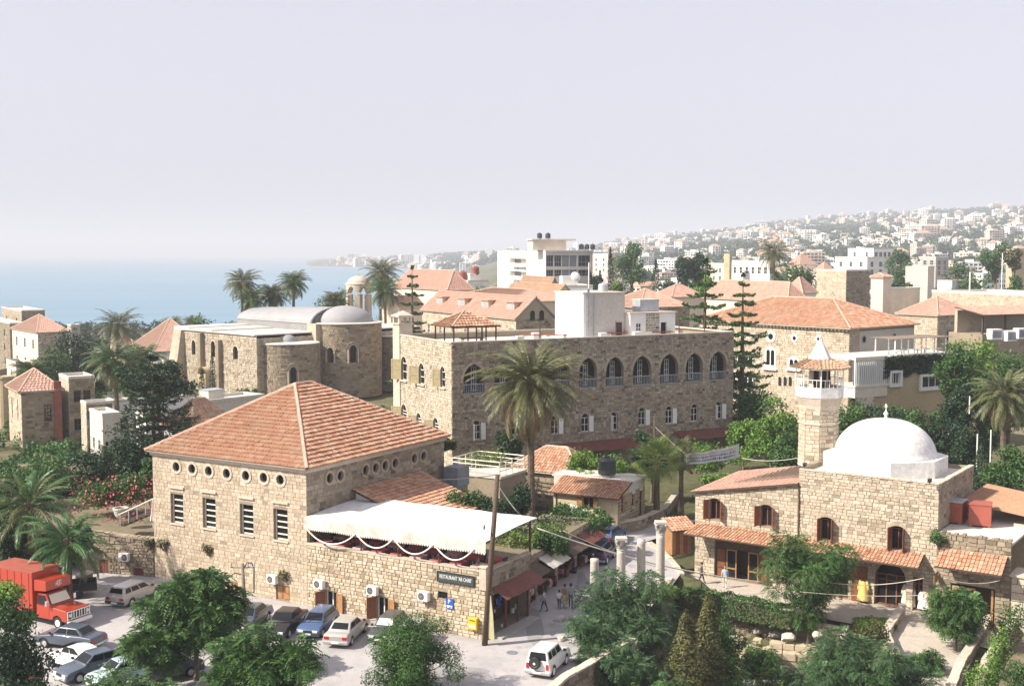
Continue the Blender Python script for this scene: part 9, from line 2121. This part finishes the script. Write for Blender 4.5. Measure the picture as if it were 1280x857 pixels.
# ================================================================== POLES, LINES, BANNER, SMALL THINGS
def pole(name,lb,px0,py0,px1,py1,z,r,mat='wood_pole',Y1=None):
 a=at_z(px0,py0,z); b=at_y(px1,py1,a.y+(Y1 or 0)); t=thing(name,lb,'pole',a); mb=MB(); mb.tube([(0,0,-.2),(b - a)*.5,b - a],[r*1.15,r,r*.8],8); mb.obj('shaft',M[mat],t,smooth=True); return t,a,b
t,PA,PB=pole('utility_pole','leaning wooden pole at the corner of the restaurant',605.5,806,622,593,0,.17,'wood_dk')
mb=MB(); mb.box(-.05,.05,-.35,.35,7.6,7.75); mb.obj('crossarm',M['wood_dk'],t)
mb=MB(); mb.prism([(.25,-.1,.5),(.65,-.2,.3),(.55,-.2,2.0),(.4,-.15,3.3),(.3,-.1,3.2)],(.02,.05,0)); o=mb.obj('hung_cloth',cloth('g_khaki',(.5,.46,.26)),t); o['label']='khaki cloth hung on the pole'
t,a,b=pole('utility_pole','wooden pole with a crossarm and curved pipes rising among the parked cars',308,800,303,704,0,.13)
d=b - a; mb=MB(); mb.tube([d+Vector((-.75,0,-.25)),d+Vector((.8,0,-.25))],.045,6); mb.obj('crossarm',M['grey_metal'],t)
for x,zz in ((-.75,0),(.35,0),(.75,0)): mb=MB(); mb.lathe([(.03,-.24),(.09,-.16),(.04,-.1),(.09,-.02),(.03,.06)],d+Vector((x,0,0)),8); mb.obj('insulator',M['marble'],t)
mb=MB(); mb.tube([d+Vector((.15,0,-.2)),d+Vector((.3,0,.05)),d+Vector((.6,0,.05)),d+Vector((.75,0,-.3)),d+Vector((.72,0,-1.9)),d+Vector((.1,0,-1.95))],.045,6); mb.obj('lamp_bracket',M['black'],t)
mb=MB(); mb.tube([d+Vector((-.1,0,-.7)),d+Vector((-.5,0,-.6)),d+Vector((-.9,0,-.9)),d+Vector((-1.0,0,-1.1))],.035,6); mb.obj('lamp_bracket',M['black'],t)
t,a,b=pole('thin_pole','thin wooden pole beside the fan palm holding one end of the banner',818,645,818,519,.1,.09,'wood_dk')
BP=b
# banner strung over the road
b0,b1=at_y(857,567,112),at_y(924,555,116); b2,b3=at_y(924,571.5,116),at_y(857.5,580.5,112)
t=thing('street_banner','white street banner with rows of small coloured writing strung above the road','banner',b0); o_=b0; mb=MB(); n=16
top=[b0.lerp(b1,i/n)+Vector((0,.12*math.sin(i*.9),-.12*math.sin(math.pi*i/n))) for i in range(n+1)]; bot=[b3.lerp(b2,i/n)+Vector((0,.18*math.sin(i*.9+.5),-.1*math.sin(math.pi*i/n))) for i in range(n+1)]
for i in range(n): mb.hexa([v - o_ for v in (bot[i],bot[i+1],top[i+1],top[i])],[v - o_+Vector((.0,-.02,0)) for v in (bot[i],bot[i+1],top[i+1],top[i])])
mb.obj('cloth',M['canvas'],t); rg=random.Random(3)
for row,col in ((.26,'car_blue'),(.52,'car_blue'),(.76,'cloth_pink')):
 mb=MB(); x=.06
 while x < .93:
  w=rg.uniform(.008,.028); i=int(x*n); f=x*n - i; A_=top[i].lerp(top[i+1],f); B_=bot[i].lerp(bot[i+1],f); i2=min(n - 1,int((x+w)*n)); f2=(x+w)*n - i2; C_=top[i2].lerp(top[i2+1],f2); D_=bot[i2].lerp(bot[i2+1],f2); hh=rg.uniform(.04,.1); off=Vector((0,-.035,0)) - o_
  mb.quad(B_.lerp(A_,row - hh)+off,D_.lerp(C_,row - hh)+off,D_.lerp(C_,row+hh)+off,B_.lerp(A_,row+hh)+off); x += w+rg.uniform(.004,.016)
 mb.obj('writing',M[col],t,kind='stuff',fix=False)
def cable(lb,a,b,sag,r,mat='cable'):
 a,b=Vector(a),Vector(b); mb=MB(); n=20; mb.tube([a.lerp(b,i/n) - a - Vector((0,0,sag*4*(i/n)*(1 - i/n))) for i in range(n+1)],r,5); o=mb.obj('cable',M[mat],smooth=True); o.location=a; tag(o,lb,'cable')
cable('thick pale cable slanting down across the alley from the restaurant terrace to the mosque court',at_y(672,660,86),at_y(962,728,93),.6,.055)
cable('thin dark cable running beside the thick pale one',at_y(704,663,88),at_y(880,722,96),.4,.03,'cable')
cable('pale line strung along the mosque shops, upper one',at_y(1040,728,84),at_y(1155,722,82),.3,.03)
cable('pale line strung along the mosque shops, lower one',at_y(1000,739,82),at_y(1190,741,80),.25,.02)
cable('pale line crossing in front of the right tiled canopy',at_y(1180,722,80),at_y(1250,725,82),.3,.03)
cable('dark wire from the leaning pole to the big house',PB,fA.W(6,-.1,8.6),.4,.025,'cable_dk')
cable('pale wire from the leaning pole down towards the palm trunk',PB - Vector((0,0,.6)),at_y(668,656,92),.4,.03)
cable('wire from the thin pole to the banner',BP - Vector((0,0,1.0)),b0,.1,.03)
cable('long pale wire from the banner to the minaret foot',b2,at_y(998,572,108),.3,.03)
t=thing('flower_pot','large white flower pot on the garden edge left of the big house','flower pot',at_y(151,646,96)); mb=MB(); mb.lathe([(.35,0),(.45,.15),(.58,.6),(.62,.65),(.62,.78),(.5,.78),(.48,.65),(.01,.62)],n=20); mb.obj('pot',M['concrete_lt'],t); mb=MB(); mb.lathe([(.47,.66),(.01,.68)],n=16); mb.obj('soil',M['wood_dk'],t)
# upper garden ground, steps with a rail
sheet('garden_terrace',[(v.x,v.y) for v in (fG.W(0,.4),fG.W(GL,.4),fA.W(.2,WA+.1),fA.W(12,WA+.2))]+[(-20,126),(-70,126),(-70,100)],min(zt0,zt1) - .12,'earth')
t=thing('stepped_rail','sloping timber stair with a pale handrail against the left corner of the big house','stair',fG.W(GL - 3.6,.9,3.6),fG.rot)
for i in range(7): mb=MB(); mb.box(i*.45,i*.45+.5,0,1.2,i*.2,i*.2+.2); mb.obj('tread',M['wood_dk'],t)
for y in (0,1.2): mb=MB(); mb.tube([(0,y,.9),(3.2,y,2.4)],.05,6); mb.obj('handrail',M['rope'],t)
for i in range(5): mb=MB(); mb.box(i*.75+.1,i*.75+.17,-.03,.03,i*.33,i*.33+.95); mb.obj('baluster',M['galv'],t)
t=thing('folded_parasol','folded red and white striped parasol at the left corner of the big house','parasol',fG.W(GL - .4,.6,3.7)); mb=MB(); mb.tube([(0,0,0),(0,0,2.3)],.04,6); mb.obj('pole',M['paint_w'],t)
for k in range(8): a=2*math.pi*k/8; b_=2*math.pi*(k+1)/8; mb=MB(); mb.add([(0,0,2.35),(.2*math.cos(a),.2*math.sin(a),.6),(.25*math.cos((a+b_)/2),.25*math.sin((a+b_)/2),.55),(.2*math.cos(b_),.2*math.sin(b_),.6)],[(0,1,2,3)]); mb.obj('panel',M['cloth_red' if k % 2 else 'canvas'],t,fix=False)
# stalls in the shaded alley: a tilted tarpaulin on poles
p=at_z(715,690,0); t=thing('alley_stall','sagging pale tarpaulin on poles over a stall in the shaded alley','stall',(p.x,p.y,0),R(60)); w,d=4.2,2.4
for x in (0,w):
 for y in (0,d): mb=MB(); mb.tube([(x,y,0),(x,y,2.7)],.05,6); mb.obj('post',M['wood_dk'],t)
mb=MB(); n=6
for i in range(n):
 for j in range(n): f=lambda u,v: (w*u,d*v,2.75+.35*v - .3*math.sin(math.pi*u)*math.sin(math.pi*v)); mb.hexa([f(i/n,j/n),f((i+1)/n,j/n),f((i+1)/n,(j+1)/n),f(i/n,(j+1)/n)],[tuple(Vector(f(a_,b_))+Vector((0,0,.03))) for a_,b_ in ((i/n,j/n),((i+1)/n,j/n),((i+1)/n,(j+1)/n),(i/n,(j+1)/n))])
mb.obj('tarpaulin',M['canvas_dirty'],t); mb=MB(); mb.box(.2,w - .2,.3,1.4,0,.9); mb.obj('counter',M['wood_dk'],t)
for i in range(6): mb=MB(); x=.4+i*.6; mb.box(x,x+.35,.4,.8,.9,1.15); mb.obj('wares',M[['cloth_red','canvas','wood_or','cloth_pink','sign_blue','paint_cream'][i]],t)
p=at_z(1152,610,8.0)
for i,(px,py) in enumerate(((1006,584),(1162,604))):
 q=fC.at(px,py,ZC+.15); t=thing('flood_light',('small black flood light on the mosque parapet beside the minaret','small black flood light at the right corner of the mosque parapet')[i],'lamp',fC.W(q[0],q[1],ZC+.14),fC.rot); mb=MB(); mb.box(-.18,.18,-.12,.12,.1,.38); mb.obj('housing',M['black'],t,bevel=.02); mb=MB(); mb.tube([(0,0,0),(0,0,.1)],.04,6); mb.obj('bracket',M['black'],t)
for i,(px,py0,py1,Y) in enumerate(((1238,570,537,116),(1253,572,530,117),(1221,576,542,115),(1041,545,530,116),(1212,505,495,124))):
 b_=at_y(px,py0,Y); h_=z_at(b_.x,b_.y,py1); mb=MB(); mb.tube([(0,0,-1),(0,0,h_ - b_.z)],.07,6); o=mb.obj('white_post',M['paint_w']); o.location=b_; tag(o,('thin white post left of the palm trunk behind the mosque','taller thin white post nearest the palm trunk behind the mosque','short white post among the trees right of the dome','white post beside the minaret shaft','stubby white post below the ivy house')[i],'post')
for i,(px,py0,py1,Y) in enumerate(((1252,360,316,300),(1212,362,340,260))):
 b_=at_y(px,py0,Y); h_=z_at(b_.x,b_.y,py1); mb=MB(); mb.tube([(0,0,-4),(0,0,h_ - b_.z)],.14,6); o=mb.obj('lamp_mast',M['paint_w']); o.location=b_; tag(o,('tall white lamp mast in front of the feathery tree at the right','short white mast above the long low stone house')[i],'mast')
for i,(px,py) in enumerate(((1243,418),(1262,420),(1276,417))):
 p=at_y(px,py,150); t=thing('roof_unit',('white box unit on the terrace at the right edge, left one','white box unit on the terrace at the right edge, middle one','white box unit at the very right edge of the terrace')[i],'air conditioner',p,R(20)); mb=MB(); mb.box(-.8,.8,-.5,.5,-.6,.7); mb.obj('casing',M['paint_w'],t,bevel=.03); mb=MB(); mb.box(-.7,.7,-.55,-.51,-.4,.5); mb.obj('grille',M['grey_metal'],t)
